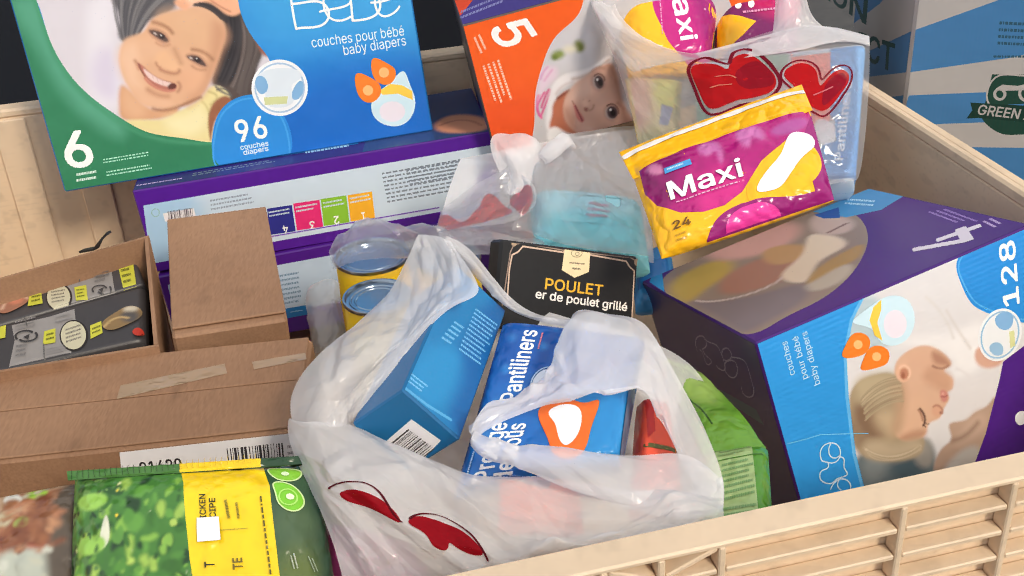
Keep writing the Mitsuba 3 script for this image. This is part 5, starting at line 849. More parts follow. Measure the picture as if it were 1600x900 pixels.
food_carton('food_carton_001', [[-0.5747,1.0343,0.664,0.8343],[-0.4042,1.1246,0.664,0.6282],[-0.3825,1.0265,0.652,0.6699],[-0.5526,0.968,0.652,0.8719]], [
    ('p', [[0.0,0.1197],[0.2021,0.1019],[0.2021,-0.0353],[0.0,-0.0299]], S(62, 60, 62)),
    ('p', [[0.0593,0.0798],[0.1001,0.0765],[0.1235,0.078],[0.1251,0.0493],[0.1192,-0.0064],[0.056,0.0019],[0.0626,0.0511]], GREYP),
    ('c', [[0.1364,0.0267],[0.1358,0.0189],[0.1339,0.0124],[0.131,0.0078],[0.1272,0.0056],[0.123,0.006],[0.1188,0.0091],[0.1149,0.0145],[0.1119,0.0217],[0.1099,0.0301],[0.1092,0.0387],[0.1099,0.0468],[0.1119,0.0534],[0.1149,0.0579],[0.1188,0.0599],[0.123,0.0592],[0.1272,0.0559],[0.131,0.0504],[0.1339,0.0432],[0.1358,0.0351]], S(40, 36, 34)), ('c', [[0.1344,0.0281],[0.1338,0.0211],[0.1321,0.0153],[0.1296,0.0111],[0.1263,0.0091],[0.1226,0.0095],[0.1189,0.0122],[0.1155,0.017],[0.1128,0.0235],[0.1111,0.0309],[0.1105,0.0386],[0.1111,0.0458],[0.1128,0.0518],[0.1155,0.0558],[0.1189,0.0577],[0.1226,0.0571],[0.1263,0.0542],[0.1296,0.0493],[0.1321,0.0429],[0.1338,0.0356]], CREAM), ('rows', [[0.1156,0.0218],[0.1312,0.024],[0.1149,0.049]], 4, S(110, 104, 96)),
    ('p', [[0.1381,0.0421],[0.1482,0.0448],[0.1495,0.0246],[0.1387,0.0195]], YEL), ('rows', [[0.1401,0.0251],[0.1482,0.0276],[0.1401,0.0387]], 2, S(90, 90, 30)),
    ('p', [[0.0941,0.0519],[0.1053,0.052],[0.1053,0.0275],[0.0926,0.029]], YEL), ('rows', [[0.0956,0.0329],[0.1046,0.033],[0.0964,0.0483]], 2, S(90, 90, 30)),
    ('p', [[0.0442,0.0812],[0.0535,0.0811],[0.0526,0.0582],[0.0442,0.0591]], YEL),
    ('soft', [[0.1495,0.0405],[0.1613,0.0519],[0.1715,0.0565],[0.1826,0.0462],[0.1802,0.0333],[0.1715,0.0279],[0.1561,0.0253]], S(128, 104, 70), [('p', [[0.169,0.0554],[0.1789,0.0528],[0.1765,0.0445],[0.1702,0.0476]], S(190, 180, 160), 0.003), ('p', [[0.1664,0.047],[0.1789,0.0433],[0.1777,0.0297],[0.169,0.0338]], S(80, 76, 74), 0.004), ('l', [[0.1508,0.0326],[0.1613,0.0423],[0.1715,0.0374]], 0.002, S(190, 160, 110), 0.002)], 0.003, True),
    ('lc', [[0.0655,0.0499],[0.0661,0.0599],[0.0739,0.061],[0.0818,0.0548]], 0.0024, S(54, 52, 52)), ('lc', [[0.0855,0.0518],[0.0849,0.0415],[0.077,0.0406],[0.069,0.0467]], 0.0024, S(54, 52, 52)), ('p', [[0.0723,0.0496],[0.0792,0.0524],[0.078,0.0429]], S(54, 52, 52)), ('rows', [[0.0642,0.064],[0.088,0.0634],[0.0635,0.0833]], 3, S(130, 126, 124)), ('rows', [[0.0971,0.0022],[0.1177,0.0018],[0.0974,0.0204]], 4, S(140, 136, 134)), ('rows', [[0.1061,0.0582],[0.1235,0.0577],[0.1055,0.0739]], 2, S(140, 136, 134)),
    ('c', [[0.1847,0.0104],[0.1847,0.0085],[0.1842,0.0069],[0.1833,0.0056],[0.1821,0.0048],[0.1807,0.0047],[0.1793,0.0051],[0.1779,0.0061],[0.1768,0.0076],[0.1759,0.0095],[0.1755,0.0114],[0.1756,0.0134],[0.1761,0.015],[0.177,0.0163],[0.1782,0.0171],[0.1796,0.0172],[0.1811,0.0167],[0.1824,0.0157],[0.1835,0.0142],[0.1843,0.0124]], S(176, 52, 36)),
    ('rows', [[0.0642,0.0151],[0.077,0.0141],[0.065,0.0392]], 3, S(110, 106, 104)), ('l', [[0.0941,0.027],[0.0949,-0.0047]], 0.0012, S(90, 88, 86)), ('l', [[0.0739,0.0838],[0.077,0.0663]], 0.0012, S(90, 88, 86)),
    ], 'dark food carton with a small red spot, in the open carton')
tp = np.array([[-0.4821,1.1662,0.69],[-0.4594,1.1504,0.7],[-0.4497,1.146,0.712],[-0.443,1.1474,0.718],[-0.4394,1.146,0.72]])
m = trimesh.creation.sweep_polygon(sg.box(-0.004, -0.0012, 0.004, 0.0012), tp, engine='earcut'); add('strap', m, 'black_rubber')
tag('strap', 'short black strap end sticking up behind the open carton', 'strap')

# ------------------------------------------------------------------ tins
def tin(key, c, r, h, label, tilt=(0, 0)):
    R = Ro.from_euler('xy', tilt, degrees=True).as_matrix(); N = 72
    def rev(prof): 
        m = trimesh.creation.revolve(np.array(prof), sections=N); return m
    def put(m): return (np.array(m.vertices) @ R.T + c, m.faces)
    wallp = [(r, -h)] + [(r + (0.0006 if k % 2 else -0.0002) * (0.25 < k / 24 < 0.75), -h + (h - 0.004) * k / 24) for k in range(1, 24)] + [(r, -0.003)]
    m = rev(wallp); col = np.tile(S(236, 196, 36), (len(m.vertices), 1)); z = np.array(m.vertices)[:, 2]; an = np.arctan2(m.vertices[:, 1], m.vertices[:, 0])
    col[(z > -0.012)] = S(230, 190, 60); band = (z < -0.03) & (np.sin(an * 3 + 1) > 0.2); col[band] = S(238, 214, 110)
    v, f = put(m); add(key + '__label', (v, f), 'plain_print', True, color=col, uv=np.c_[an * r, z])
    top = [(r + 0.0002, -0.0045), (r + 0.0015, -0.0035), (r + 0.0018, -0.001), (r + 0.0010, 0.0006), (r - 0.0008, 0.0004), (r - 0.0016, -0.0012), (r - 0.0022, -0.0034), (r - 0.005, -0.0036), (r - 0.0058, -0.0026), (r - 0.0072, -0.0026), (r - 0.008, -0.0038), (r - 0.0105, -0.0038), (r - 0.0112, -0.003), (r - 0.0126, -0.003), (r - 0.0132, -0.004), (0.0, -0.0042)]
    add(key + '__lid', put(rev(top)), 'steel', 40)
    tag(key, label, 'tin')
tin('tin_can', np.array([-0.1397,1.0352,0.6831]), 0.0345, 0.115, 'yellow labelled tin with a bare steel lid beside the big white bag')
tin('tin_can_001', np.array([-0.1544,1.1449,0.6739]), 0.041, 0.115, 'yellow labelled tin with clear film over its lid, behind the tin with the bare lid')
tin('tin_can_002', np.array([-0.0695,1.141,0.6669]), 0.0355, 0.115, 'tin mostly hidden behind the top of the big white bag, only its yellow side showing', tilt=(4, 0))

# ------------------------------------------------------------------ packets
MAG, DMAG, YL = S(176, 30, 120), S(118, 22, 92), S(250, 186, 28)
mx = Packet([[0.1211,1.0258,0.8185,0.8669],[0.2975,1.0524,0.8653,0.8159],[0.2987,0.9472,0.8117,0.8983],[0.1371,0.9255,0.7734,0.9524]], 0.024, 0.006, 7, 0.0016, 26, 5)
mx.body('pad_packet__wrapper', YL)
mx.print('pad_packet__wrapper__front_print', [
    ('p', [[-0.0052,0.1289],[0.1949,0.1284],[0.1932,-0.0226],[-0.0133,-0.0178]], YL),
    ('soft', [[0.0065,0.1045],[0.0527,0.1076],[0.1151,0.1035],[0.174,0.1029],[0.1776,0.0675],[0.1759,0.0399],[0.1471,0.0744],[0.1188,0.0592],[0.0935,0.033],[0.0737,0.0237],[0.0524,0.0248],[0.0302,0.0335],[0.0116,0.054],[0.0044,0.0761]], S(172, 28, 116), [
        ('p', [[0.0051,0.1067],[0.0483,0.1081],[0.0379,0.0696],[0.018,0.0455],[0.0032,0.0767]], S(132, 22, 96), 0.012), ('p', [[0.0477,0.0571],[0.0939,0.0608],[0.1019,0.0413],[0.0577,0.02]], S(206, 44, 132), 0.012),
        ('p', [[0.0127,0.0985],[0.023,0.1019],[0.0265,0.0859]], S(196, 120, 160), 0.002), ('p', [[0.0656,0.1003],[0.0846,0.0995],[0.0827,0.0721],[0.0802,0.0874],[0.0734,0.0858]], S(190, 104, 166), 0.003),  # pale pink facets: sheen on wrapper folds painted into the colour
        ('p', [[0.1037,0.1002],[0.125,0.0982],[0.1253,0.0812],[0.117,0.088],[0.1112,0.0798]], S(196, 110, 172), 0.003), ('p', [[0.1351,0.089],[0.1697,0.0944],[0.1693,0.0871],[0.1453,0.0798]], S(170, 80, 150), 0.003)], 0.006),
    ('p', [[0.1589,0.0675],[0.1759,0.1006],[0.1795,0.0952],[0.1788,-0.01],[0.1595,-0.008]], S(148, 26, 110)),
    ('c', [[0.0984,0.0349],[0.1141,0.0502],[0.1269,0.0618],[0.1412,0.0702],[0.1581,0.0694],[0.1701,0.0579],[0.1723,0.04],[0.1639,0.0235],[0.1469,0.0136],[0.1229,0.0096],[0.1013,0.0125]], YL),
    ('c', [[0.0404,-0.0163],[0.0523,0.004],[0.0668,0.0144],[0.0901,0.0191],[0.1149,0.0163],[0.1508,0.0087],[0.1868,0.0055],[0.1805,-0.0251],[0.1034,-0.0329]], S(150, 28, 112)),
    ('soft', [[0.1246,-0.0015],[0.1233,-0.0065],[0.1195,-0.011],[0.1134,-0.0146],[0.1056,-0.0169],[0.097,-0.0176],[0.0882,-0.0167],[0.0803,-0.0143],[0.0739,-0.0105],[0.0699,-0.0058],[0.0684,-0.0006],[0.0698,0.0045],[0.0738,0.0091],[0.0801,0.0126],[0.0879,0.0148],[0.0966,0.0154],[0.1052,0.0144],[0.1129,0.012],[0.1191,0.0082],[0.1231,0.0036]], S(232, 62, 156), [('p', [[0.1177,-0.0117],[0.117,-0.0141],[0.1148,-0.0163],[0.1114,-0.018],[0.107,-0.0191],[0.1021,-0.0194],[0.0972,-0.019],[0.0927,-0.0178],[0.0891,-0.016],[0.0868,-0.0138],[0.086,-0.0113],[0.0868,-0.0089],[0.089,-0.0067],[0.0926,-0.005],[0.097,-0.004],[0.1019,-0.0036],[0.1068,-0.0041],[0.1112,-0.0053],[0.1147,-0.007],[0.1169,-0.0093]], S(244, 110, 180), 0.006)], 0.005),
    ('c', [[0.1502,0.0776],[0.1613,0.0779],[0.1708,0.0721],[0.1693,0.0598],[0.1588,0.0507],[0.145,0.0381],[0.1291,0.023],[0.1163,0.0222],[0.1071,0.0262],[0.1122,0.0368],[0.1265,0.0495],[0.1391,0.061]], S(246, 242, 246)),
    ('p', [[0.0289,0.0897],[0.0555,0.089],[0.0558,0.0825],[0.0283,0.0827]], S(70, 150, 215)), ('rows', [[0.0314,0.0845],[0.0523,0.0841],[0.0314,0.0894]], 1, S(190, 225, 245)),
    ('t', 'Maxi', [0.0256,0.0512], [0.0993,0.0489], 0.0205, WHITE, True),
    ('rows', [[0.0298,0.0445],[0.0983,0.0421],[0.03,0.0477]], 1, S(230, 170, 205)),
    ('t', '24', [0.0191,0.0174], [0.0373,0.0154], 0.0085, S(110, 70, 10), True),
    ('rows', [[0.019,0.0047],[0.0323,0.0041],[0.0193,0.0131]], 2, S(190, 140, 20)),
    ], edge=0.003)
sl = Packet([[0.1142,1.065,0.8166,0.8587],[0.3007,1.0929,0.8657,0.931],[0.2987,1.0405,0.8586,0.9776],[0.122,1.0129,0.81,0.9025]], 0.006, 0.003, 6, 0.002, 30, 9)
sl.body('pad_packet__seal', YL); sl.print('pad_packet__seal__print', [('p', [[-0.0001,0.043],[0.1893,0.0404],[0.1899,0.0334],[0.0006,0.0362]], S(236, 228, 222))])  # whitish strip is a painted glint along the yellow seal
tag('pad_packet', 'yellow and magenta pad packet lying in front of the bag with two hearts', 'pad packet')
m2 = Packet([[0.145,1.4537,0.914,0.4741],[0.2916,1.447,0.9021,0.5174],[0.2533,1.3164,0.8138,0.7754],[0.1565,1.317,0.8149,0.7299]], 0.045, 0.008, 6, 0.001, 26, 11)
m2.body('pad_packet_001__wrapper', YL)
m2.print('pad_packet_001__wrapper__front_print', [('p', [[-0.0094,0.1779],[0.1306,0.1839],[0.168,-0.0381],[-0.0526,-0.0187]], YL),
    ('soft', [[0.0466,0.1673],[0.0386,0.1304],[0.0389,0.0953],[0.0482,0.0622],[0.0666,0.0228],[0.1377,-0.0193],[0.1221,0.0734],[0.1172,0.1698]], S(190, 30, 124), [('p', [[0.0907,0.1689],[0.1257,0.1701],[0.1411,-0.0043],[0.1025,0.0511]], S(150, 28, 112), 0.012)], 0.006, True),
    ('t', 'Maxi', [0.0539,0.1551], [0.073,0.039], 0.023, WHITE, True), ('rows', [[0.0461,0.0532],[0.0453,0.1461],[0.0495,0.0531]], 1, S(226, 150, 195)),
    ('l', [[0.0266,0.1092],[0.0346,0.117],[0.0323,0.1065]], 0.003, S(110, 70, 10))], edge=0.005)
tag('pad_packet_001', 'yellow and magenta pad packet standing on end in the top of the heart bag', 'pad packet')
m3_ = Packet([[0.2862,1.4697,0.9017,0.6313],[0.3996,1.4663,0.8957,0.6861],[0.3642,1.3392,0.8136,0.777],[0.2634,1.3377,0.8109,0.7194]], 0.04, 0.008, 6, 0.001, 26, 13)
m3_.body('pad_packet_002__wrapper', S(110, 24, 92))
m3_.print('pad_packet_002__wrapper__front_print', [('soft', [[-0.0085,0.1764],[0.1125,0.1782],[0.1271,-0.0257],[-0.0076,-0.0075]], S(112, 22, 88), [('p', [[0.0367,0.0913],[0.101,0.0983],[0.1037,0.0558],[0.0535,0.0597]], S(180, 30, 100), 0.012)], 0.008),
    ('p', [[-0.0021,0.0739],[0.0458,0.0499],[0.0305,0.0303],[-0.0,0.0021]], YL), ('c', [[0.0271,0.0769],[0.0269,0.0753],[0.0264,0.074],[0.0256,0.0729],[0.0245,0.0723],[0.0233,0.0721],[0.0222,0.0724],[0.0211,0.0732],[0.0202,0.0744],[0.0197,0.0758],[0.0194,0.0774],[0.0196,0.0789],[0.0201,0.0803],[0.0209,0.0813],[0.022,0.082],[0.0231,0.0821],[0.0243,0.0818],[0.0254,0.081],[0.0263,0.0799],[0.0268,0.0785]], WHITE), ('c', [[0.0425,0.0779],[0.0424,0.076],[0.0419,0.0744],[0.0411,0.0731],[0.04,0.0723],[0.0388,0.0721],[0.0376,0.0725],[0.0365,0.0734],[0.0356,0.0748],[0.035,0.0765],[0.0347,0.0784],[0.0349,0.0803],[0.0354,0.0819],[0.0362,0.0832],[0.0372,0.084],[0.0384,0.0842],[0.0397,0.0839],[0.0408,0.0829],[0.0417,0.0815],[0.0423,0.0798]], WHITE), ('c', [[0.0861,0.0814],[0.086,0.0802],[0.0855,0.079],[0.0849,0.0781],[0.084,0.0776],[0.0829,0.0775],[0.0819,0.0777],[0.0809,0.0784],[0.0802,0.0793],[0.0796,0.0805],[0.0794,0.0818],[0.0795,0.0831],[0.0799,0.0842],[0.0806,0.0851],[0.0815,0.0856],[0.0825,0.0858],[0.0835,0.0855],[0.0845,0.0849],[0.0853,0.0839],[0.0858,0.0827]], S(240, 160, 200)),
    ('rows', [[0.0297,0.0615],[0.0911,0.0653],[0.028,0.0698]], 1, S(220, 150, 190))], edge=0.006)
tag('pad_packet_002', 'dark purple pad packet at the back of the heart bag beside its handle', 'pad packet')
m4 = Packet([[-0.1633,0.7222,0.6584,2.1131],[-0.0948,0.7115,0.6395,2.722],[-0.0554,0.6583,0.6065,1.7403],[-0.1652,0.6616,0.6123,1.1111]], 0.03, 0.006, 6, 0.001, 26, 15)
m4.body('pad_packet_003__wrapper', S(140, 60, 100))
m4.print('pad_packet_003__wrapper__front_print', [('p', [[-0.0148,0.0982],[1.0442,0.6247],[0.1081,-0.0079],[-0.0047,-0.0046]], S(150, 56, 104)), ('t', 'Ma', [0.0413,0.0389], [0.0309,0.0708], 0.016, S(240, 215, 228), True)], edge=0.006)
tag('pad_packet_003', 'mauve packet seen through the film low down at the left of the big white bag', 'pad packet')

# contents of the big white bag
t1 = Box(*[[-0.0726,0.8469,0.7174],[-14.26,5.95,49.16],[0.0645,0.1755,0.0658]]); t1.body('pantiliner_box', S(26, 100, 152), 'plain_print')
t1.panel('pantiliner_box__top_panel', 'T', S(30, 118, 176), [
    ('soft', [[-0.0119,-0.0199],[0.0772,-0.013],[0.0864,0.2156],[-0.0056,0.2048]], S(30, 118, 174), [('p', [[0.0444,0.0181],[0.077,0.0093],[0.0688,0.1859],[0.0474,0.1724]], S(24, 96, 160), 0.01), ('p', [[0.0037,0.0108],[0.0335,0.0079],[0.0382,0.0785],[0.0113,0.0683]], S(38, 134, 190), 0.012)], 0.008),
    ('rows', [[0.0333,0.0839],[0.06,0.0882],[0.0339,0.1476]], 11, S(110, 180, 220)), ('rows', [[0.0134,0.0792],[0.0262,0.0819],[0.0198,0.1133]], 5, S(110, 180, 220)), ('rows', [[-0.0002,0.0101],[0.0177,0.0117],[0.0018,0.0233]], 3, S(120, 185, 225)),
    ('l', [[0.0017,0.0033],[0.0258,0.0053],[0.0499,0.0108]], 0.003, S(80, 160, 206))], 'plain_print')
t1.panel('pantiliner_box__end_panel', 'F', S(24, 104, 156), [
    ('p', [[0.0298,0.0082],[0.0256,0.0484],[0.0557,0.0519],[0.0645,0.008]], S(236, 236, 238)), ('bars', [[0.0336,0.0113],[0.0614,0.014],[0.0312,0.0381]], 24, S(50, 50, 54)), ('rows', [[0.0356,0.0065],[0.0599,0.009],[0.0341,0.0108]], 1, S(60, 60, 64))], 'plain_print', swap=False)
tag('pantiliner_box', 'teal box with a barcode on its end inside the big white bag', 'box')
t2 = Packet([[-0.0106,0.8845,0.7417,1.0888],[0.1141,0.8555,0.7312,1.5171],[0.0804,0.7384,0.687,1.517],[-0.058,0.7264,0.6759,1.0811]], 0.034, 0.003, 14, 0.0005, 20, 17)
t2.body('pantiliner_box_001__box', S(30, 90, 165))
t2.print('pantiliner_box_001__box__front_print', [
    ('soft', [[-0.0083,0.1652],[0.1491,0.1734],[0.1507,-0.0209],[-0.0032,-0.012]], S(32, 104, 184), [
        ('p', [[-0.0013,0.1604],[0.0568,0.165],[0.0548,0.115],[0.0156,0.088],[0.0024,0.1116]], S(26, 84, 164), 0.010), ('p', [[0.0681,0.0743],[0.1328,0.08],[0.1316,0.0047],[0.0867,0.006]], S(44, 138, 206), 0.012)]
        + [('p', [[0.0143,0.1312],[0.0144,0.13],[0.0142,0.1289],[0.0138,0.128],[0.0131,0.1274],[0.0124,0.1271],[0.0115,0.1272],[0.0107,0.1277],[0.0099,0.1284],[0.0093,0.1294],[0.009,0.1305],[0.0089,0.1317],[0.0091,0.1327],[0.0095,0.1336],[0.0101,0.1343],[0.0109,0.1345],[0.0118,0.1345],[0.0126,0.134],[0.0134,0.1333],[0.0139,0.1323]], S(54, 120, 190), 0.003), ('p', [[0.0209,0.1483],[0.021,0.1473],[0.0208,0.1463],[0.0204,0.1455],[0.0199,0.145],[0.0192,0.1447],[0.0184,0.1448],[0.0177,0.1451],[0.017,0.1457],[0.0165,0.1466],[0.0162,0.1475],[0.0162,0.1485],[0.0163,0.1494],[0.0167,0.1502],[0.0172,0.1508],[0.0179,0.1511],[0.0187,0.151],[0.0194,0.1507],[0.0201,0.1501],[0.0206,0.1492]], S(54, 120, 190), 0.003), ('p', [[0.0163,0.1001],[0.0164,0.0988],[0.0162,0.0976],[0.0157,0.0967],[0.015,0.0961],[0.0141,0.0958],[0.0131,0.096],[0.0121,0.0966],[0.0113,0.0975],[0.0106,0.0987],[0.0102,0.1],[0.0101,0.1013],[0.0103,0.1024],[0.0108,0.1034],[0.0115,0.104],[0.0124,0.1043],[0.0134,0.1041],[0.0144,0.1035],[0.0152,0.1026],[0.0159,0.1015]], S(50, 124, 196), 0.003), ('p', [[0.0402,0.1241],[0.0402,0.1228],[0.04,0.1217],[0.0395,0.1207],[0.0388,0.1201],[0.0379,0.1198],[0.0369,0.12],[0.036,0.1205],[0.0351,0.1213],[0.0345,0.1223],[0.0341,0.1235],[0.034,0.1247],[0.0342,0.1258],[0.0347,0.1268],[0.0355,0.1274],[0.0364,0.1277],[0.0373,0.1276],[0.0383,0.1271],[0.0391,0.1263],[0.0398,0.1253]], S(50, 124, 196), 0.003), ('p', [[0.0157,0.0702],[0.0157,0.0692],[0.0156,0.0682],[0.0152,0.0674],[0.0145,0.067],[0.0138,0.0669],[0.0129,0.0671],[0.0121,0.0676],[0.0114,0.0684],[0.0109,0.0694],[0.0105,0.0705],[0.0104,0.0716],[0.0106,0.0725],[0.011,0.0733],[0.0116,0.0738],[0.0124,0.0739],[0.0132,0.0737],[0.014,0.0732],[0.0147,0.0724],[0.0153,0.0714]], S(50, 124, 196), 0.003), ('p', [[0.0463,0.1453],[0.0463,0.1443],[0.0461,0.1433],[0.0457,0.1424],[0.045,0.1418],[0.0442,0.1416],[0.0434,0.1416],[0.0426,0.142],[0.0419,0.1427],[0.0413,0.1436],[0.041,0.1446],[0.0409,0.1456],[0.0411,0.1466],[0.0415,0.1475],[0.0422,0.148],[0.043,0.1483],[0.0438,0.1483],[0.0446,0.1479],[0.0454,0.1473],[0.0459,0.1464]], S(50, 124, 196), 0.003), ('p', [[0.0146,0.0417],[0.0147,0.0407],[0.0145,0.0398],[0.0141,0.0391],[0.0135,0.0387],[0.0128,0.0386],[0.012,0.0389],[0.0112,0.0395],[0.0105,0.0403],[0.0099,0.0413],[0.0096,0.0424],[0.0095,0.0434],[0.0097,0.0443],[0.0101,0.045],[0.0107,0.0454],[0.0114,0.0455],[0.0122,0.0452],[0.013,0.0447],[0.0137,0.0438],[0.0143,0.0428]], S(50, 124, 196), 0.003)], 0.005),
    ('t', 'Pantiliners', [0.0278,0.0696], [0.029,0.1395], 0.0125, WHITE, True),
    ('t', 'Protège-', [0.0232,0.0027], [0.0249,0.0567], 0.0125, WHITE, True),
    ('t', 'dessous', [0.0361,-0.0002], [0.0381,0.0477], 0.0125, WHITE, True),
    ('rows', [[0.0347,0.1203],[0.035,0.1403],[0.0317,0.1207]], 1, S(220, 130, 150)), ('rows', [[0.008,0.0094],[0.0086,0.0316],[0.0055,0.011]], 1, S(190, 215, 240)),
    ('c', [[0.0456,0.0587],[0.0543,0.067],[0.0692,0.0689],[0.0847,0.064],[0.0968,0.0662],[0.0975,0.0519],[0.0951,0.0314],[0.0905,0.0106],[0.069,0.0119],[0.0583,0.0299]], S(240, 110, 36)),
    ('c', [[0.0541,0.0568],[0.0647,0.0632],[0.0791,0.0589],[0.0844,0.0462],[0.0827,0.0277],[0.0749,0.021],[0.0662,0.0325],[0.0604,0.046]], S(246, 244, 246)),
    ('ring', [[0.0348,0.0842],[0.0397,0.0996],[0.0477,0.1011],[0.0458,0.0841],[0.0402,0.0765]], 0.001, S(190, 215, 240)), ('c', [[0.0358,0.0842],[0.0401,0.0977],[0.047,0.0991],[0.0448,0.0841],[0.04,0.0778]], S(226, 232, 242)),
    ('p', [[0.1268,0.0879],[0.1487,0.0878],[0.1417,-0.0117],[0.1314,-0.0095]], S(96, 110, 134)),
    ], edge=0.006)
tag('pantiliner_box_001', 'blue pantiliner packet with white lettering inside the big white bag', 'packet')
t3 = Packet([[0.1049,0.8091,0.7001,2.1006],[0.1287,0.8062,0.695,2.2713],[0.1299,0.7089,0.6653,1.2766],[0.085,0.7,0.6699,1.105]], 0.04, 0.006, 6, 0.001, 26, 19)
t3.body('snack_bag__wrapper', S(222, 78, 52)); t3.print('snack_bag__wrapper__front_print', [('p', [[-0.0354,0.1446],[0.1451,0.184],[0.056,-0.0155],[-0.0118,-0.0067]], S(226, 82, 54)), ('p', [[0.0031,0.1019],[0.0107,0.1144],[0.0134,0.0495],[0.0068,0.0425]], S(190, 40, 34)), ('p', [[-0.0032,0.0396],[0.0338,0.0329],[0.0332,0.0295],[0.0039,0.0344]], S(86, 84, 40))], edge=0.008)
tag('snack_bag', 'red orange packet half covered by film at the right of the big white bag', 'packet')
t4 = Packet([[-0.0177,0.7165,0.6989,1.2216],[0.0436,0.7117,0.6904,1.3301],[0.0446,0.6664,0.6816,1.2623],[-0.0204,0.6698,0.6875,1.1494]], 0.02, 0.003, 8, 0.001, 26, 21)
t4.body('wipes_packet__wrapper', S(232, 96, 50)); t4.print('wipes_packet__wrapper__front_print', [('p', [[-0.006,0.0569],[0.0408,0.0568],[0.0371,0.0296],[0.0087,0.038],[-0.0055,0.0407]], S(40, 60, 110))], edge=0.008)
tag('wipes_packet', 'orange packet with a dark blue band behind the front film of the big white bag', 'packet')

# black food box
po = Box(*[[0.0499,0.992,0.7002],[32.52,-22.11,23.55],[0.1629,0.0229,0.0851]]); po.body('food_box', S(22, 21, 22), 'plain_print', 0.003)
GOLD, FRM = S(232, 176, 50), S(206, 178, 158)
po.panel('food_box__front_panel', 'F', S(24, 23, 24), [
    ('l', [[0.0079,0.0228],[0.0101,0.0578],[0.0113,0.0742],[0.0147,0.0818],[0.0246,0.0841],[0.0725,0.0818],[0.1028,0.0823],[0.1519,0.0831],[0.1624,0.0793],[0.1636,0.0684],[0.1637,0.0247],[0.1593,-0.0083]], 0.0012, S(150, 126, 112)),
    ('l', [[0.0126,0.0232],[0.0119,0.0579],[0.0134,0.0714],[0.0201,0.0752],[0.0243,0.0808],[0.0727,0.0799],[0.103,0.0807],[0.147,0.0788],[0.1516,0.0738],[0.158,0.0701],[0.1604,0.0245],[0.1566,-0.0085]], 0.0016, FRM),
    ('c', [[0.0172,0.0826],[0.0172,0.0818],[0.0168,0.0811],[0.0163,0.0805],[0.0155,0.08],[0.0147,0.0798],[0.0138,0.0798],[0.013,0.0801],[0.0123,0.0806],[0.0118,0.0812],[0.0116,0.0819],[0.0116,0.0827],[0.012,0.0834],[0.0125,0.084],[0.0133,0.0845],[0.0141,0.0847],[0.015,0.0847],[0.0158,0.0844],[0.0165,0.0839],[0.017,0.0833]], S(170, 146, 120)), ('c', [[0.1639,0.0794],[0.1638,0.0782],[0.1634,0.0772],[0.1628,0.0763],[0.1619,0.0757],[0.1608,0.0754],[0.1597,0.0755],[0.1587,0.0759],[0.1578,0.0766],[0.1572,0.0776],[0.1569,0.0787],[0.157,0.0799],[0.1574,0.0809],[0.158,0.0818],[0.1589,0.0824],[0.16,0.0827],[0.1611,0.0827],[0.1621,0.0822],[0.163,0.0815],[0.1636,0.0805]], S(170, 146, 120)),
    ('p', [[0.0722,0.088],[0.1023,0.0876],[0.1029,0.0637],[0.0866,0.0563],[0.0708,0.0625]], S(236, 214, 172)), ('ring', [[0.0927,0.0812],[0.0925,0.08],[0.0918,0.0789],[0.0905,0.0779],[0.0888,0.0772],[0.0869,0.0768],[0.0849,0.0768],[0.0831,0.0772],[0.0816,0.0778],[0.0807,0.0788],[0.0802,0.0799],[0.0804,0.0811],[0.0812,0.0823],[0.0825,0.0832],[0.0841,0.084],[0.086,0.0844],[0.088,0.0844],[0.0898,0.084],[0.0913,0.0833],[0.0923,0.0824]], 0.0009, S(150, 140, 110)), ('ring', [[0.0894,0.0804],[0.0893,0.0798],[0.0891,0.0793],[0.0886,0.0789],[0.088,0.0786],[0.0873,0.0785],[0.0866,0.0785],[0.086,0.0786],[0.0854,0.079],[0.0851,0.0794],[0.0849,0.0799],[0.0849,0.0804],[0.0852,0.0809],[0.0857,0.0813],[0.0863,0.0816],[0.087,0.0818],[0.0877,0.0818],[0.0883,0.0816],[0.0889,0.0813],[0.0892,0.0809]], 0.0008, S(150, 140, 110)), ('rows', [[0.0789,0.0689],[0.0978,0.0695],[0.0791,0.0724]], 1, S(110, 90, 80)), ('rows', [[0.0826,0.0633],[0.0934,0.0636],[0.0822,0.0675]], 1, S(70, 60, 60)),
    ('t', 'POULET', [0.0532,0.0424], [0.1215,0.0416], 0.0105, GOLD, True),
    ('t', 'er de poulet grillé', [0.0433,0.0328], [0.1532,0.0286], 0.0082, S(238, 232, 226), True),
    ], 'plain_print', r=0.0022)
tag('food_box', 'black food box with a gold frame reading POULET behind the big white bag', 'food box')

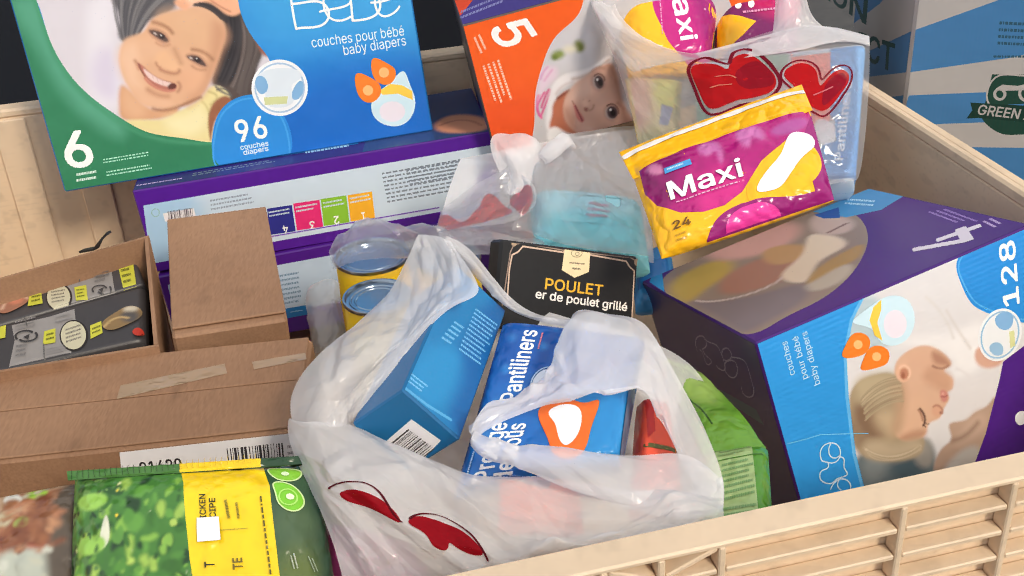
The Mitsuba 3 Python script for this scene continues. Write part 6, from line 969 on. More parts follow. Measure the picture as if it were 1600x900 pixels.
# contents of the heart bag
hb = Packet([[0.2263,1.2856,0.8304,0.6606],[0.4218,1.267,0.8484,0.6384],[0.3828,1.1372,0.7312,0.7604],[0.2176,1.1496,0.7226,0.7874]], 0.06, 0.001, 30, 0.0002, 20, 41)
hb.body('pantiliner_box_002__box', S(200, 210, 216), 'plain_print')
hb.print('pantiliner_box_002__box__front_panel', [('p', [[-0.0148,0.2017],[0.195,0.1884],[0.1977,-0.0252],[-0.0178,-0.0256]], S(214, 218, 214)),
    ('p', [[-0.0027,0.1783],[0.0181,0.1757],[0.008,0.0012],[-0.0157,0.0033]], S(110, 164, 140)), ('p', [[0.0455,0.1723],[0.1009,0.1698],[0.0996,0.1509],[0.0516,0.1492]], S(150, 180, 156)),
    ('p', [[0.1007,0.1868],[0.1437,0.1813],[0.1463,0.0836],[0.1282,0.0807],[0.1064,0.1426]], S(250, 140, 120)), ('c', [[0.1316,0.0852],[0.1463,0.082],[0.1539,0.0665],[0.1475,0.0504],[0.1359,0.0584]], S(244, 244, 244)),
    ('soft', [[0.1432,0.1951],[0.195,0.1884],[0.1971,-0.0159],[0.1306,-0.0099],[0.1376,0.0515],[0.1544,0.0565],[0.1518,0.083],[0.1459,0.0917]], S(98, 160, 216), [('p', [[0.1494,0.0752],[0.1909,0.0707],[0.1892,-0.0061],[0.1378,-0.0014]], S(70, 136, 200), 0.02)], 0.01),
    ('t', 'Pantiliners', [0.1627,0.0301], [0.1677,0.1293], 0.0095, S(240, 246, 250), True),
    ], 'plain_print', 0.02)
tag('pantiliner_box_002', 'pale blue pantiliner box with a pink patch inside the heart bag', 'box')
yp = Packet([[0.1493,1.3142,0.81,0.5169],[0.2158,1.3004,0.8059,0.5539],[0.2009,1.2283,0.7599,0.7918],[0.1552,1.239,0.7585,0.7519]], 0.03, 0.004, 8, 0.0006, 20, 23)
yp.body('tissue_packet__wrapper', S(206, 190, 110)); yp.print('tissue_packet__wrapper__front_print', [('soft', [[-0.0066,0.1016],[0.0658,0.1014],[0.0793,-0.026],[-0.0179,-0.0241]], S(212, 190, 120), [('p', [[0.0002,0.0903],[0.021,0.0905],[0.0136,0.0145],[-0.0029,0.0143]], S(214, 160, 130), 0.01), ('p', [[0.0337,0.0895],[0.0535,0.0874],[0.0522,0.0469],[0.0318,0.0462]], S(220, 212, 90), 0.008)], 0.008), ('p', [[0.035,0.05],[0.0491,0.0449],[0.0427,0.0149],[0.0306,0.017]], S(120, 120, 150))], edge=0.01)
tag('tissue_packet', 'yellowish packet seen dimly through the left side of the heart bag', 'packet')

# pale turquoise wipes in the knotted bag, green pouch, frozen vegetables
cy = Packet([[0.0273,1.1817,0.7346,0.7979],[0.1528,1.173,0.7193,0.7709],[0.1499,1.0662,0.6932,0.7962],[0.0286,1.0874,0.7041,0.8163]], 0.05, 0.006, 6, 0.003, 30, 25)
cy.body('wipes_packet_001__wrapper', S(140, 222, 230)); cy.print('wipes_packet_001__wrapper__front_print', [('soft', [[0.0003,0.0871],[0.1141,0.0905],[0.1127,0.0081],[0.0092,0.0086]], S(136, 222, 230), [('p', [[0.0076,0.088],[0.1071,0.0897],[0.1041,0.0579],[0.0126,0.0563]], S(170, 228, 236), 0.012), ('p', [[0.0183,0.0359],[0.1168,0.0493],[0.1127,0.0081],[0.0302,0.0064]], S(104, 222, 232), 0.012)], 0.006), ('l', [[0.0012,0.0378],[0.0606,0.0354],[0.1226,0.0399]], 0.0016, S(60, 160, 176)), ('l', [[0.0042,0.0811],[0.0646,0.0822],[0.1242,0.0813]], 0.0016, S(150, 226, 232)), ('rows', [[0.0572,0.0454],[0.0822,0.0446],[0.0638,0.0736]], 3, S(196, 120, 150))], edge=0.008)
tag('wipes_packet_001', 'soft turquoise packet under thin film between the knotted bag and the Maxi packet', 'packet')
bp = Packet([[0.1359,1.1472,0.6576,0.8535],[0.1808,1.153,0.6679,0.7421],[0.1808,1.0748,0.6313,0.6842],[0.1319,1.0735,0.6291,0.8]], 0.03, 0.006, 6, 0.002, 30, 35)
bp.body('wipes_packet_002__wrapper', S(60, 140, 200)); bp.print('wipes_packet_002__wrapper__front_print', [('p', [[-0.0063,0.0557],[0.0592,0.0528],[0.0551,0.0215],[-0.0087,0.0175]], S(44, 116, 184))], edge=0.008)
tag('wipes_packet_002', 'small blue packet wedged between the black food box and the big purple box', 'packet')
gp = Packet([[0.1403,0.9475,0.6501,2.8548],[0.1757,0.9115,0.6475,3.9381],[0.209,0.782,0.6623,2.1489],[0.1531,0.7719,0.6648,1.0309]], 0.016, 0.004, 8, 0.004, 24, 27)
gp.body('green_pouch__top_fold', S(96, 146, 48))
gp.print('green_pouch__top_fold__top_print', [('soft', [[-0.0009,0.2454],[0.1022,0.2297],[0.0635,-0.0024],[-0.003,-0.0018]], S(98, 146, 50), [('p', [[0.002,0.1794],[0.0555,0.1812],[0.0292,0.0468],[0.001,0.0509]], S(150, 184, 92), 0.012)], 0.006), ('l', [[0.0063,0.0433],[0.0077,0.0342],[0.0102,0.0155]], 0.0012, S(44, 80, 34))], edge=0.006)
gq = Packet([[0.1514,0.769,0.6698,1.2729],[0.207,0.771,0.6734,1.228],[0.1871,0.6554,0.6622,1.0996],[0.1255,0.6549,0.6613,1.1494]], 0.03, 0.004, 7, 0.001, 24, 29)
gq.body('green_pouch__body', S(76, 134, 40))
gq.print('green_pouch__body__front_print', [('p', [[-0.0047,0.1167],[0.0436,0.1155],[0.0487,-0.0047],[-0.0069,-0.0052]], S(150, 176, 116)), ('p', [[-0.0009,0.1124],[0.0188,0.1137],[0.0076,0.1039]], S(60, 90, 50)),
    ('l', [[0.0138,0.0902],[0.0572,0.0959]], 0.0012, S(60, 110, 30)), ('rows', [[0.0194,0.0409],[0.0464,0.0467],[0.0183,0.087]], 7, S(110, 150, 90)), ('rows', [[0.0148,0.0941],[0.0423,0.0988],[0.0155,0.1074]], 2, S(120, 156, 96)), ('rows', [[0.0203,0.0039],[0.0472,0.0058],[0.0195,0.0368]], 5, S(110, 150, 90))], edge=0.006)
tag('green_pouch', 'bright green pouch with small print between the big white bag and the purple nappy box', 'pouch')

rnd = np.random.default_rng(7)
def blobs(poly, n, cols, r0, r1, blur, ang=None):
    g = sg.Polygon(poly); x0, y0, x1, y1 = g.bounds; out = []
    while len(out) < n:
        p = rnd.uniform([x0, y0], [x1, y1])
        if not g.buffer(0.006).contains(sg.Point(p)): continue
        r = rnd.uniform(r0, r1); e = rnd.uniform(0.3, 1.0); a0 = rnd.uniform(0, 3.14) if ang is None else ang + rnd.normal(0, 0.4); t = np.linspace(0, 6.283, 9)[:-1]
        q = np.c_[np.cos(t) * r, np.sin(t) * r * e] * rnd.uniform(0.7, 1.2, (8, 1)); c, s = math.cos(a0), math.sin(a0)
        out.append(('p', p + q @ np.array([[c, s], [-s, c]]), S(*cols[rnd.integers(len(cols))]), blur * rnd.uniform(0.6, 1.4)))
    return out
gr = Packet([[-0.3688,0.7513,0.6994,1.2195],[-0.1701,0.7504,0.698,1.2086],[-0.1434,0.6246,0.6283,1.151],[-0.3519,0.6262,0.631,1.1628]], 0.035, 0.010, 5, 0.0022, 16, 31)
def gr_col(uv):
    return np.where((uv[:, 0] / gr.W < 0.47)[:, None], S(84, 130, 60), np.where((uv[:, 0] / gr.W > 0.83)[:, None], S(50, 78, 52), S(240, 208, 40)))
gr.body('vegetable_bag__bag', S(60, 96, 52))
veg = [[-0.0,0.1449],[0.0985,0.1451],[0.1061,-0.0002],[-0.0,-0.0]]
gr.print('vegetable_bag__bag__front_print', [
    ('soft', veg, S(70, 122, 54), blobs(veg, 150, [(44, 84, 40), (60, 108, 46), (96, 152, 66), (128, 176, 76), (84, 140, 60), (150, 186, 84), (36, 66, 36)], 0.002, 0.009, 0.0022, 1.2)
        + blobs([[0.0001,0.1413],[0.0344,0.1423],[0.0348,0.0031],[0.0008,0.0046]], 90, [(34, 62, 36), (56, 92, 50), (88, 128, 70), (110, 150, 84)], 0.0012, 0.004, 0.0009)
        + [('p', [[0.0295,0.0805],[0.0345,0.0992],[0.0376,0.0881],[0.0356,0.0743],[0.0306,0.0714]], S(214, 218, 196), 0.001), ('p', [[0.0072,0.1176],[0.0239,0.1213],[0.0355,0.1126],[0.0189,0.1057]], S(150, 200, 90), 0.002), ('p', [[0.0082,0.0789],[0.0295,0.0821],[0.0336,0.0723],[0.0145,0.0691]], S(150, 200, 90), 0.002)]
        + blobs(veg, 60, [(40, 76, 38), (170, 200, 96), (96, 150, 62), (56, 100, 44), (120, 172, 70)], 0.0012, 0.004, 0.0016, 1.2)
        + blobs(veg, 14, [(222, 196, 60), (206, 214, 150), (190, 206, 110)], 0.001, 0.003, 0.0009), 0.0022),
    ('soft', [[0.0926,0.1437],[0.161,0.1427],[0.1667,0.1178],[0.1663,0.045],[0.1656,-0.0074],[0.1058,-0.0047],[0.1,0.0585],[0.0975,0.124]], S(242, 208, 34), [('l', [[0.0981,0.1357],[0.1188,0.1298],[0.1451,0.1306],[0.1608,0.1204]], 0.006, S(214, 176, 24), 0.006), ('l', [[0.0985,0.124],[0.1129,0.1197],[0.1286,0.1211]], 0.003, S(226, 190, 28), 0.004)], 0.004),  # darker yellow lines are painted crinkle shading, not printed artwork
    ('soft', [[0.161,0.1427],[0.2048,0.146],[0.204,-0.0091],[0.1656,-0.0074],[0.1663,0.045],[0.1667,0.1178]], S(50, 80, 54), [('p', [[0.1705,0.0974],[0.2028,0.0956],[0.203,0.0635],[0.1717,0.0652]], S(78, 100, 72), 0.012), ('p', [[0.1675,0.0551],[0.1974,0.0587],[0.1988,0.0048],[0.1664,0.0063]], S(96, 112, 60), 0.014), ('p', [[0.2046,0.1443],[0.2103,0.0952],[0.2047,-0.0046],[0.1974,-0.0043]], S(40, 66, 46), 0.008)], 0.006),
    ('c', [[0.1657,0.137],[0.1774,0.1381],[0.1917,0.1349],[0.1886,0.1269],[0.1799,0.1239],[0.1709,0.1268]], S(132, 196, 62)), ('ring', [[0.1657,0.137],[0.1774,0.1381],[0.1917,0.1349],[0.1886,0.1269],[0.1799,0.1239],[0.1709,0.1268]], 0.0012, S(200, 226, 160)), ('c', [[0.1824,0.1314],[0.1821,0.1306],[0.1816,0.13],[0.1809,0.1296],[0.1799,0.1293],[0.179,0.1292],[0.178,0.1294],[0.1772,0.1298],[0.1766,0.1303],[0.1762,0.131],[0.1761,0.1317],[0.1764,0.1324],[0.1769,0.1331],[0.1776,0.1335],[0.1786,0.1338],[0.1795,0.1339],[0.1805,0.1337],[0.1813,0.1333],[0.1819,0.1328],[0.1823,0.1321]], S(214, 236, 190)),
    ('c', [[0.1701,0.1205],[0.1806,0.121],[0.189,0.1142],[0.1914,0.1051],[0.1868,0.0976],[0.1785,0.0964],[0.1722,0.1028],[0.1707,0.1119]], S(120, 196, 50)), ('ring', [[0.1701,0.1205],[0.1806,0.121],[0.189,0.1142],[0.1914,0.1051],[0.1868,0.0976],[0.1785,0.0964],[0.1722,0.1028],[0.1707,0.1119]], 0.0012, S(200, 226, 160)), ('ring', [[0.1866,0.1076],[0.186,0.1054],[0.1848,0.1034],[0.1831,0.1019],[0.1812,0.101],[0.1791,0.1008],[0.1771,0.1012],[0.1754,0.1023],[0.1741,0.104],[0.1734,0.1061],[0.1734,0.1083],[0.174,0.1106],[0.1751,0.1126],[0.1768,0.1141],[0.1788,0.115],[0.1809,0.1153],[0.1829,0.1148],[0.1846,0.1137],[0.1859,0.112],[0.1866,0.1099]], 0.0012, S(170, 224, 110)), ('c', [[0.1846,0.1083],[0.1844,0.1074],[0.1838,0.1067],[0.1831,0.1061],[0.1822,0.1057],[0.1812,0.1057],[0.1803,0.1058],[0.1795,0.1063],[0.1789,0.1069],[0.1786,0.1077],[0.1785,0.1086],[0.1788,0.1095],[0.1793,0.1102],[0.1801,0.1108],[0.181,0.1112],[0.1819,0.1112],[0.1829,0.1111],[0.1837,0.1106],[0.1843,0.1099],[0.1846,0.1091]], S(220, 240, 200)),
    ('t', 'CHICKEN', [0.1149,0.0808], [0.1155,0.1116], 0.0048, S(60, 52, 20), True),
    ('t', 'RECIPE', [0.1225,0.0815], [0.1234,0.1072], 0.0048, S(60, 52, 20), True),
    ('rows', [[0.1352,0.0894],[0.1337,0.1072],[0.1302,0.0891]], 1, S(120, 104, 30)), ('rows', [[0.1423,0.089],[0.1418,0.1056],[0.1382,0.0887]], 1, S(120, 104, 30)),
    ('l', [[0.1259,0.0797],[0.1465,0.0802]], 0.0006, S(170, 146, 40)),
    ('p', [[0.108,0.0909],[0.1252,0.091],[0.1252,0.0717],[0.1072,0.0706]], S(240, 238, 244)),
    ('t', 'T', [0.1191,0.0499], [0.119,0.0544], 0.0072, S(50, 44, 20), True), ('t', 'TE', [0.1404,0.0473], [0.1403,0.0564], 0.0072, S(110, 92, 30), True),
    ('rows', [[0.1617,0.0427],[0.1608,0.1204],[0.1588,0.0424]], 1, S(90, 80, 30)),
    ('rows', [[0.1813,0.0483],[0.18,0.0606],[0.1764,0.0475]], 2, S(180, 190, 170)), ('rows', [[0.1948,0.0476],[0.1917,0.06],[0.1908,0.0468]], 2, S(150, 165, 145)),
    ], edge=0.006)
gs = Packet([[-0.3711,0.7532,0.6967,1.0636],[-0.17,0.7536,0.6975,1.1505],[-0.1688,0.7454,0.6953,1.1604],[-0.3681,0.7448,0.694,1.073]], 0.002, 0.0015, 6, 0.0022, 60, 37)
gs.body('vegetable_bag__seal', S(58, 92, 50)); gs.print('vegetable_bag__seal__print', [('p', [[-0.0042,0.032],[0.0901,0.0248],[0.0866,-0.0144],[-0.0083,-0.0056]], S(70, 116, 56)), ('p', [[0.0895,0.0249],[0.1572,0.0264],[0.1538,-0.0206],[0.0861,-0.0144]], S(236, 200, 34)), ('p', [[0.1567,0.0265],[0.2072,0.0227],[0.2043,-0.0253],[0.1532,-0.0206]], S(44, 72, 48))]
    + [('l', q, 0.0004, S(40, 60, 30)) for q in ([[[0.0027,-0.0015],[0.0048,0.0174]],[[0.007,-0.0019],[0.0091,0.0171]],[[0.0114,-0.0023],[0.0134,0.0167]],[[0.0157,-0.0027],[0.0177,0.0164]],[[0.0201,-0.0031],[0.0221,0.016]],[[0.0245,-0.0035],[0.0264,0.0156]],[[0.0289,-0.0039],[0.0308,0.0153]],[[0.0333,-0.0043],[0.0352,0.0149]],[[0.0377,-0.0047],[0.0396,0.0146]],[[0.0422,-0.0051],[0.0441,0.0142]],[[0.0466,-0.0055],[0.0485,0.0138]],[[0.0511,-0.0059],[0.053,0.0135]],[[0.0556,-0.0063],[0.0574,0.0131]],[[0.0601,-0.0067],[0.0619,0.0127]],[[0.0647,-0.0071],[0.0665,0.0124]],[[0.0692,-0.0075],[0.071,0.012]],[[0.0738,-0.0079],[0.0755,0.0116]],[[0.0784,-0.0084],[0.0801,0.0112]],[[0.083,-0.0088],[0.0847,0.0109]],[[0.0876,-0.0092],[0.0893,0.0105]]])] + [('l', q, 0.0004, S(196, 160, 20)) for q in ([[[0.0895,-0.0047],[0.0914,0.0169]],[[0.0942,-0.0051],[0.096,0.0165]],[[0.0988,-0.0055],[0.1007,0.0161]],[[0.1035,-0.006],[0.1053,0.0158]],[[0.1082,-0.0064],[0.11,0.0154]],[[0.1129,-0.0068],[0.1147,0.015]],[[0.1176,-0.0072],[0.1194,0.0147]],[[0.1224,-0.0076],[0.1241,0.0143]],[[0.1271,-0.008],[0.1289,0.0139]],[[0.1319,-0.0085],[0.1336,0.0135]],[[0.1367,-0.0089],[0.1384,0.0131]],[[0.1416,-0.0093],[0.1432,0.0128]],[[0.1464,-0.0097],[0.1481,0.0124]],[[0.1513,-0.0102],[0.1529,0.012]]])], edge=0.004)
tag('vegetable_bag', 'green vegetable bag with a broad yellow stripe at the lower left', 'food bag')
ck = Packet([[-0.46,0.7671,0.6666,1.0363],[-0.3626,0.7732,0.6773,0.9406],[-0.3422,0.6498,0.6118,1.0199],[-0.4313,0.65,0.6122,1.1236]], 0.03, 0.008, 5, 0.0016, 18, 33)
ck.body('meat_bag__bag', S(150, 110, 84))
cpoly = [[-0.0,0.1391],[0.0984,0.1384],[0.0984,-0.0003],[0.0,0.0]]
ck.print('meat_bag__bag__front_print', [('soft', cpoly, S(176, 150, 124), [
    ('p', [[0.0268,0.117],[0.0386,0.1344],[0.0543,0.1286],[0.0744,0.1301],[0.0773,0.0706],[0.0439,0.0696],[0.0252,0.0777]], S(146, 96, 68), 0.004), ('p', [[0.0386,0.1149],[0.0543,0.1231],[0.0724,0.1143],[0.0694,0.0933],[0.0491,0.091]], S(158, 108, 78), 0.005), ('p', [[0.0235,0.0977],[0.0543,0.0984],[0.0744,0.0817],[0.0744,0.0699],[0.0491,0.0733],[0.0257,0.0833]], S(128, 78, 56), 0.004),
    ('p', [[0.0491,0.0822],[0.0744,0.0817],[0.0763,0.0686],[0.0543,0.0737]], S(176, 92, 64), 0.004), ('p', [[0.0235,0.0734],[0.0543,0.0781],[0.0793,0.0671],[0.0793,0.0329],[0.0224,0.0384]], S(178, 184, 172), 0.005), ('p', [[0.0439,0.135],[0.0573,0.1335],[0.0604,0.1252],[0.0481,0.1243]], S(150, 190, 70), 0.002),
    ('p', [[0.0246,0.1355],[0.0311,0.1353],[0.0418,0.1232],[0.0333,0.1203],[0.0257,0.1262]], S(220, 222, 214), 0.0016), ('p', [[0.0235,0.1108],[0.0333,0.1158],[0.0397,0.1169],[0.0333,0.1024],[0.0246,0.0981]], S(192, 190, 160), 0.003), ('p', [[0.0375,0.1017],[0.046,0.107],[0.0491,0.1009],[0.0407,0.0978]], S(150, 176, 90), 0.002),
    ('l', [[0.029,0.1053],[0.0491,0.1097],[0.0724,0.096]], 0.002, S(110, 66, 46), 0.003), ('l', [[0.0257,0.0889],[0.0543,0.0913],[0.0744,0.0839]], 0.002, S(104, 60, 44), 0.003), ('p', [[0.0734,0.1383],[0.0984,0.1384],[0.0984,-0.0003],[0.0773,0.001]], S(90, 80, 70), 0.006)]
    + blobs([[0.0235,0.1374],[0.0744,0.1344],[0.0744,0.114],[0.0235,0.1175]], 12, [(150, 110, 84), (168, 160, 116), (190, 184, 160)], 0.002, 0.005, 0.0025)
    + blobs([[0.0252,0.1229],[0.0744,0.1193],[0.0744,0.0764],[0.0252,0.0805]], 44, [(122, 76, 54), (166, 114, 84), (146, 96, 66), (178, 132, 100), (112, 66, 46)], 0.002, 0.007, 0.0035, 0.3)
    + blobs([[0.0252,0.0777],[0.0744,0.071],[0.0744,0.0334],[0.0252,0.0381]], 14, [(196, 200, 188), (170, 174, 160), (184, 186, 170)], 0.003, 0.007, 0.004), 0.0025)], edge=0.006)
tag('meat_bag', 'food bag printed with brown roast meat at the lower left corner', 'food bag')

# ------------------------------------------------------------------ grocery bags
lp = Film([[[-0.1909,0.7893,0.7057],[-0.1684,0.7673,0.7175],[-0.152,0.7617,0.7178],[-0.1432,0.7693,0.7109],[-0.1387,0.7856,0.6992]],[[-0.1899,0.8162,0.7228],[-0.1624,0.7847,0.738],[-0.1434,0.775,0.7351],[-0.1317,0.7775,0.7254],[-0.1272,0.7922,0.7107]],[[-0.1706,0.851,0.7333],[-0.1454,0.8139,0.749],[-0.128,0.7999,0.7506],[-0.1144,0.7993,0.7436],[-0.1054,0.8083,0.7331]],[[-0.142,0.8885,0.7386],[-0.1207,0.852,0.7554],[-0.105,0.8323,0.7612],[-0.0918,0.8256,0.7594],[-0.0831,0.8299,0.7509]],[[-0.1149,0.9273,0.7462],[-0.0982,0.891,0.7633],[-0.0826,0.8678,0.773],[-0.0663,0.8521,0.7759],[-0.0535,0.8496,0.7714]],[[-0.0969,0.9608,0.7648],[-0.0803,0.9327,0.776],[-0.0639,0.9079,0.7829],[-0.0462,0.8804,0.7851],[-0.0293,0.8602,0.78]],[[-0.0856,0.9801,0.7785],[-0.0767,0.9754,0.7803],[-0.0677,0.9656,0.7833],[-0.0601,0.9553,0.7854],[-0.0539,0.9444,0.7866]]], (100, 80), 0.0035, (1, -0.2), 1, 0.0013)
lp.sheet('grocery_bag__side_panel')
fp = Film([[[-0.1909,0.7914,0.7074],[-0.1627,0.7665,0.7202],[-0.1366,0.7734,0.708],[-0.1016,0.7485,0.7047],[-0.0644,0.7278,0.6986],[-0.0382,0.717,0.6937],[-0.0092,0.7123,0.6915],[0.0213,0.703,0.6852],[0.0688,0.6888,0.6806],[0.1179,0.6871,0.6877],[0.1535,0.6973,0.6955]],[[-0.1871,0.7666,0.696],[-0.1556,0.738,0.7104],[-0.1287,0.7233,0.7109],[-0.0904,0.7078,0.7039],[-0.0538,0.6925,0.6972],[-0.0295,0.685,0.6941],[-0.0005,0.6781,0.6901],[0.0329,0.6701,0.6881],[0.0755,0.6617,0.6895],[0.1171,0.6637,0.6931],[0.1504,0.6753,0.6932]],[[-0.1727,0.7348,0.6805],[-0.1445,0.7074,0.6931],[-0.116,0.6915,0.6953],[-0.0803,0.6783,0.6924],[-0.0463,0.6653,0.6897],[-0.0159,0.6557,0.687],[0.0124,0.6504,0.6858],[0.0406,0.6465,0.687],[0.0781,0.6436,0.6921],[0.1143,0.6467,0.6976],[0.146,0.6598,0.6942]],[[-0.156,0.6983,0.6668],[-0.1295,0.6782,0.6721],[-0.1028,0.6642,0.6736],[-0.0713,0.6533,0.6747],[-0.0404,0.6434,0.6775],[-0.012,0.6385,0.681],[0.0163,0.6365,0.6856],[0.0445,0.6362,0.6892],[0.0772,0.636,0.6929],[0.1111,0.6389,0.698],[0.1433,0.6504,0.6939]],[[-0.1424,0.6634,0.6357],[-0.1167,0.6528,0.6373],[-0.0914,0.6432,0.6407],[-0.0621,0.6386,0.6428],[-0.033,0.6355,0.6474],[-0.004,0.6333,0.6537],[0.02,0.6339,0.6607],[0.0487,0.635,0.6668],[0.0821,0.6378,0.6716],[0.1139,0.6424,0.6798],[0.1436,0.6494,0.68]]], (90, 140), 0.0042, (0.25, 1), 2, 0.0013)
fp.sheet('grocery_bag__front_panel')
RED, DRED = S(170, 18, 34), S(96, 14, 30)
fp.ink('grocery_bag__front_panel__heart_print', [
    ('c', [[0.4824,0.1357],[0.4523,0.1709],[0.4623,0.2111],[0.5075,0.2412],[0.593,0.2513],[0.5678,0.2211],[0.5377,0.1809],[0.5226,0.1407]], RED), ('lc', [[0.4673,0.1106],[0.4221,0.1508],[0.407,0.2111],[0.4774,0.2362],[0.5879,0.2563]], 0.006, DRED),
    ('c', [[0.5829,0.2714],[0.5176,0.2965],[0.5075,0.3266],[0.5176,0.3668],[0.598,0.407],[0.7186,0.4271],[0.7286,0.407],[0.6884,0.3668],[0.6583,0.3518],[0.7136,0.3367],[0.7035,0.3166],[0.6533,0.3065],[0.6131,0.2915]], RED), ('lc', [[0.5528,0.2764],[0.4925,0.3065],[0.4623,0.3518],[0.5427,0.402],[0.7688,0.4372]], 0.006, DRED)])
rp = Film([[[-0.0407,0.7422,0.7239],[-0.0239,0.7574,0.7204],[-0.0018,0.7706,0.7194],[0.0224,0.7879,0.7235],[0.0428,0.8147,0.7362],[0.0529,0.856,0.7523],[0.0821,0.8594,0.7482],[0.1102,0.8515,0.7444],[0.1269,0.8199,0.7293],[0.1456,0.7656,0.7044],[0.1564,0.7073,0.6827]],[[-0.0398,0.728,0.7294],[-0.0236,0.7417,0.7293],[-0.0008,0.7532,0.7293],[0.0226,0.7672,0.7315],[0.0438,0.7847,0.7381],[0.0602,0.8012,0.7469],[0.0825,0.8116,0.7449],[0.1053,0.8044,0.7384],[0.1193,0.7819,0.723],[0.1353,0.7407,0.7011],[0.1531,0.6995,0.6791]],[[-0.0388,0.722,0.7289],[-0.0235,0.7356,0.7325],[0.0002,0.7455,0.7359],[0.0231,0.7538,0.7383],[0.0451,0.76,0.7411],[0.0653,0.7669,0.7411],[0.0835,0.7731,0.738],[0.1024,0.774,0.7335],[0.1146,0.7558,0.7176],[0.1275,0.7237,0.6974],[0.1479,0.6928,0.6775]],[[-0.0369,0.7176,0.7272],[-0.0226,0.7295,0.732],[0.001,0.7386,0.7359],[0.0237,0.7468,0.7382],[0.0446,0.7533,0.7396],[0.0656,0.7591,0.7396],[0.0847,0.7648,0.7374],[0.0995,0.7674,0.7339],[0.1119,0.7516,0.7183],[0.1238,0.7199,0.6988],[0.1413,0.6892,0.6772]]], (80, 130), 0.0042, (-0.3, 1), 3, 0.0013)
rp.sheet('grocery_bag__side_panel_001')
hd = Film([[[-0.0356,0.7273,0.7321],[-0.0259,0.7216,0.7282],[-0.0113,0.7163,0.7249],[0.0103,0.7128,0.7229],[0.0339,0.7111,0.7199],[0.0575,0.7106,0.7148],[0.0875,0.7119,0.709],[0.1179,0.7151,0.7067],[0.1382,0.7097,0.7012],[0.1542,0.6971,0.6912]],[[-0.0373,0.7149,0.7366],[-0.025,0.7077,0.7301],[-0.0076,0.7021,0.7282],[0.0127,0.6984,0.7258],[0.0346,0.6938,0.7217],[0.0583,0.6881,0.7158],[0.0843,0.6865,0.7089],[0.1126,0.6863,0.7044],[0.1337,0.6837,0.6999],[0.1515,0.6829,0.6905]],[[-0.0385,0.713,0.7332],[-0.0242,0.7016,0.7274],[-0.0059,0.6943,0.7268],[0.0149,0.6877,0.7231],[0.0374,0.68,0.7178],[0.0598,0.674,0.7112],[0.0823,0.67,0.7041],[0.1089,0.6673,0.6994],[0.1301,0.6678,0.6961],[0.1501,0.6754,0.6894]],[[-0.039,0.7166,0.7255],[-0.0237,0.7039,0.7194],[-0.0043,0.6948,0.7195],[0.0184,0.6856,0.7154],[0.0398,0.6772,0.7088],[0.0602,0.6692,0.7028],[0.0813,0.6617,0.6977],[0.1077,0.6586,0.6921],[0.129,0.66,0.6905],[0.1495,0.6715,0.6865]]], (70, 130), 0.0035, (0.2, 1), 4, 0.0012)
hd.sheet('grocery_bag__handle')
bs = Film([[[-0.0584,0.9698,0.7806],[-0.0444,0.9658,0.7735],[-0.0283,0.9532,0.7614],[-0.0105,0.9321,0.7445],[0.0118,0.9105,0.7308],[0.0377,0.8936,0.7274],[0.0587,0.8787,0.7316],[0.0862,0.8682,0.7333]],[[-0.0605,0.9586,0.7811],[-0.0455,0.9507,0.7733],[-0.0279,0.9352,0.7602],[-0.012,0.9182,0.7443],[0.0074,0.9003,0.733],[0.0362,0.8854,0.7332],[0.057,0.8714,0.7348],[0.0822,0.8616,0.7337]],[[-0.0636,0.9602,0.7737],[-0.0474,0.9496,0.7633],[-0.0293,0.9344,0.7486],[-0.0125,0.9181,0.7362],[0.0067,0.9026,0.729],[0.0304,0.8878,0.7274],[0.0525,0.8747,0.7284],[0.0764,0.8618,0.726]]], (50, 100), 0.003, (0.1, 1), 5, 0.0012)
bs.sheet('grocery_bag__handle_001')
bi = Film([[[-0.085,0.9674,0.7054],[-0.0572,0.9782,0.7043],[-0.0133,0.9769,0.702],[0.0602,0.9569,0.6869],[0.137,0.9254,0.6719],[0.1762,0.8671,0.6503]],[[-0.1159,0.9185,0.68],[-0.0769,0.9287,0.6778],[-0.0163,0.9239,0.6693],[0.0553,0.9044,0.6552],[0.1303,0.8767,0.6469],[0.1707,0.8336,0.6319]],[[-0.1482,0.8681,0.652],[-0.0966,0.8717,0.6382],[-0.0194,0.8694,0.6341],[0.0506,0.8534,0.6261],[0.1239,0.8293,0.6243],[0.1641,0.7958,0.6259]],[[-0.1726,0.8003,0.6339],[-0.1078,0.8113,0.6127],[-0.0225,0.8059,0.6032],[0.0452,0.7932,0.6012],[0.1164,0.7755,0.6105],[0.1576,0.7587,0.6214]]], (60, 90), 0.004, (1, 1), 15, 0.0016)
bi.sheet('grocery_bag__back_panel')
tag('grocery_bag', 'large open white plastic grocery bag in front holding blue boxes', 'plastic bag')

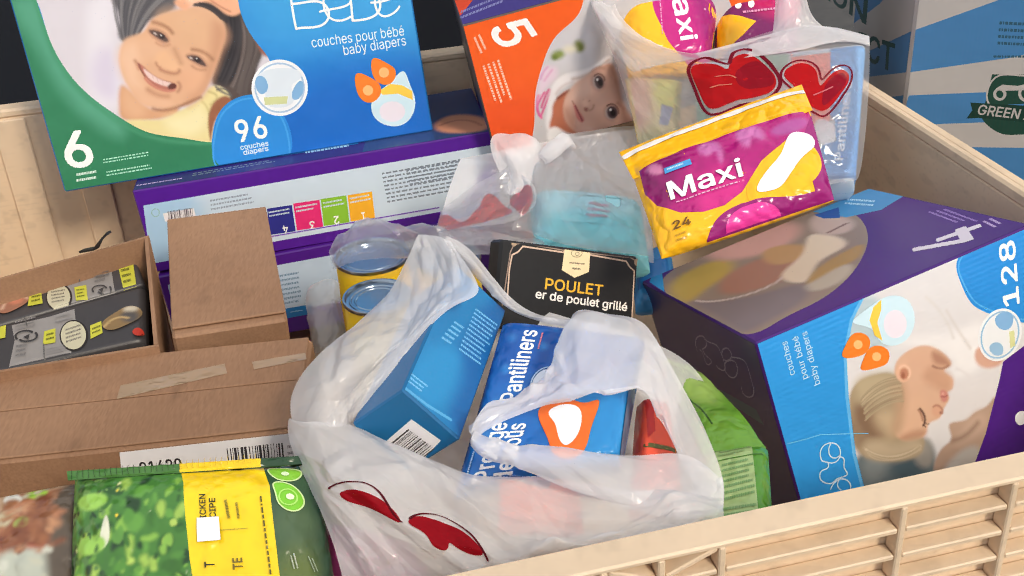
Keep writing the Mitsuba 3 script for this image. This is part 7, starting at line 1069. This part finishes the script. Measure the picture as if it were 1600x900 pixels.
hf = Film([[[0.1132,1.3903,0.8833],[0.1386,1.337,0.8705],[0.1729,1.2982,0.8526],[0.2253,1.272,0.841],[0.2775,1.265,0.855],[0.3322,1.2664,0.8675],[0.3768,1.2594,0.8654],[0.4162,1.2487,0.8567]],[[0.1253,1.342,0.859],[0.1472,1.3072,0.8483],[0.1797,1.2816,0.8377],[0.2237,1.253,0.8339],[0.2731,1.2406,0.8424],[0.327,1.2349,0.8526],[0.3711,1.2294,0.8531],[0.4132,1.2315,0.8425]],[[0.1378,1.3053,0.8248],[0.1573,1.2803,0.8211],[0.1853,1.2573,0.8151],[0.2253,1.2257,0.8162],[0.2716,1.2078,0.8211],[0.3223,1.2017,0.8245],[0.3658,1.2004,0.8222],[0.4062,1.2024,0.8116]],[[0.1478,1.263,0.7906],[0.163,1.2427,0.7895],[0.1893,1.2218,0.785],[0.2254,1.1889,0.7879],[0.269,1.1682,0.7917],[0.3159,1.1609,0.7931],[0.3568,1.1625,0.7898],[0.3949,1.1654,0.7787]],[[0.1534,1.2243,0.763],[0.1686,1.207,0.7629],[0.193,1.1871,0.7603],[0.2271,1.155,0.7625],[0.2685,1.1332,0.7646],[0.3119,1.1254,0.7651],[0.3479,1.1262,0.7624],[0.3835,1.133,0.7541]],[[0.1547,1.1999,0.7402],[0.1712,1.1827,0.7404],[0.1952,1.1619,0.7402],[0.2277,1.1313,0.7411],[0.2672,1.1092,0.7425],[0.3089,1.1016,0.7433],[0.3441,1.1068,0.7445],[0.3754,1.1198,0.741]]], (100, 130), 0.0022, (0.3, 1), 6, 0.0008)
hf.sheet('grocery_bag_001__front_panel', 'clear_film')
hr = Film([[[0.2248,1.2694,0.8404],[0.2559,1.265,0.8489],[0.2915,1.2631,0.8577],[0.3274,1.2652,0.8696],[0.3455,1.281,0.8932],[0.3529,1.3051,0.9155]],[[0.2082,1.2859,0.8513],[0.2513,1.2807,0.8562],[0.2914,1.2779,0.8636],[0.3188,1.2789,0.8735],[0.328,1.2864,0.8928],[0.334,1.3056,0.9165]],[[0.1752,1.316,0.8638],[0.2296,1.2797,0.8383],[0.2918,1.2765,0.849],[0.3138,1.2787,0.859],[0.3196,1.2937,0.8913],[0.325,1.3109,0.9156]]], (50, 90), 0.0025, (1, 0), 7, 0.001)
hr = Film([[[0.3098,1.2613,0.8586],[0.327,1.2565,0.8664],[0.3468,1.2561,0.8697],[0.3687,1.2567,0.8667]],[[0.3139,1.2712,0.876],[0.3275,1.2631,0.882],[0.3428,1.2613,0.883],[0.3566,1.2634,0.8786]],[[0.3172,1.2838,0.8942],[0.3293,1.2749,0.8988],[0.3416,1.2726,0.8987],[0.3511,1.2748,0.8946]],[[0.3226,1.301,0.9183],[0.334,1.295,0.922],[0.345,1.2927,0.922],[0.3531,1.295,0.918]]], (60, 50), 0.003, (1, 0), 7, 0.001)
hr.sheet('grocery_bag_001__handle')
hl = Film([[[0.114,1.4127,0.9024],[0.1318,1.4032,0.896],[0.1464,1.3939,0.8897]],[[0.114,1.3823,0.8793],[0.1341,1.3672,0.8729],[0.1511,1.3544,0.8646]],[[0.1316,1.3302,0.8545],[0.1545,1.3183,0.8536],[0.1753,1.3049,0.8504]],[[0.1486,1.2946,0.8261],[0.1784,1.2829,0.8358],[0.2074,1.2794,0.8398]],[[0.1631,1.2787,0.8244],[0.1983,1.2678,0.8335],[0.2272,1.2659,0.8384]]], (70, 50), 0.0022, (1, 0.2), 8, 0.0008)
hl.sheet('grocery_bag_001__handle_001')
hw = Film([[[0.2242,1.2662,0.843],[0.2687,1.2574,0.8558],[0.3043,1.257,0.8632],[0.3396,1.256,0.8695],[0.3742,1.251,0.8688],[0.4137,1.2413,0.8599]],[[0.2273,1.2582,0.8409],[0.2708,1.2456,0.8512],[0.3055,1.2416,0.8563],[0.3399,1.2375,0.8613],[0.3735,1.2366,0.8638],[0.4128,1.2346,0.8562]],[[0.2293,1.2528,0.8396],[0.2733,1.2355,0.8455],[0.3087,1.2288,0.8499],[0.3399,1.2248,0.8551],[0.3719,1.2293,0.8589],[0.4124,1.2318,0.8512]]], (40, 110), 0.002, (0.05, 1), 18, 0.0008)
hw.sheet('grocery_bag_001__rim')
HR, HD = S(204, 28, 34), S(134, 24, 46)
hf.ink('grocery_bag_001__front_panel__heart_print', [
    ('c', [[0.2462,0.4121],[0.2111,0.4422],[0.2261,0.4824],[0.2864,0.5226],[0.2161,0.5427],[0.196,0.5829],[0.2613,0.6231],[0.3518,0.6533],[0.4121,0.6583],[0.4623,0.6281],[0.4925,0.5327],[0.5276,0.4573],[0.4422,0.4221]], HR),
    ('ring', [[0.2312,0.407],[0.1759,0.4472],[0.201,0.4874],[0.2513,0.5276],[0.1809,0.5477],[0.1658,0.5879],[0.2462,0.6332],[0.3518,0.6633],[0.4271,0.6683],[0.4874,0.6231],[0.5226,0.5327],[0.5578,0.4523],[0.4472,0.4121]], 0.012, HD),
    ('c', [[0.2965,0.5528],[0.2513,0.608],[0.3467,0.6482],[0.4121,0.6482],[0.4271,0.603],[0.4121,0.5578]], S(170, 24, 44)),
    ('c', [[0.3668,0.6834],[0.3166,0.7085],[0.3065,0.7487],[0.3518,0.7889],[0.4221,0.804],[0.3568,0.8492],[0.3367,0.8945],[0.3719,0.9146],[0.4523,0.8844],[0.5477,0.8141],[0.5075,0.7588],[0.4322,0.7136]], HR),
    ('ring', [[0.3769,0.6734],[0.3015,0.7035],[0.2915,0.7487],[0.3317,0.794],[0.392,0.809],[0.3367,0.8492],[0.3116,0.9095],[0.3719,0.9246],[0.4673,0.8894],[0.5729,0.8141],[0.5226,0.7538],[0.4422,0.7035]], 0.008, HD),
    ('c', [[0.4322,0.8191],[0.3668,0.8593],[0.3518,0.8894],[0.3819,0.9045],[0.4573,0.8693],[0.5226,0.8141]], S(170, 24, 50)),
    ('lc', [[0.3367,0.4824],[0.3317,0.5176],[0.3568,0.5427]], 0.006, S(240, 150, 130)), ('lc', [[0.4121,0.4623],[0.397,0.4975],[0.392,0.5276]], 0.006, S(240, 150, 130)), ('lc', [[0.4724,0.7789],[0.4523,0.8141],[0.4271,0.8492]], 0.006, S(240, 140, 150))])
tag('grocery_bag_001', 'translucent grocery bag with two red hearts, upright at the top right', 'plastic bag')

# knotted bag
kk = Film([[[-0.0506,1.2451,0.739],[0.0481,1.2665,0.7462],[0.1184,1.2884,0.7442],[0.1751,1.2991,0.7428]],[[-0.0668,1.2089,0.7157],[0.0447,1.2321,0.7058],[0.1125,1.2346,0.7002],[0.1672,1.2262,0.6954]],[[-0.0751,1.1811,0.6971],[0.0337,1.1761,0.6882],[0.1057,1.1676,0.6834],[0.1612,1.1586,0.6777]],[[-0.0799,1.1491,0.6812],[0.0238,1.1292,0.6764],[0.1003,1.1138,0.6697],[0.1568,1.105,0.6642]]], (60, 80), 0.003, (1, 1), 19, 0.0014)
kk.sheet('grocery_bag_002__back_panel')
kb = Film([[[0.043,1.2165,0.7593],[0.0702,1.2509,0.7592],[0.1013,1.2662,0.7559],[0.1364,1.2768,0.7542],[0.1719,1.2866,0.7513]],[[0.036,1.1963,0.7542],[0.0597,1.207,0.7528],[0.0898,1.2214,0.7479],[0.1307,1.2266,0.7366],[0.1648,1.2204,0.7258]],[[0.0262,1.1796,0.745],[0.0478,1.1804,0.7464],[0.0797,1.1886,0.7407],[0.127,1.1935,0.729],[0.1604,1.1868,0.7172]],[[0.0178,1.1616,0.7335],[0.0412,1.149,0.7316],[0.0762,1.1472,0.7285],[0.1256,1.1489,0.7213],[0.1581,1.1482,0.7101]],[[0.0093,1.1371,0.7208],[0.0357,1.1193,0.7199],[0.0688,1.0983,0.7234],[0.1196,1.0954,0.7183],[0.153,1.0993,0.7049]],[[0.0038,1.1179,0.7072],[0.0308,1.101,0.7078],[0.062,1.0546,0.7173],[0.1129,1.0481,0.7098],[0.149,1.0499,0.6989]]], (90, 110), 0.0035, (1, 0.4), 9, 0.0012)
kb.sheet('grocery_bag_002__body', 'clear_film')
ke = Film([[[0.0105,1.216,0.7788],[0.0213,1.2117,0.7813],[0.0333,1.2092,0.777],[0.043,1.2093,0.767]],[[-0.0127,1.2153,0.7775],[0.007,1.1978,0.7772],[0.0266,1.1923,0.7736],[0.0432,1.1929,0.7583]],[[-0.0138,1.1967,0.7651],[0.003,1.1795,0.7652],[0.0196,1.1734,0.7605],[0.0346,1.1748,0.7466]],[[-0.0064,1.1767,0.75],[0.0046,1.1651,0.7498],[0.0142,1.1609,0.7465],[0.0251,1.1618,0.736]],[[-0.0007,1.1562,0.7341],[0.0034,1.1535,0.7335],[0.0076,1.1516,0.7342],[0.0119,1.154,0.7343]]], (70, 60), 0.004, (1, 0.1), 10, 0.0012)
ke.sheet('grocery_bag_002__knot')
kf = Film([[[0.0388,1.1884,0.7606],[0.0449,1.1917,0.7665],[0.0527,1.2004,0.7716],[0.0621,1.2091,0.7767],[0.0668,1.215,0.7771]],[[0.0442,1.1841,0.759],[0.0516,1.1836,0.7664],[0.0608,1.1913,0.7717],[0.0702,1.202,0.7744],[0.0763,1.2072,0.7734]],[[0.0454,1.1847,0.754],[0.054,1.1819,0.7592],[0.0632,1.1889,0.7634],[0.0726,1.1995,0.766],[0.0816,1.206,0.7612]]], (40, 50), 0.004, (0.1, 1), 11, 0.0012)
kf.sheet('grocery_bag_002__knot_001')
kl = Film([[[0.0085,1.1789,0.762],[-0.0063,1.1737,0.7529],[-0.0283,1.1706,0.7434],[-0.0506,1.1679,0.7305],[-0.0747,1.163,0.7139]],[[0.0188,1.1642,0.7524],[0.0041,1.1554,0.745],[-0.0189,1.1512,0.7376],[-0.0452,1.1487,0.7251],[-0.0776,1.1485,0.7085]],[[0.0306,1.1539,0.7424],[0.0144,1.1409,0.7356],[-0.0099,1.1332,0.7301],[-0.0384,1.1321,0.7201],[-0.079,1.1379,0.706]],[[0.0304,1.132,0.728],[0.0143,1.1191,0.7214],[-0.0068,1.1145,0.7174],[-0.0375,1.1194,0.7139],[-0.0788,1.1304,0.705]]], (70, 90), 0.003, (0.2, 1), 12, 0.0012)
kl.sheet('grocery_bag_002__side_panel', 'clear_film')
kl.ink('grocery_bag_002__side_panel__heart_print', [
    ('c', [[0.4623,0.995],[0.1206,1.0],[0.2563,0.9146],[0.6734,0.8342],[0.4221,0.6533],[0.2663,0.4925],[0.4573,0.4523],[0.6734,0.4171],[0.8492,0.3769],[0.8643,0.5226],[0.9196,0.804],[0.9347,0.9045]], S(206, 34, 54)),
    ('c', [[0.5578,0.3417],[0.4623,0.1658],[0.5578,0.0553],[0.7487,0.0704],[0.9397,0.1206],[0.9749,0.2362],[0.8291,0.3317]], S(182, 28, 72)), ('lc', [[0.5678,0.598],[0.7789,0.6131],[0.603,0.5377],[0.7789,0.5377]], 0.012, S(244, 190, 196)), ('lc', [[0.3568,0.9698],[0.4623,0.8844],[0.8392,0.8291]], 0.01, S(236, 150, 164))])
tag('grocery_bag_002', 'knotted grocery bag with red print lying below the orange nappy box', 'plastic bag')

# thin bag over the tins
cb = Film([[[-0.2008,1.147,0.6776],[-0.1813,1.1706,0.6786],[-0.1506,1.1867,0.6765],[-0.113,1.1847,0.6832],[-0.0683,1.1766,0.6891],[-0.0172,1.1571,0.6953],[0.0324,1.1446,0.6935]],[[-0.1969,1.1254,0.684],[-0.1742,1.1262,0.6915],[-0.1448,1.1308,0.6935],[-0.1098,1.1395,0.6946],[-0.067,1.141,0.6973],[-0.0174,1.1357,0.6981],[0.0349,1.1194,0.6997]],[[-0.1934,1.1084,0.6865],[-0.1707,1.1052,0.6929],[-0.1415,1.1063,0.695],[-0.1073,1.116,0.6939],[-0.0656,1.1238,0.6933],[-0.0163,1.113,0.6986],[0.0373,1.0981,0.7027]],[[-0.1914,1.1031,0.6812],[-0.1689,1.0964,0.6897],[-0.1398,1.0976,0.6917],[-0.1061,1.1068,0.6876],[-0.0643,1.1051,0.6888],[-0.0156,1.0922,0.6923],[0.036,1.078,0.6978]]], (80, 110), 0.003, (0.1, 1), 13, 0.0022)
cb.sheet('grocery_bag_003__body', 'clear_film')
cs = Film([[[-0.2211,1.1118,0.656],[-0.2084,1.1011,0.6676],[-0.197,1.0978,0.6719],[-0.1876,1.0998,0.6653]],[[-0.2212,1.0877,0.644],[-0.2065,1.0721,0.6569],[-0.1932,1.0687,0.6612],[-0.1833,1.0701,0.6533]],[[-0.2178,1.0582,0.6324],[-0.202,1.042,0.6445],[-0.1889,1.0387,0.6487],[-0.1778,1.0406,0.642]],[[-0.213,1.029,0.6215],[-0.1983,1.0166,0.6301],[-0.1855,1.0127,0.6332],[-0.1731,1.0152,0.6276]]], (70, 50), 0.006, (1, 0), 14, 0.0015)
cs.sheet('grocery_bag_003__side_panel', 'clear_film')
tag('grocery_bag_003', 'thin crumpled clear bag pulled over the tins', 'plastic bag')
